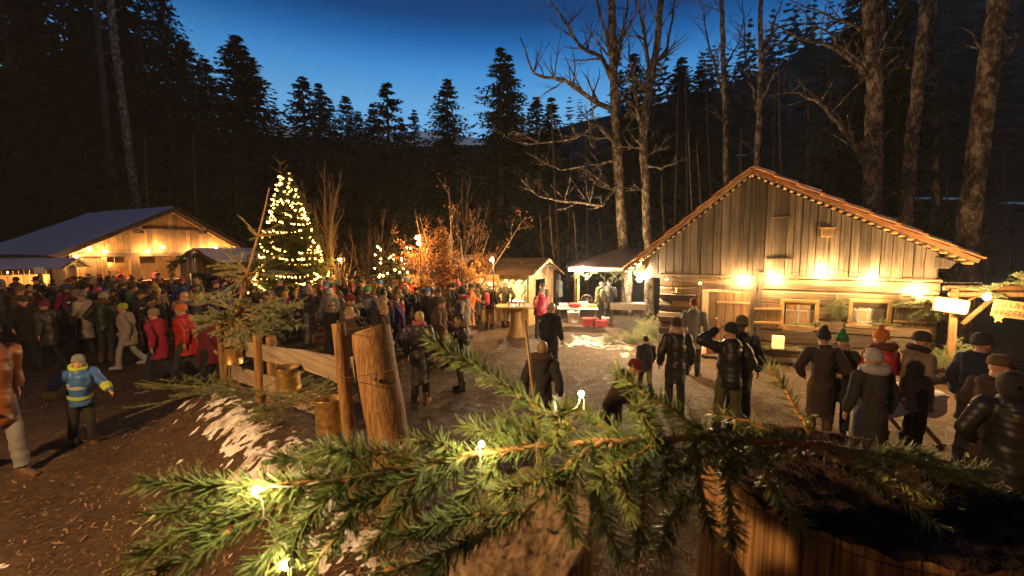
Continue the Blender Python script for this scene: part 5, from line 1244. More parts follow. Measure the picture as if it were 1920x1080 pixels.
# ------------------------------------------------------------------ things by the hut wall
def HW(px, py, dy): t, z = W(px, py, dy); return HO + HX * t + HYD * dy + Vector((0, 0, z))
bc = W(1458, 668, -.35); bn = thing('bench', 'low rough plank bench against the hut wall', 'bench', HO + HX * bc[0] + HYD * -.32, HA)
bevel(MB().box((0, 0, .40), (1.25, .34, .05)).build('seat', M['old_plank'], bn), .01)
for x in (-.5, .5): bevel(MB().box((x, 0, .19), (.08, .3, .38)).build('leg', M['old_plank'], bn), .01)
g = thing('fir_bough', 'fir greenery spread over the bench by the hut', 'greenery', HO + HX * bc[0] + HYD * -.34 + Vector((0, 0, .43)), HA, 'loose fir boughs')
bough_parts(g, [((-.65 + 1.3 * k / 8, rg.uniform(-.1, .05), .02), (rg.uniform(-1, 1), rg.uniform(-.6, .1), rg.uniform(-.1, .25)), .35) for k in range(9)], rg, .03, .004, 260, 7, .005, 'fir', False)
q = HO + HX * (W(1458, 655, -.35)[0]) + HYD * -.36 + Vector((0, 0, .435)); lb = thing('paper_lantern', 'glowing paper bag lantern on the bench by the hut', 'lantern', q, HA)
M['paper_glow'] = emit('lit_paper', (1, .45, .12), 1.6)
for (x, y, w_, d_) in ((0, -.1, .24, .006), (0, .1, .24, .006), (-.12, 0, .006, .2), (.12, 0, .006, .2)): MB().box((x, y, .15), (w_, d_, .30), None, .012, rg).build('side', M['paper_glow'], lb)
bulb(lb, (0, 0, .1), 'candle', .02, AMBER, 6, False)
q = HW(1268, 548, -.1); shf = thing('shelf', 'narrow shelf board left of the hut door', 'shelf', HW(1270, 553, -.14), HA); bevel(MB().box((0, 0, 0), (.95, .26, .035)).build('board', M['old_plank'], shf), .006); MB().box((-.3, .05, -.1), (.03, .14, .17)).build('bracket', M['old_plank'], shf); MB().box((.3, .05, -.1), (.03, .14, .17)).build('bracket', M['old_plank'], shf)
ln = thing('lantern', 'wooden candle lantern on the shelf by the hut door', 'lantern', HW(1268, 551, -.14) + Vector((0, 0, .02)), HA)
for x in (-.1, .1):
    for y in (-.07, .07): MB().box((x, y, .17), (.025, .025, .30)).build('post', M['pale_wood'], ln)
MB().box((0, 0, .01), (.25, .19, .02)).build('base', M['pale_wood_x'], ln); MB().box((0, 0, .335), (.25, .19, .03)).build('roof', M['pale_wood_x'], ln); MB().lathe([(0, 0), (.03, 0), (.03, .12), (0, .12)], 12, (0, 0, .02)).build('candle', M['orange'], ln)
sgn = thing('wooden_sign', 'small blank yellow board under the shelf by the door', 'sign', HW(1278, 569, -.08), HA); bevel(MB().box((0, 0, 0), (.5, .03, .16)).build('board', M['pale_wood_x'], sgn), .005)
q = HO + HX * (D_[0] + .1) + HYD * -.3; rl = thing('lantern', 'small red lantern standing on the doorstep of the hut', 'lantern', q + Vector((0, 0, .05)), HA)
MB().box((0, 0, .02), (.2, .2, .04)).build('base', M['pale_wood_x'], rl)
for x in (-.085, .085):
    for y in (-.085, .085): MB().box((x, y, .22), (.025, .025, .38)).build('post', M['pale_wood'], rl)
MB().box((0, 0, .42), (.22, .22, .04)).build('roof', M['pale_wood_x'], rl); M['red_glow'] = emit('red_candle_glass', (1, .12, .04), 2.5); MB().lathe([(0, 0), (.06, 0), (.065, .2), (.04, .26), (0, .26)], 14, (0, 0, .05)).build('candle_glass', M['red_glow'], rl, True)
bevel(MB().box((D_[0] * .5 + D_[1] * .5, -.28, .04), (1.1, .4, .1)).build('doorstep', M['old_plank'], hut), .01)
for label, px, py, dirs in (('fir bough hung point down between the hut windows', 1570, 552, [((0, 0, 0), (0, -.06, -1), .62)]),
                            ('large fir spray fixed at the right corner of the hut', 1712, 570, [((.3, 0, .1), (-1, -.2, -.35), .7), ((.3, 0, .1), (-1, -.1, .1), .55), ((.3, 0, .05), (-.8, -.3, -.8), .6), ((.35, 0, .1), (.2, -.3, -1), .5), ((.3, 0, .1), (.5, -.3, -.6), .5)])):
    g = thing('fir_bough', label, 'bough', HW(px, py, -.1), HA, 'loose fir boughs'); bough_parts(g, dirs, rg, .032, .0048, 300, 15, .007, 'fir', True, .02, .7)

# ------------------------------------------------------------------ arbour with signs
AP = at_z(1775, 722, 0); ab = thing('arbour', 'peeled pole arbour with braces at the right edge of the yard', 'arbour', (AP.x, AP.y, 0), R(-14)); AY = AP.y
ztop = at_y(1775, 552, AY).z
MB().tube([(0, 0, -.1), (.02, 0, ztop * .5), (0, 0, ztop + .12)], [.075, .068, .06], 12).build('post', M['post'], ab, True)
MB().tube([(2.3, 0, -.1), (2.3, 0, ztop + .1)], [.075, .06], 12).build('post', M['post'], ab, True)
MB().tube([(-.1, -.02, ztop), (1.2, -.02, ztop + .03), (2.5, -.02, ztop)], [.055, .06, .055], 10).build('beam', M['post'], ab, True)
MB().tube([(-.1, .16, ztop + .12), (1.2, .16, ztop + .15), (2.5, .16, ztop + .12)], [.055, .06, .055], 10).build('beam', M['post'], ab, True)
MB().tube([(.12, -.09, ztop - .62), (.62, -.09, ztop - .02)], .045, 10).build('brace', M['post'], ab, True); MB().tube([(-.22, -.10, ztop - .42), (.28, -.12, ztop - .03)], .025, 8).build('brace', M['post'], ab, True); MB().tube([(2.3, -.06, ztop - .6), (1.75, -.06, ztop - .02)], .045, 10).build('brace', M['post'], ab, True)
AA = R(-14); AX = Vector((math.cos(AA), math.sin(AA), 0)); AN = Vector((math.sin(AA), -math.cos(AA), 0))
def ARB(x, y, z): return Vector((AP.x, AP.y, 0)) + AX * x - AN * y + Vector((0, 0, z))
pc = at_y(1783, 573, AY - .2)
M['faint_ink'] = simple('faint_ink', (.45, .46, .48), .7)
ws = thing('white_sign', 'small white board with rounded corners on the arbour post', 'sign', pc, AA); ws.rotation_euler = (0, R(8), AA)
pts = []
for (cx, cz, a0) in ((.26, .10, 0), (-.26, .10, 90), (-.26, -.10, 180), (.26, -.10, 270)):
    for k in range(4): a = R(a0 + 30 * k); pts.append((cx + .05 * math.cos(a), 0, cz + .05 * math.sin(a)))
bevel(MB().prism(pts, (0, -.012, 0), (0, .012, 0)).build('board', M['pale_wood_x'], ws), .004)
pts2 = [(x * .93, 0, z * .88) for x, y, z in pts]; MB().prism(pts2, (0, -.016, 0), (0, -.0125, 0)).build('panel', M['plastic_white'], ws)
for k_, (a_0, b_0) in enumerate(((-.22, .05), (-.18, .2), (-.24, .12), (-.1, .22))): MB().box(((a_0 + b_0) / 2, -.0175, .075 - .05 * k_), (b_0 - a_0, .002, .007)).build('lettering', M['faint_ink'], ws)
bevel(MB().bar((-.02, .03, -.1), (.0, .13, -.1), .03, .03).build('bracket', M['beam'], ws), .003)
gsn = thing('wooden_sign', 'yellow wooden sign lettered for hot wine and children\'s punch', 'sign', at_y(1932, 585, AY - .75), AA); gsn.rotation_euler = (0, R(7), AA); gsn.scale = (.95, 1, .95)
bevel(MB().box((0, 0, 0), (1.28, .03, .36)).build('board', M['pale_wood_x'], gsn), .006)
def letters(parent, txt, loc, size, mat, sx=1.0):
    cu = bpy.data.curves.new('lettering', 'FONT'); cu.body = txt; cu.size = size; cu.extrude = .002; cu.align_x = 'LEFT'; cu.align_y = 'CENTER'; cu.resolution_u = 2
    tmp = bpy.data.objects.new('lettering', cu); COL.objects.link(tmp); dg = bpy.context.evaluated_depsgraph_get(); me = bpy.data.meshes.new_from_object(tmp.evaluated_get(dg)); bpy.data.objects.remove(tmp)
    me.materials.clear(); o = link('lettering', me, mat, parent); o.location = loc; o.rotation_euler = (R(90), 0, 0); o.scale = (sx, 1, 1); return o
letters(gsn, 'GLÜHWEIN', (-.60, -.0185, .085), .17, M['beam'], 1.05); letters(gsn, 'KINDERPUNSCH', (-.60, -.0185, -.085), .17, M['beam'], .78)
MB().bar((-.3, .02, .1), (-.3, .35, .1), .02, .02).build('hanger', M['metal'], gsn); MB().bar((.3, .02, .1), (.3, .35, .1), .02, .02).build('hanger', M['metal'], gsn)
stq = at_y(1872, 597, AY - .7); sr = thing('wooden_star', 'little wooden star hanging under the punch sign', 'ornament', stq, AA); pts = [(.10 * math.cos(R(90 + 36 * k)) * (1 if k % 2 == 0 else .42), 0, .10 * math.sin(R(90 + 36 * k)) * (1 if k % 2 == 0 else .42)) for k in range(10)]; MB().prism(pts, (0, -.01, 0), (0, .01, 0)).build('star', M['pale_wood_x'], sr)
g = thing('fir_bough', 'fir boughs tied along the top of the arbour', 'greenery', ARB(0, 0, ztop), AA, 'loose fir boughs'); L3 = []
for k in range(16): x = .25 + 1.9 * k / 15; L3.append(((x, -.1, .12 + .14 * math.sin(k * .35)), (rg.uniform(-1, 1), -.3, rg.uniform(-.35, .45)), rg.uniform(.35, .55)))
for x in (1.15, 1.2, 1.75, 1.8): L3.append(((x, -.12, .0), (rg.uniform(-.3, .3), -.2, -1), .45))
bough_parts(g, L3, rg, .03, .0045, 230, 11, .006, 'fir', True, .02, .7)
g = thing('fir_bough', 'young fir tops leaning at the foot of the arbour post', 'greenery', ARB(0, 0, 0), AA, 'loose fir boughs'); bough_parts(g, [((rg.uniform(-.1, .35), rg.uniform(-.2, .1), .03), (rg.uniform(-.35, .35), rg.uniform(-.2, .2), 1), rg.uniform(.7, 1.05)) for _ in range(7)], rg, .032, .0045, 230, 14, .007, 'fir', True, .0, .9)
p = at_y(1850, 557, AY - 1.05); al = thing('hanging_lamp', 'bright bare bulb hanging among the arbour greenery', 'lamp', p, 0); bulb(al, (0, 0, 0), 'arbour', .055, (1, .60, .25), 300); MB().tube([(0, 0, .1), (.02, .1, .26), (.03, 1.0, .2)], .006, 5).build('cable', M['cord'], al)

# ------------------------------------------------------------------ under the marquee, brush by the hut
gt = thing('goods_table', 'long white table of food trays under the marquee', 'table', (2.45, 15.9, 0), R(-6)); bevel(MB().box((0, 0, .76), (1.5, .75, .04)).build('tabletop', M['plastic_white'], gt), .008)
for x in (-.65, .65):
    for y in (-.3, .3): MB().tube([(x, y, 0), (x, y, .74)], .018, 6).build('leg', M['metal'], gt)
for i, (dx, dy, sx, sy, sz, mt, lab) in enumerate(((-.5, .1, .3, .4, .10, 'plastic_white', 'white food tray at the left end of the grill table'), (-.12, .05, .32, .42, .12, 'red_cloth', 'red food box on the grill table'), (.25, .1, .28, .4, .16, 'plastic_white', 'taller white box on the grill table'), (.56, 0, .26, .36, .08, 'orange', 'orange tray at the right end of the grill table'))):
    o = MB().box((0, 0, sz / 2), (sx, sy, sz)).box((0, 0, sz + .012), (sx + .02, sy + .02, .02)).build('food_box', M[mt]); bevel(o, .008); o.location = Vector((2.45, 15.9, .785)) + Vector((dx, dy, 0)); tag(o, lab, 'box', 'boxes under the marquee')
for i, (x, y, s, mt, lab) in enumerate(((3.05, 16.4, .45, 'red_cloth', 'large red crate on the ground under the marquee'), (3.55, 16.7, .42, 'plastic_white', 'white crate beside the red crates under the marquee'), (3.4, 16.2, .36, 'red_cloth', 'smaller red crate in front under the marquee'))):
    o = MB().box((0, 0, s * .3), (s * 1.3, s, s * .58)).box((0, 0, s * .61), (s * 1.36, s * 1.06, .05)).build('crate', M[mt]); bevel(o, .015); o.location = (x, y, 0); tag(o, lab, 'crate', 'boxes under the marquee')
o = MB().lathe([(0, 0), (.20, 0), (.23, .03), (.25, .42), (.27, .45), (.25, .46), (.23, .43), (.2, .05), (0, .05)], 20).build('bucket', M['plastic_white'], None, True); o.location = at_z(1088, 606, 0) + Vector((-.25, .15, 0)); tag(o, 'white bucket beside the front post of the marquee', 'bucket')
wh = thing('wheel', 'small spoked cart wheel hung on the marquee post', 'wheel', at_y(1100, 563, 16.8)); 
MB().tube([(.22 * math.cos(a), 0, .22 * math.sin(a)) for a in np.linspace(0, 6.283, 25)], .018, 6, False).build('rim', M['metal'], wh, True)
for k in range(6): a = k * math.pi / 3; MB().tube([(0, 0, 0), (.21 * math.cos(a), 0, .21 * math.sin(a))], .01, 5).build('spoke', M['metal'], wh)
gr_ = thing('grill', 'steaming metal grill under the right part of the marquee', 'grill', (4.35, 16.0, 0), R(-6)); MB().box((0, 0, .82), (1.3, .6, .22)).build('basin', M['metal'], gr_)
for k in range(12): MB().tube([(-.6 + .109 * k, -.3, .945), (-.6 + .109 * k, .3, .945)], .008, 5).build('grate_bar', M['metal'], gr_)
for x in (-.58, .58):
    for y in (-.25, .25): MB().tube([(x, y, 0), (x, y, .74)], .02, 6).build('leg', M['metal'], gr_)
for i, (px, py, s, lab) in enumerate(((1232, 640, 1.0, 'tangled fir brush heaped left of the hut door'), (1185, 645, .7, 'lower fir brush spreading toward the marquee'), (1262, 655, .8, 'fir brush at the left corner of the hut'))):
    q = at_z(px, py, 0); g = thing('fir_brush', lab, 'brush', q, 0, 'fir brush heaps'); L3 = [((rg.gauss(0, .3) * s, rg.gauss(0, .15), .02), (rg.uniform(-.8, .8), rg.uniform(-.4, .4), rg.uniform(.1, 1)), rg.uniform(.5, 1.1) * s) for _ in range(13)]
    bough_parts(g, L3, rg, .032, .005, 140, 10, .008, 'fir', True, .02, .8)
# counter and white plate sign on the left
q = at_y(75, 552, 15.5); lc = thing('bar_counter', 'long dark bar counter with pale top edge by the drinks stall', 'counter', (q.x, q.y, 0), R(28)); bevel(MB().box((0, 0, 1.08), (3.0, .5, .05)).build('counter_top', M['pale_wood_x'], lc), .008)
for i in range(14): MB().box((-1.4 + .2 * i + .1, -.2 - .008 * (i % 2), .52), (.188, .03, 1.04)).build('front_board', M['beam'], lc)
q = at_y(75, 507, 17.5); wp_ = thing('post_sign', 'square white plate on a post by the drinks stall', 'sign', (q.x, q.y, 0), R(20)); MB().box((0, 0, q.z / 2), (.09, .09, q.z)).build('post', M['pale_wood'], wp_); bevel(MB().box((0, -.06, q.z), (.34, .02, .26)).build('plate', M['plastic_white'], wp_), .02)
# a few long snow strips far behind the trunks
for (px0, px1, py, Y, lab) in ((1712, 1815, 371, 44, 'strip of snow glimpsed between the trunks on the slope'), (1880, 1990, 380, 42, 'patch of snow on the slope at the right edge'), (1375, 1400, 290, 44, 'small patch of snow on the dark slope over the hut')):
    a, b = at_y(px0, py, Y), at_y(px1, py, Y); mb = MB()
    for k in range(13): u = k / 12; p = a.lerp(b, u); w_ = .22 + .2 * mnoise.noise((u * 6, px0, 0)); mb.v += [(p.x, Y - .6, p.z - w_), (p.x, Y + .6, p.z + w_ * .6)]
    mb.f += [(2 * k, 2 * k + 2, 2 * k + 3, 2 * k + 1) for k in range(12)]; kind(mb.build('snow', M['snow'], None, True), 'stuff', lab)
# ------------------------------------------------------------------ people
M['skin'] = simple('skin', (.50, .28, .18), .55, 0, .12, 25)
M['eye'] = simple('dark_eye', (.03, .02, .015), .3)
M['cloth'] = simple('woollen_cloth', (.95, .95, .95), .9, 0, .28, 7, .5, .012, True)
M['knit'] = simple('knitted_wool', (.95, .95, .95), .95, 0, .25, 70, .6, .004, True)
M['denim'] = simple('trouser_cloth', (.95, .95, .95), .85, 0, .25, 12, .5, .01, True)
M['leather'] = simple('boot_leather', (.95, .95, .95), .55, 0, .3, 20, .3, .004, True)
M['hair'] = simple('hair', (.95, .95, .95), .5, 0, .4, 40, .8, .006, True)
M['fur'] = simple('fur_trim', (.95, .95, .95), .95, 0, .5, 60, 1.0, .02, True)
def puffer():
    m, nt, p = nt_mat('quilted_nylon'); v = coords(nt, (1, 1, 1), False); wv = N(nt, 'ShaderNodeTexWave', wave_type='BANDS', bands_direction='Z', wave_profile='SIN')
    wv.inputs['Scale'].default_value = 5.2; wv.inputs['Distortion'].default_value = 1.6; wv.inputs['Detail'].default_value = 1.5; nt.links.new(v, wv.inputs['Vector'])
    oi = N(nt, 'ShaderNodeObjectInfo'); g = noise(nt, v, 8, 4); nt.links.new(mulcol(nt, oi.outputs['Color'], ramp(nt, g, [(.3, (.75,) * 3), (.7, (1.0,) * 3)])), p.inputs['Base Color'])
    p.inputs['Roughness'].default_value = .45; ad = N(nt, 'ShaderNodeMath', operation='MULTIPLY_ADD'); ad.inputs[1].default_value = .35; nt.links.new(g, ad.inputs[0]); nt.links.new(wv.outputs['Fac'], ad.inputs[2])
    bump(nt, p, g, .5, .012); return m
M['puffer'] = puffer()
def remesh(mb, voxel, it, mat, name, extra=None):
    me = mb.mesh('tmp'); o = bpy.data.objects.new('tmp', me); COL.objects.link(o)
    m = o.modifiers.new('r', 'REMESH'); m.mode = 'VOXEL'; m.voxel_size = voxel
    if it: s = o.modifiers.new('s', 'SMOOTH'); s.factor = .5; s.iterations = it
    dg = bpy.context.evaluated_depsgraph_get(); out = bpy.data.meshes.new_from_object(o.evaluated_get(dg)); bpy.data.objects.remove(o); out.name = name
    if extra:
        bm = bmesh.new(); bm.from_mesh(out); tmp = extra.mesh('e'); n0 = len(bm.faces); bm.from_mesh(tmp); bm.faces.ensure_lookup_table()
        for f in bm.faces[n0:]: f.material_index = 1
        bm.to_mesh(out); bm.free()
    out.materials.clear(); out.materials.append(mat)
    if extra: out.materials.append(M['eye'])
    out.polygons.foreach_set('use_smooth', [True] * len(out.polygons)); return out
def mir(f): return {k: f for k in (1, -1)}
POSES = {   # per side (+x, -x): elbow, wrist ; knee, ankle ; lean degrees ; head yaw, pitch
 'stand': dict(arm={1: ((.26, .04, 1.15), (.27, -.04, .91)), -1: ((-.26, .03, 1.15), (-.27, -.06, .91))}),
 'pockets': dict(arm={1: ((.33, .07, 1.17), (.22, -.10, 1.0)), -1: ((-.33, .06, 1.17), (-.21, -.12, 1.0))}),
 'cup': dict(arm={1: ((.25, .0, 1.16), (.09, -.27, 1.20)), -1: ((-.26, .02, 1.15), (-.10, -.24, 1.12))}, pitch=12),
 'drink': dict(arm={1: ((.23, -.17, 1.23), (.06, -.20, 1.47)), -1: ((-.23, -.17, 1.23), (-.06, -.20, 1.47))}),
 'onecup': dict(arm={1: ((.25, .0, 1.16), (.14, -.28, 1.24)), -1: ((-.27, .03, 1.15), (-.27, -.06, .91))}, yaw=25),
 'walk': dict(arm={1: ((.25, .14, 1.17), (.26, .10, .93)), -1: ((-.25, -.08, 1.16), (-.24, -.24, 1.0))}, leg={1: ((.09, -.17, .53), (.09, -.22, .11)), -1: ((-.09, .06, .50), (-.09, .30, .17))}, lean=5),
 'handhead': dict(arm={1: ((.44, -.02, 1.50), (.17, -.06, 1.66)), -1: ((-.30, .07, 1.17), (-.22, -.10, .98))}, leg={1: ((.13, -.03, .52), (.17, .02, .1)), -1: ((-.12, -.02, .52), (-.16, .03, .1))}, yaw=20),
 'lean': dict(arm={1: ((.24, -.1, 1.16), (.2, -.32, 1.12)), -1: ((-.24, -.1, 1.16), (-.2, -.32, 1.12))}, lean=28, pitch=15),
 'reach': dict(arm={1: ((.26, -.14, 1.28), (.22, -.40, 1.20)), -1: ((-.27, .03, 1.15), (-.2, -.14, .98))}, lean=8, pitch=14),
 'bow': dict(arm={1: ((.25, -.03, 1.15), (.08, -.22, 1.12)), -1: ((-.25, -.03, 1.15), (-.08, -.22, 1.10))}, lean=10, pitch=32),
 'run': dict(arm={1: ((.31, -.10, 1.20), (.36, -.30, 1.08)), -1: ((-.33, .10, 1.19), (-.40, .05, .98))}, leg={1: ((.09, -.15, .54), (.1, -.16, .12)), -1: ((-.1, .04, .50), (-.11, .22, .15))}, lean=8, yaw=-15),
}
LEG = {1: ((.10, -.02, .52), (.11, .03, .1)), -1: ((-.10, -.015, .52), (-.11, .03, .1))}
PV = Vector((0, 0, .95))
def pose_data(name):
    p = POSES[name]; L = Matrix.Rotation(R(p.get('lean', 0)), 3, 'X'); up = lambda v: PV + L @ (Vector(v) - PV)
    hd = up((0, -.02, 1.63)); hr = L @ Matrix.Rotation(R(p.get('yaw', 0)), 3, 'Z') @ Matrix.Rotation(R(p.get('pitch', 0) - p.get('lean', 0) * .6), 3, 'X')
    return p, up, hd, hr, p.get('leg', LEG)
CACHE = {}
def body_mesh(pose):
    if ('body', pose) in CACHE: return CACHE[('body', pose)]
    p, up, hd, hr, leg = pose_data(pose); mb = MB(); H = lambda v: hd + hr @ Vector(v)
    mb.ball(H((0, .012, .028)), (.074, .094, .094), 14, 10, hr); mb.ball(H((0, -.022, -.042)), (.058, .070, .078), 12, 8, hr); mb.ball(H((0, -.062, -.092)), .03, 8, 6); mb.ball(H((0, -.074, .018)), (.052, .022, .02), 8, 6, hr)
    mb.tube([H((0, -.086, .018)), H((0, -.104, -.018)), H((0, -.09, -.03))], [.011, .017, .012], 8); mb.ball(H((0, -.082, -.062)), (.026, .014, .012), 8, 5, hr)
    for s in (1, -1): mb.ball(H((s * .076, .012, -.012)), (.012, .024, .032), 8, 6, hr); mb.ball(H((s * .04, -.062, -.03)), .024, 8, 6)
    mb.tube([H((0, .02, -.05)), up((0, .015, 1.44))], [.055, .062], 10)
    mb.tube([up((0, 0, 1.47)), up((0, 0, 1.40)), up((0, 0, 1.2)), up((0, 0, 1.02)), (0, 0, .90)], [(.10, .08), (.17, .10), (.155, .105), (.14, .10), (.15, .105)], 12)
    for s in (1, -1):
        e, w = p['arm'][s]; S, E, Wr = up((s * .17, 0, 1.41)), up(e), up(w); mb.tube([S, S.lerp(E, .5), E], [.05, .046, .038], 8); mb.ball(E, .04, 8, 6); mb.tube([E, E.lerp(Wr, .4), Wr], [.038, .036, .026], 8)
        d = (Wr - E).normalized(); inn = (Vector((-s, 0, 0)) - d * -d.x * s * 0); inn = (inn - d * inn.dot(d)).normalized(); fr = d.cross(inn)
        mb.ball(Wr + d * .045, (.028, .028, .045), 8, 6); mb.tube([Wr, Wr + d * .085], [.026, .034], 8, True, .55)
        for k, l in ((-1.5, .058), (-.5, .072), (.5, .068), (1.5, .052)):
            a = Wr + d * .08 + fr * (k * .0195); mb.tube([a, a + d * l * .5 + inn * .008, a + d * l * .85 + inn * .03], [.0098, .0092, .0075], 6)
        mb.tube([Wr + d * .02 - fr * .02, Wr + d * .05 - fr * .05 + inn * .012, Wr + d * .085 - fr * .055 + inn * .024], [.013, .011, .009], 6)
        kn, an = leg[s]; kn, an = Vector(kn), Vector(an); hp = Vector((s * .085, 0, .90)); mb.tube([hp, hp.lerp(kn, .5), kn], [.085, .075, .055], 10); mb.ball(kn, .055, 8, 6); mb.tube([kn, kn.lerp(an, .35), an], [.055, .055, .036], 10)
        mb.tube([an + Vector((0, .05, -.05)), an + Vector((0, -.03, -.055)), an + Vector((0, -.15, -.07))], [.034, .038, .028], 8)
    ex = MB()
    for s in (1, -1): ex.ball(H((s * .03, -.083, .002)), (.013, .009, .009), 8, 5)
    ex.ball(H((0, -.096, -.062)), (.02, .004, .005), 8, 4)
    CACHE[('body', pose)] = remesh(mb, .0122, 2, M['skin'], 'person', ex); return CACHE[('body', pose)]
HEM = {'short': .80, 'mid': .64, 'long': .42}
def coat_mesh(pose, style, mat, hood=True):
    key = ('coat', pose, style, mat, hood)
    if key in CACHE: return CACHE[key]
    p, up, hd, hr, leg = pose_data(pose); mb = MB(); hem = HEM[style]; pf = 1.08 if mat == 'puffer' else 1.0
    mb.tube([up((0, .0, 1.515)), up((0, .0, 1.46)), up((0, 0, 1.40)), up((0, 0, 1.26)), up((0, .0, 1.06)), (0, 0, .93), (0, 0, min(.86, hem + .05)), (0, 0, hem)], [(.082 * pf, .082), (.14 * pf, .11), (.20 * pf, .132 * pf), (.207 * pf, .15 * pf), (.192 * pf, .142 * pf), (.205 * pf, .152), (.212 * pf, .16), (.225 + (.05 if style == 'long' else .0), .168 + (.03 if style == 'long' else 0))], 20)
    for s in (1, -1):
        e, w = p['arm'][s]; S, E, Wr = up((s * .18, .005, 1.405)), up(e), up(w); mb.ball(S, .088 * pf, 12, 8); mb.tube([S, S.lerp(E, .5), E], [.086 * pf, .080 * pf, .072 * pf], 12); mb.ball(E, .072 * pf, 10, 8); mb.tube([E, E.lerp(Wr, .5), Wr], [.072 * pf, .066 * pf, .052], 12)
    c = up((0, .005, 1.505)); Lr = Matrix.Rotation(R(p.get('lean', 0)), 3, 'X')
    mb.tube([c + Lr @ Vector((.082 * math.cos(a), .082 * math.sin(a), .012 * math.sin(a))) for a in np.linspace(0, 6.283, 17)], .03, 8)
    if hood: mb.ball(up((0, .105, 1.455)), (.125, .075, .075), 12, 8); mb.ball(up((0, .13, 1.39)), (.09, .05, .09), 10, 8)
    me = remesh(mb, .019, 3, M[mat], 'coat'); rgx = random.Random(len(style) + len(pose) * 3).random() * 20
    n_ = len(me.vertices); co = np.zeros(n_ * 3, dtype=np.float32); nr = np.zeros(n_ * 3, dtype=np.float32)
    me.vertices.foreach_get('co', co); me.vertex_normals.foreach_get('vector', nr); co = co.reshape(-1, 3); nr = nr.reshape(-1, 3); x, y, z = co.T     # folds and creases
    f = .006 * np.sin(x * 17 + z * 9 + rgx + 2 * np.sin(y * 9 + z * 5)) + .005 * np.sin(z * 23 - x * 13 + y * 11 + rgx * 2 + 1.7 * np.sin(x * 15 + rgx)) + .004 * np.sin(y * 31 + z * 37 + x * 19 + rgx)
    if mat == 'puffer': f = f * .8 + .0055 * (np.abs(np.sin(z * 46 + 1.3 * np.sin(x * 8 + rgx) + 1.1 * np.sin(y * 9 + z * 7))) - .6)
    me.vertices.foreach_set('co', (co + nr * f[:, None]).ravel()); me.update()
    CACHE[key] = me; return CACHE[key]
def trouser_mesh(pose):
    key = ('tr', pose)
    if key in CACHE: return CACHE[key]
    p, up, hd, hr, leg = pose_data(pose); mb = MB(); mb.ball((0, .01, .93), (.175, .125, .13), 14, 9); rg = random.Random(3)
    for s in (1, -1):
        kn, an = map(Vector, leg[s]); hp = Vector((s * .085, .0, .90)); path = []; rad = []
        for k in range(9): u = k / 8; path.append(hp.lerp(kn, u)); rad.append(.105 - .03 * u + rg.uniform(-.004, .004))
        for k in range(1, 10): u = k / 9; path.append(kn.lerp(an + Vector((0, 0, .02)), u)); rad.append(.076 - .006 * u + .007 * math.sin(k * 2.2) + rg.uniform(-.004, .004))
        mb.tube(path, rad, 12)
    CACHE[key] = remesh(mb, .02, 2, M['denim'], 'trousers'); return CACHE[key]
def boot_mesh():
    if 'boot' in CACHE: return CACHE['boot']
    mb = MB(); mb.tube([(0, .055, -.045), (0, -.02, -.042), (0, -.11, -.052), (0, -.185, -.062)], [(.047, .05), (.05, .052), (.05, .042), (.036, .03)], 12); mb.ball((0, -.175, -.06), (.045, .035, .033), 10, 6); mb.ball((0, .06, -.05), (.045, .035, .045), 10, 6); mb.tube([(0, .02, -.05), (0, .02, .06), (0, .03, .15)], [.056, .058, .062], 12)
    mb.box((0, -.06, -.092), (.085, .27, .02)); CACHE['boot'] = remesh(mb, .014, 2, M['leather'], 'boot'); return CACHE['boot']
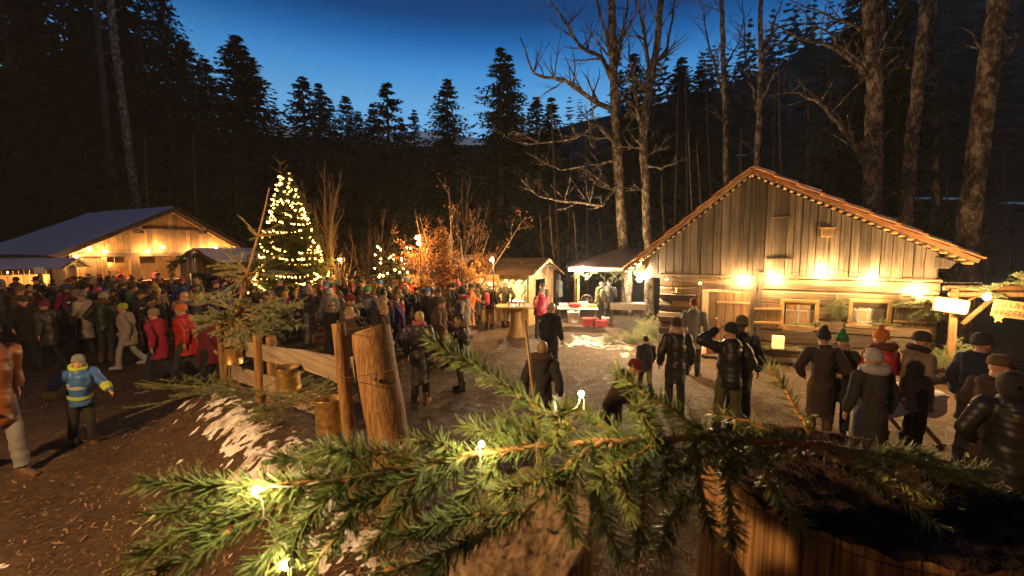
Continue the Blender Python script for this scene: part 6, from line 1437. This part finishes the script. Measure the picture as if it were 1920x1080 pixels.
def head_item(k):
    if k in CACHE: return CACHE[k]
    S = Matrix.Scale(1.2, 3, Vector((0, 1, 0))); sl = Matrix.Rotation(R(-10), 3, 'X'); mb = MB(); T = sl @ S; mat = M['knit']
    prof = [(.078, -.002), (.094, .0), (.098, .02), (.095, .042), (.0885, .048), (.09, .07), (.082, .1), (.06, .128), (.03, .142), (.002, .146)]
    if k in ('beanie', 'pom_beanie'):
        mb.lathe(prof, 22, (0, .012, .012), T)
        if k == 'pom_beanie':
            b0 = len(mb.v); mb.ball((0, .035, .17), .043, 12, 8)
            for i in range(b0, len(mb.v)): v = Vector(mb.v[i]); c = Vector((0, .035, .17)); mb.v[i] = tuple(c + (v - c) * (1 + .22 * mnoise.noise(v * 90)))
    elif k == 'felt_hat': mb.lathe([(.08, .02), (.155, .012), (.158, .02), (.092, .034), (.09, .05), (.086, .11), (.06, .125), (.02, .118), (.001, .116)], 24, (0, .01, .02), T); mat = M['cloth']
    elif k == 'cap': mb.lathe([(.08, .01), (.092, .012), (.094, .06), (.08, .10), (.045, .122), (.001, .127)], 22, (0, .012, .02), T); mb.tube([(0, -.08, .045), (0, -.13, .035), (0, -.165, .022)], [(.07, .012), (.065, .010), (.045, .006)], 12); mat = M['cloth']
    elif k in ('hood', 'fur_hood'):
        n, m_ = 20, 12
        for sh_ in (1.0, .9):
            b = len(mb.v)
            for i in range(m_ + 1):
                th = R(8) + (R(128) - R(8)) * i / m_                      # pole points backwards
                for j in range(n): a = 6.283 * j / n; mb.v.append((.112 * sh_ * math.sin(th) * math.cos(a), .02 + .135 * sh_ * math.cos(th), .012 + (.138 if math.sin(a) > 0 else .16) * sh_ * math.sin(th) * math.sin(a)))
            mb.f += [(b + i * n + j, b + i * n + (j + 1) % n, b + (i + 1) * n + (j + 1) % n, b + (i + 1) * n + j) for i in range(m_) for j in range(n)] + [tuple(b + j for j in range(n))]
        mat = M['cloth']
        if k == 'fur_hood': mat = M['fur']
    elif k in ('short_hair', 'long_hair', 'bun_hair'):
        n, m_ = 18, 12; b = len(mb.v)
        for i in range(m_ + 1):
            th = R(3) + R(118) * i / m_
            for j in range(n):
                a = 6.283 * j / n; x, y, z = .083 * math.sin(th) * math.cos(a), .016 + .106 * math.sin(th) * math.sin(a), .03 + .104 * math.cos(th)
                if y < -.045: z = max(z, .062)
                q = 1 + .05 * mnoise.noise((x * 40, y * 40, z * 18)); mb.v.append((x * q, y * q, z * q))
        mb.f += [(b + i * n + j, b + i * n + (j + 1) % n, b + (i + 1) * n + (j + 1) % n, b + (i + 1) * n + j) for i in range(m_) for j in range(n)] + [tuple(b + j for j in range(n))]
        if k == 'long_hair':
            for x, y, l in ((-.06, .05, .22), (-.03, .08, .26), (0, .09, .27), (.03, .08, .26), (.06, .05, .22), (.07, .01, .17), (-.07, .01, .17)): mb.tube([(x, y, .03), (x * 1.1, y * 1.08, -.06), (x * 1.25, y * 1.15, -l * .7), (x * 1.15, y * 1.2, -l)], [.03, .034, .03, .012], 8)
        if k == 'bun_hair': mb.ball((0, .115, .07), .045, 10, 8)
        mat = M['hair']
    elif k == 'headband': mb.lathe([(.086, -.012), (.094, -.01), (.095, .03), (.087, .034)], 22, (0, .012, .02), T)
    me = mb.mesh(k, True); me.materials.append(mat); CACHE[k] = me; return me
def neck_item(k, pose):
    key = (k, pose)
    if key in CACHE: return CACHE[key]
    p, up, hd, hr, leg = pose_data(pose); mb = MB(); c = up((0, .0, 1.515)); r, t, dz = {'scarf': (.092, .045, .02), 'fur_collar': (.115, .055, .01), 'hood_down': (.11, .06, .0)}[k]
    Lr = Matrix.Rotation(R(p.get('lean', 0)), 3, 'X'); mb.tube([c + Lr @ Vector((r * math.cos(a), r * math.sin(a) * 1.05 + .02, dz + .018 * math.sin(a) + .008 * math.sin(3 * a))) for a in np.linspace(0, 6.283, 25)], [t * (1 + (.25 if math.sin(a) > .3 and k != 'scarf' else 0)) for a in np.linspace(0, 6.283, 25)], 10, False)
    for i, v in enumerate(mb.v): v = Vector(v); mb.v[i] = tuple(c + (v - c) * (1 + (.10 if k == 'fur_collar' else .05) * mnoise.noise(v * 38)))
    me = mb.mesh(k, True); me.materials.append(M['fur'] if k == 'fur_collar' else M['cloth']); CACHE[key] = me; return me
PC = {'black': (.018, .017, .018), 'charcoal': (.045, .043, .045), 'grey': (.20, .20, .21), 'light grey': (.42, .42, .42), 'dark green': (.03, .045, .03), 'olive': (.10, .10, .045), 'navy': (.02, .03, .07), 'dark brown': (.055, .035, .025), 'brown': (.13, .075, .04), 'tan': (.36, .23, .11), 'beige': (.30, .235, .165), 'cream': (.38, .33, .26), 'white': (.5, .49, .47), 'red': (.50, .03, .03), 'crimson': (.36, .02, .06), 'burgundy': (.16, .015, .03), 'orange': (.62, .18, .03), 'mustard': (.45, .26, .04), 'yellow': (.60, .45, .06), 'green': (.04, .22, .09), 'lime': (.40, .52, .08), 'teal': (.03, .14, .16), 'blue': (.04, .14, .42), 'light blue': (.14, .25, .36), 'pink': (.45, .10, .18), 'pale pink': (.62, .38, .34), 'purple': (.12, .05, .16), 'rust': (.22, .072, .022), 'blond': (.50, .34, .14), 'dark': (.025, .018, .012), 'brown-haired': (.09, .05, .025), 'silver': (.40, .38, .36)}
def col(o, c): v = PC[c] if isinstance(c, str) else c; o.color = (*v, 1); return o
LABELS = set()
def person(px, hpy, h, face, pose, style, mat, coat, legs, head, hcol, label, boots='black', neck=None, ncol=None, group=None, pos=None, hair=None, hood=True, wide=1.0):
    if pos is None:
        lo, hi = 1.5, 70.0; top = h * 1.03 if head in ('beanie', 'pom_beanie', 'felt_hat', 'hood', 'fur_hood', 'cap') else h
        pd_ = POSES[pose].get('lean', 0); top -= .45 * h * (1 - math.cos(R(pd_)))
        lo = 45.0
        while lo > 1.5:                                   # from far to near: the first spot where the head reaches the sight line
            q = at_y(px, hpy, lo)
            if q.z - gz(q.x, lo) >= top: break
            lo -= .01
        x, y = q.x, lo
    else: x, y = pos
    assert label not in LABELS, label
    LABELS.add(label); s = h / 1.75
    o = link('person', body_mesh(pose)); o.location = (x, y, gz(x, y) - .005); o.rotation_euler = (0, 0, R(face)); o.scale = (s * wide, s * wide, s); tag(o, label, 'person', group)
    p, up, hd, hr, leg = pose_data(pose)
    col(link('coat', coat_mesh(pose, style, mat, hood), None, o), coat); col(link('trousers', trouser_mesh(pose), None, o), legs)
    for sd in (1, -1):
        b = col(link('boot', boot_mesh(), None, o), boots); b.location = leg[sd][1]; b.rotation_euler = (0, 0, R(6 * sd))
    if head:
        a = col(link({'short_hair': 'hair', 'long_hair': 'hair', 'bun_hair': 'hair'}.get(head, head), head_item(head), None, o), hcol); a.location = hd; a.rotation_euler = hr.to_euler()
        if head in ('beanie', 'pom_beanie', 'felt_hat', 'cap', 'headband') and hair:
            b = col(link('hair', head_item('long_hair' if hair[0] == 'long' else 'short_hair'), None, o), hair[1]); b.location = hd; b.rotation_euler = hr.to_euler(); b.scale = (.96, .96, .96)
    if neck: col(link(neck, neck_item(neck, pose), None, o), ncol)
    return o
def backpack(of, c, label):
    t = thing('backpack', label, 'backpack', of.location, of.rotation_euler.z); t.scale = of.scale
    mb = MB().tube([(0, .24, 1.42), (0, .25, 1.36), (0, .255, 1.15), (0, .25, 1.0), (0, .24, .95)], [(.10, .05), (.145, .085), (.155, .10), (.15, .095), (.11, .06)], 16)
    col(remesh_link(mb, 'bag', M['cloth'], t), c); mb = MB().tube([(0, .35, 1.16), (0, .355, 1.08), (0, .345, 1.0)], [(.08, .03), (.11, .045), (.09, .03)], 12); col(mb.build('pocket', M['cloth'], t, True), 'charcoal')
    for s in (1, -1): col(MB().tube([(s * .10, .17, 1.40), (s * .13, .03, 1.50), (s * .14, -.13, 1.40), (s * .15, -.17, 1.2), (s * .17, -.05, 1.03), (s * .12, .17, .99)], [(.025, .008)] * 6, 6).build('strap', M['cloth'], t, True), 'black')
    return t
def remesh_link(mb, name, mat, parent): return link(name, remesh(mb, .02, 2, mat, name), None, parent)
# --- the people one can pick out
NEAR = 'people standing in the yard'
pk = person
pk(1270, 592, 1.72, 172, 'stand', 'mid', 'puffer', 'black', 'black', 'beanie', 'dark brown', 'person in long black jacket with big pale pink scarf, back turned, near the brush heap', neck='scarf', ncol='pale pink', group=NEAR, hair=('long', 'blond'))
kid2 = pk(1213, 630, 1.22, 178, 'walk', 'short', 'cloth', 'charcoal', 'beige', 'short_hair', 'dark', 'child with dark hair and pale trousers walking away with a backpack', group=NEAR)
backpack(kid2, 'navy', 'dark blue backpack on the back of the walking child')
pk(1372, 601, 1.78, 176, 'handhead', 'short', 'puffer', 'black', 'olive', 'beanie', 'black', 'person in black quilted jacket and olive trousers holding one hand to the head', group=NEAR)
pk(1392, 588, 1.84, 165, 'stand', 'mid', 'cloth', 'charcoal', 'charcoal', 'beanie', 'olive', 'person in charcoal coat and olive beanie just behind the one holding the head', group=NEAR)
pk(1303, 557, 1.78, 150, 'stand', 'mid', 'cloth', 'grey', 'charcoal', 'beanie', 'rust', 'person in grey jacket and rust red beanie stepping to the hut door', group=NEAR)
pk(1150, 668, 1.5, 80, 'lean', 'mid', 'cloth', 'dark brown', 'black', 'beanie', 'burgundy', 'person in dark brown coat and burgundy beanie bending forward behind the bough', boots='tan', group=NEAR)
pk(1017, 640, 1.62, 165, 'stand', 'mid', 'cloth', 'charcoal', 'black', 'short_hair', 'blond', 'blond person in dark coat with brown fur collar close behind the cane', neck='fur_collar', ncol='brown', group=NEAR)
pk(786, 584, 1.68, 172, 'stand', 'long', 'puffer', 'charcoal', 'black', 'short_hair', 'blond', 'person in long dark quilted coat with pink collar and tan boots', boots='tan', neck='scarf', ncol='pink', group=NEAR)
pk(862, 588, 1.60, -78, 'drink', 'mid', 'puffer', 'black', 'charcoal', 'short_hair', 'dark', 'dark haired person in shiny black quilted coat with fur collar drinking from a cup', neck='fur_collar', ncol='tan', group=NEAR)
pk(873, 541, 1.80, -70, 'bow', 'mid', 'cloth', 'dark green', 'black', 'short_hair', 'brown-haired', 'bare headed person in dark green jacket looking down behind the drinker', group=NEAR)
bp = pk(1034, 568, 1.72, 140, 'stand', 'mid', 'cloth', 'black', 'navy', 'short_hair', 'silver', 'grey haired person in black coat with a black backpack before the stump table', group=NEAR)
backpack(bp, 'black', 'black backpack worn by the grey haired person')
pk(1013, 541, 1.70, 165, 'lean', 'short', 'puffer', 'crimson', 'navy', 'beanie', 'grey', 'person in crimson jacket leaning on the stump table', group=NEAR)
pk(1028, 521, 1.80, -60, 'reach', 'short', 'cloth', 'brown', 'charcoal', 'short_hair', 'dark', 'dark haired person in brown jacket reaching over the stump table', group=NEAR, pos=(1.15, 14.7))
pk(893, 520, 1.82, 175, 'stand', 'long', 'cloth', 'charcoal', 'black', 'beanie', 'cream', 'tall person in long charcoal coat and cream beanie left of the stump table', neck='fur_collar', ncol='black', group=NEAR)
bq = pk(918, 528, 1.72, 160, 'stand', 'short', 'cloth', 'black', 'tan', 'beanie', 'white', 'person in black jacket with a red backpack queuing at the sign stall', group=NEAR)
backpack(bq, 'red', 'red backpack on the person queuing at the sign stall')
pk(948, 523, 1.78, 172, 'pockets', 'short', 'cloth', 'olive', 'beige', 'beanie', 'light grey', 'person in olive jacket and beige trousers queuing at the sign stall', group=NEAR)
pk(970, 515, 1.62, 150, 'cup', 'mid', 'puffer', 'light blue', 'navy', 'beanie', 'mustard', 'person in light blue jacket and mustard beanie at the stall counter', group=NEAR)
pk(957, 513, 1.66, 130, 'stand', 'mid', 'cloth', 'red', 'navy', 'pom_beanie', 'crimson', 'person in red coat and crimson pompom beanie at the stall counter', group=NEAR)
pk(1047, 512, 1.75, 60, 'stand', 'mid', 'puffer', 'light grey', 'charcoal', 'hood', 'light blue', 'person in pale grey jacket with light blue hood behind the stall gable', group=NEAR)
pk(1142, 522, 1.76, 165, 'cup', 'mid', 'puffer', 'charcoal', 'black', 'beanie', 'black', 'person in charcoal padded coat standing at the grill', group=NEAR)
pk(1124, 528, 1.72, 100, 'reach', 'short', 'cloth', 'olive', 'black', 'headband', 'light grey', 'person in olive jacket working at the grill', hair=('short', 'brown-haired'), group=NEAR)
pk(1546, 613, 1.70, 160, 'pockets', 'long', 'cloth', 'dark brown', 'brown', 'pom_beanie', 'black', 'person in long dark brown coat and black pompom beanie facing the hut windows', boots='brown', group=NEAR)
pk(1580, 620, 1.62, -30, 'cup', 'mid', 'cloth', 'dark green', 'navy', 'pom_beanie', 'green', 'person in dark green coat and green beanie talking under the hut windows', neck='scarf', ncol='cream', group=NEAR)
pk(1655, 614, 1.72, 185, 'cup', 'short', 'puffer', 'red', 'black', 'pom_beanie', 'orange', 'person in red quilted jacket and orange pompom beanie by the right window', neck='fur_collar', ncol='rust', group=NEAR)
pk(1640, 650, 1.66, 175, 'stand', 'long', 'cloth', (.035, .032, .028), 'navy', 'beanie', 'light grey', 'person in long dark parka with pale grey hood at the folding table', neck='hood_down', ncol='light grey', group=NEAR)
pk(1728, 617, 1.74, 75, 'cup', 'mid', 'cloth', 'beige', 'black', 'beanie', 'charcoal', 'person in beige jacket and charcoal beanie right of the hut window', neck='scarf', ncol='black', group=NEAR)
pk(1842, 620, 1.80, 95, 'stand', 'mid', 'cloth', 'navy', 'navy', 'beanie', 'charcoal', 'person in navy coat and charcoal beanie under the arbour', group=NEAR)
pk(1874, 660, 1.74, 100, 'cup', 'mid', 'cloth', 'dark brown', 'charcoal', 'cap', 'brown', 'person in dark brown jacket and brown cap before the arbour', group=NEAR)
pk(1902, 690, 1.72, 150, 'pockets', 'mid', 'puffer', 'black', 'black', 'hood', 'black', 'person all in black with hood up at the right edge', group=NEAR)
kid = pk(142, 660, 1.18, 55, 'run', 'short', 'puffer', 'blue', 'black', 'beanie', 'grey', 'small child in blue jacket with lime trim and grey beanie running on the path', neck='scarf', ncol='lime', group='people on the path', boots='brown')
for nm, z0, z1, c in (('chest_band', 1.16, 1.27, 'light grey'), ('lime_band', .97, 1.05, 'lime')):
    q = MB().tube([(0, -.006 - .0 * z0, z0), (0, -.012, (z0 + z1) / 2), (0, -.02, z1)], [(.236, .176), (.240, .180), (.236, .178)], 24, False).build(nm, M['cloth'], kid, True); col(q, c)
for sd in (1, -1):
    e, w = POSES['run']['arm'][sd]; up = pose_data('run')[1]; E, Wr = up(e), up(w); col(MB().tube([E.lerp(Wr, .25), E.lerp(Wr, .6), E.lerp(Wr, .85)], [.088, .082, .068], 14, False).build('sleeve_band', M['cloth'], kid, True), 'lime')
pk(-34, 596, 1.70, 75, 'walk', 'mid', 'puffer', 'rust', 'grey', 'beanie', 'dark brown', 'person in rust orange coat and grey jeans cut by the left edge', group='people on the path', boots='brown')
pk(345, 566, 1.74, -80, 'walk', 'mid', 'puffer', 'red', 'charcoal', 'beanie', 'orange', 'person in bright red coat and orange beanie walking left past the fence', group='people on the path')
pk(292, 575, 1.66, -95, 'walk', 'mid', 'cloth', 'crimson', 'navy', 'beanie', 'beige', 'person in crimson coat and beige beanie walking ahead of the red coat', group='people on the path')
pk(235, 566, 1.60, -70, 'walk', 'mid', 'cloth', 'cream', 'light grey', 'beanie', 'lime', 'person in cream coat and lime beanie crossing the path', group='people on the path', boots='white')
pk(385, 585, 1.58, 100, 'walk', 'mid', 'cloth', 'burgundy', 'black', 'beanie', 'charcoal', 'person in burgundy coat hidden partly behind the young fir', group='people on the path')
pk(142, 540, 1.74, 160, 'stand', 'long', 'cloth', 'dark brown', 'black', 'fur_hood', 'beige', 'person in long dark brown coat with pale fur hood standing on the path', group='people on the path')
pk(40, 552, 1.76, 60, 'walk', 'mid', 'cloth', 'black', 'black', 'cap', 'charcoal', 'person in black coat and charcoal cap walking before the bar counter', group='people on the path')
pk(85, 560, 1.70, -100, 'walk', 'mid', 'puffer', 'charcoal', 'black', 'beanie', 'burgundy', 'person in charcoal coat and burgundy beanie at the end of the bar counter', group='people on the path')
pk(660, 575, 1.66, -60, 'walk', 'mid', 'cloth', 'brown', 'charcoal', 'long_hair', 'blond', 'person with long blond hair in brown coat passing behind the thick post', group='people in the throng', neck='scarf', ncol='pale pink')
pk(712, 566, 1.72, 100, 'walk', 'mid', 'cloth', 'dark brown', 'black', 'beanie', 'tan', 'person in dark brown coat and tan beanie passing behind the thick post', group='people in the throng')
pk(745, 558, 1.68, -70, 'walk', 'mid', 'cloth', 'purple', 'black', 'headband', 'cream', 'person in purple coat and cream headband left of the pink collared coat', hair=('long', 'brown-haired'), group='people in the throng')
pk(822, 556, 1.72, 80, 'walk', 'mid', 'cloth', 'brown', 'charcoal', 'beanie', 'olive', 'person in brown coat and olive beanie between the pink collar and the drinker', group='people in the throng')
pk(578, 528, 1.74, 20, 'stand', 'long', 'cloth', 'tan', 'brown', 'short_hair', 'dark', 'dark haired person in long tan coat under the Christmas tree', group='people in the throng', neck='scarf', ncol='orange')
pk(556, 532, 1.70, 200, 'pockets', 'mid', 'cloth', 'navy', 'charcoal', 'short_hair', 'brown-haired', 'person in navy coat beside the long tan coat under the Christmas tree', group='people in the throng')
pk(622, 536, 1.66, 150, 'cup', 'short', 'puffer', 'mustard', 'navy', 'beanie', 'red', 'person in mustard jacket and red beanie right of the Christmas tree foot', group='people in the throng')
# --- the crowd
rc = random.Random(44); taken = [(o.location.x, o.location.y) for o in scene.objects if o.name.startswith('person')]
CO = ['black'] * 9 + ['charcoal'] * 7 + ['navy'] * 3 + ['dark brown'] * 3 + ['dark green'] * 2 + ['olive', 'olive', 'brown', 'brown', 'grey', 'grey', 'tan', 'burgundy', 'red', 'crimson', 'orange', 'mustard', 'teal', 'blue', 'cream', 'beige', 'purple', 'green', 'light blue', 'pink']
HC = ['black', 'charcoal', 'dark brown', 'navy', 'olive', 'black', 'charcoal', 'brown', 'grey', 'grey', 'beige', 'dark brown', 'black', 'charcoal', 'grey', 'light grey', 'white', 'cream', 'beige', 'tan', 'brown', 'rust', 'orange', 'red', 'crimson', 'burgundy', 'pink', 'teal', 'blue', 'navy', 'green', 'olive', 'mustard', 'purple']
KN = {'beanie': 'beanie', 'pom_beanie': 'pompom beanie', 'felt_hat': 'felt hat', 'cap': 'cap', 'hood': 'raised hood', 'headband': 'headband'}
HK = ['beanie'] * 6 + ['pom_beanie'] * 3 + ['felt_hat', 'felt_hat', 'cap', 'hood', 'headband'] + ['short_hair'] * 4 + ['long_hair'] * 2 + ['bun_hair']
HN = {'dark': 'dark', 'brown-haired': 'brown', 'blond': 'blond', 'silver': 'silver'}
ZONES = [(600, 770, 548, 574, 9, 'crossing behind the fence posts', 'people in the throng'), (150, 400, 546, 566, 8, 'on the path before the crowd', 'crowd before the barn'), (100, 335, 512, 545, 46, 'before the barn', 'crowd before the barn'), (335, 480, 514, 548, 22, 'near the garland stall', 'crowd before the barn'), (0, 100, 514, 540, 10, 'by the drinks stall', 'crowd before the barn'),
         (500, 610, 520, 548, 10, 'under the Christmas tree', 'people in the throng'), (610, 770, 505, 548, 46, 'between Christmas and copper tree', 'people in the throng'), (770, 890, 506, 545, 26, 'before the copper leaved tree', 'people in the throng'), (890, 990, 512, 522, 5, 'at the sign stall', 'people in the throng')]
used = set()
for (x0, x1, y0, y1, n, where, grp) in ZONES:
    k = tries = 0
    while k < n and tries < 900:
        tries += 1; px, py = rc.uniform(x0, x1), y0 + (y1 - y0) * rc.random() ** 1.25; h = rc.uniform(1.56, 1.86) if rc.random() > .13 else rc.uniform(1.08, 1.35)
        Y = 0; lo, hi = 2.0, 60.0
        for _ in range(40):
            md = (lo + hi) / 2; q = at_y(px, py, md)
            if q.z - gz(q.x, md) > h: lo = md
            else: hi = md
        q = at_y(px, py, lo)
        if lo > 27 or min((q.x - a) ** 2 + (q.y - b) ** 2 for a, b in taken) < .52 ** 2: continue
        bl_ = False
        for (sx, sy, ang, w_, d_) in ((S1.x, S1.y, S1A, 2.0, 3.0), (S2.x, S2.y, R(62), 2.2, 3.6), (S3.x, S3.y, R(-22), 3.1, 2.6), (S4.x, S4.y, R(118), 2.6, 4.4), (BO.x, BO.y, BA, 0, 0)):
            dx, dy = q.x - sx, q.y - sy; lx, ly = dx * math.cos(ang) + dy * math.sin(ang), -dx * math.sin(ang) + dy * math.cos(ang)
            if w_ and -.45 < lx < w_ + .45 and -.3 < ly < d_ + .3: bl_ = True
            if not w_ and ly > -.5: bl_ = True
        if bl_ or math.hypot(q.x - xb.x, q.y - xb.y) < 1.3 or math.hypot(q.x - gb.x, q.y - gb.y) < .6 or math.hypot(q.x - tb.x, q.y - tb.y) < .8: continue
        hk = rc.choice(HK); cc = rc.choice(CO); hc = rc.choice(['dark', 'brown-haired', 'blond', 'silver']) if hk.endswith('hair') else rc.choice(HC)
        st = rc.choice(['short', 'mid', 'mid', 'long']); mt = rc.choice(['cloth', 'cloth', 'puffer']); gn = {'short': 'jacket', 'mid': 'coat', 'long': 'long coat'}[st]; gn = ('quilted ' if mt == 'puffer' else '') + gn
        hd_ = f"{HN[hc]} {'bun' if hk == 'bun_hair' else ('long hair' if hk == 'long_hair' else 'short hair')}" if hk.endswith('hair') else f'{hc} {KN[hk]}'
        lab = f'{"person" if h > 1.4 else "child"} in {cc} {gn} with {hd_} {where}'
        if lab in LABELS or (cc, hd_, where) in used: continue
        used.add((cc, hd_, where)); taken.append((q.x, q.y)); k += 1
        nk = rc.choice([None, None, 'scarf', 'fur_collar', 'hood_down']); fc = rc.choice([180, 160, 200, 150, 215, 90, -90, 120, -120, 30, -40, 0])
        person(0, 0, h, fc + rc.uniform(-15, 15), rc.choice(['stand', 'pockets', 'cup', 'onecup', 'walk', 'bow', 'drink', 'reach']), st, mt, cc, rc.choice(['black', 'navy', 'charcoal', 'dark brown', 'brown', 'grey']), hk, hc, lab, boots=rc.choice(['black', 'brown', 'dark brown']), neck=nk, ncol=rc.choice(HC) if nk == 'scarf' else rc.choice(['brown', 'tan', 'charcoal', 'beige']), group=grp, pos=(q.x, q.y), hair=('short', rc.choice(['dark', 'brown-haired', 'blond'])))
for i, px in enumerate((215, 236, 268, 300, 420)):       # inside the barn, behind the counter
    t_ = B(px, 500)[0]; p_ = BO + BX * t_ + BY * .75; cc = ['charcoal', 'red', 'navy', 'pink', 'dark green'][i]
    person(0, 0, 1.74, 60 + 10 * i, ['cup', 'reach', 'onecup', 'bow', 'stand'][i], 'short', 'cloth', cc, 'black', ['short_hair', 'cap', 'beanie', 'short_hair', 'beanie'][i], ['dark', 'red', 'teal', 'dark', 'rust'][i], f'person in {cc} jacket behind the barn counter', group='people serving in the barn', pos=(p_.x, p_.y))
# cup of the drinker
dk = [o for o in scene.objects if o.name.startswith('person') and 'drinking from a cup' in o.get('label', '')][0]
q = dk.matrix_basis @ Vector((0, -.25, 1.50)); cup('paper cup at the lips of the person in shiny black', q, .04, .09, 'cloth_white')
# brass horns of the band before the barn
M['brass'] = simple('polished_brass', (.75, .58, .30), .22, 1.0, .1)
bandn = 0
for o in [o for o in scene.objects if o.name.startswith('person') and o.get('group') == 'crowd before the barn' and -19 < o.location.x < -9 and o.location.y < 19.5]:
    if bandn >= 4 or o.data not in (CACHE.get(('body', 'cup')), CACHE.get(('body', 'onecup')), CACHE.get(('body', 'bow')), CACHE.get(('body', 'drink'))): continue
    bandn += 1; t = thing('brass_horn', ('brass horn of ' + o['label'].replace('quilted ', '').replace('long coat', 'coat').replace(' near the garland stall', ' by the garland stall').replace(' on the path before the crowd', ' on the path')), 'horn', o.matrix_basis @ Vector((.02, -.34, 1.12)), o.rotation_euler.z + .5)
    MB().lathe([(.012, -.12), (.02, .0), (.035, .15), (.07, .27), (.15, .36), (.153, .362), (.068, .262), (.03, .14), (.008, -.12)], 20).build('bell', M['brass'], t, True)
    MB().tube([(.10 * math.cos(a) - .04, .02 * math.sin(a * 2), .14 * math.sin(a)) for a in np.linspace(0, 11, 44)], .012, 6).build('tubing', M['brass'], t, True)
    for k in range(3): MB().tube([(-.03 + .035 * k, -.05, -.06), (-.03 + .035 * k, -.05, .08)], .013, 8).build('valve', M['brass'], t, True)
# ------------------------------------------------------------------ smoky evening air
hz = MB().box((0, 20, 80), (680, 262, 174)).build('haze', None); hz.data.materials.clear()
m = bpy.data.materials.new('smoky_air'); m.use_nodes = True; nt = m.node_tree; nt.nodes.clear()
o_ = nt.nodes.new('ShaderNodeOutputMaterial'); pv = nt.nodes.new('ShaderNodeVolumePrincipled'); pv.inputs['Color'].default_value = (.8, .82, .86, 1); pv.inputs['Density'].default_value = HAZE; pv.inputs['Anisotropy'].default_value = .35
nt.links.new(pv.outputs[0], o_.inputs['Volume']); hz.data.materials.append(m); kind(hz, 'stuff', 'faint smoky evening haze over the yard')
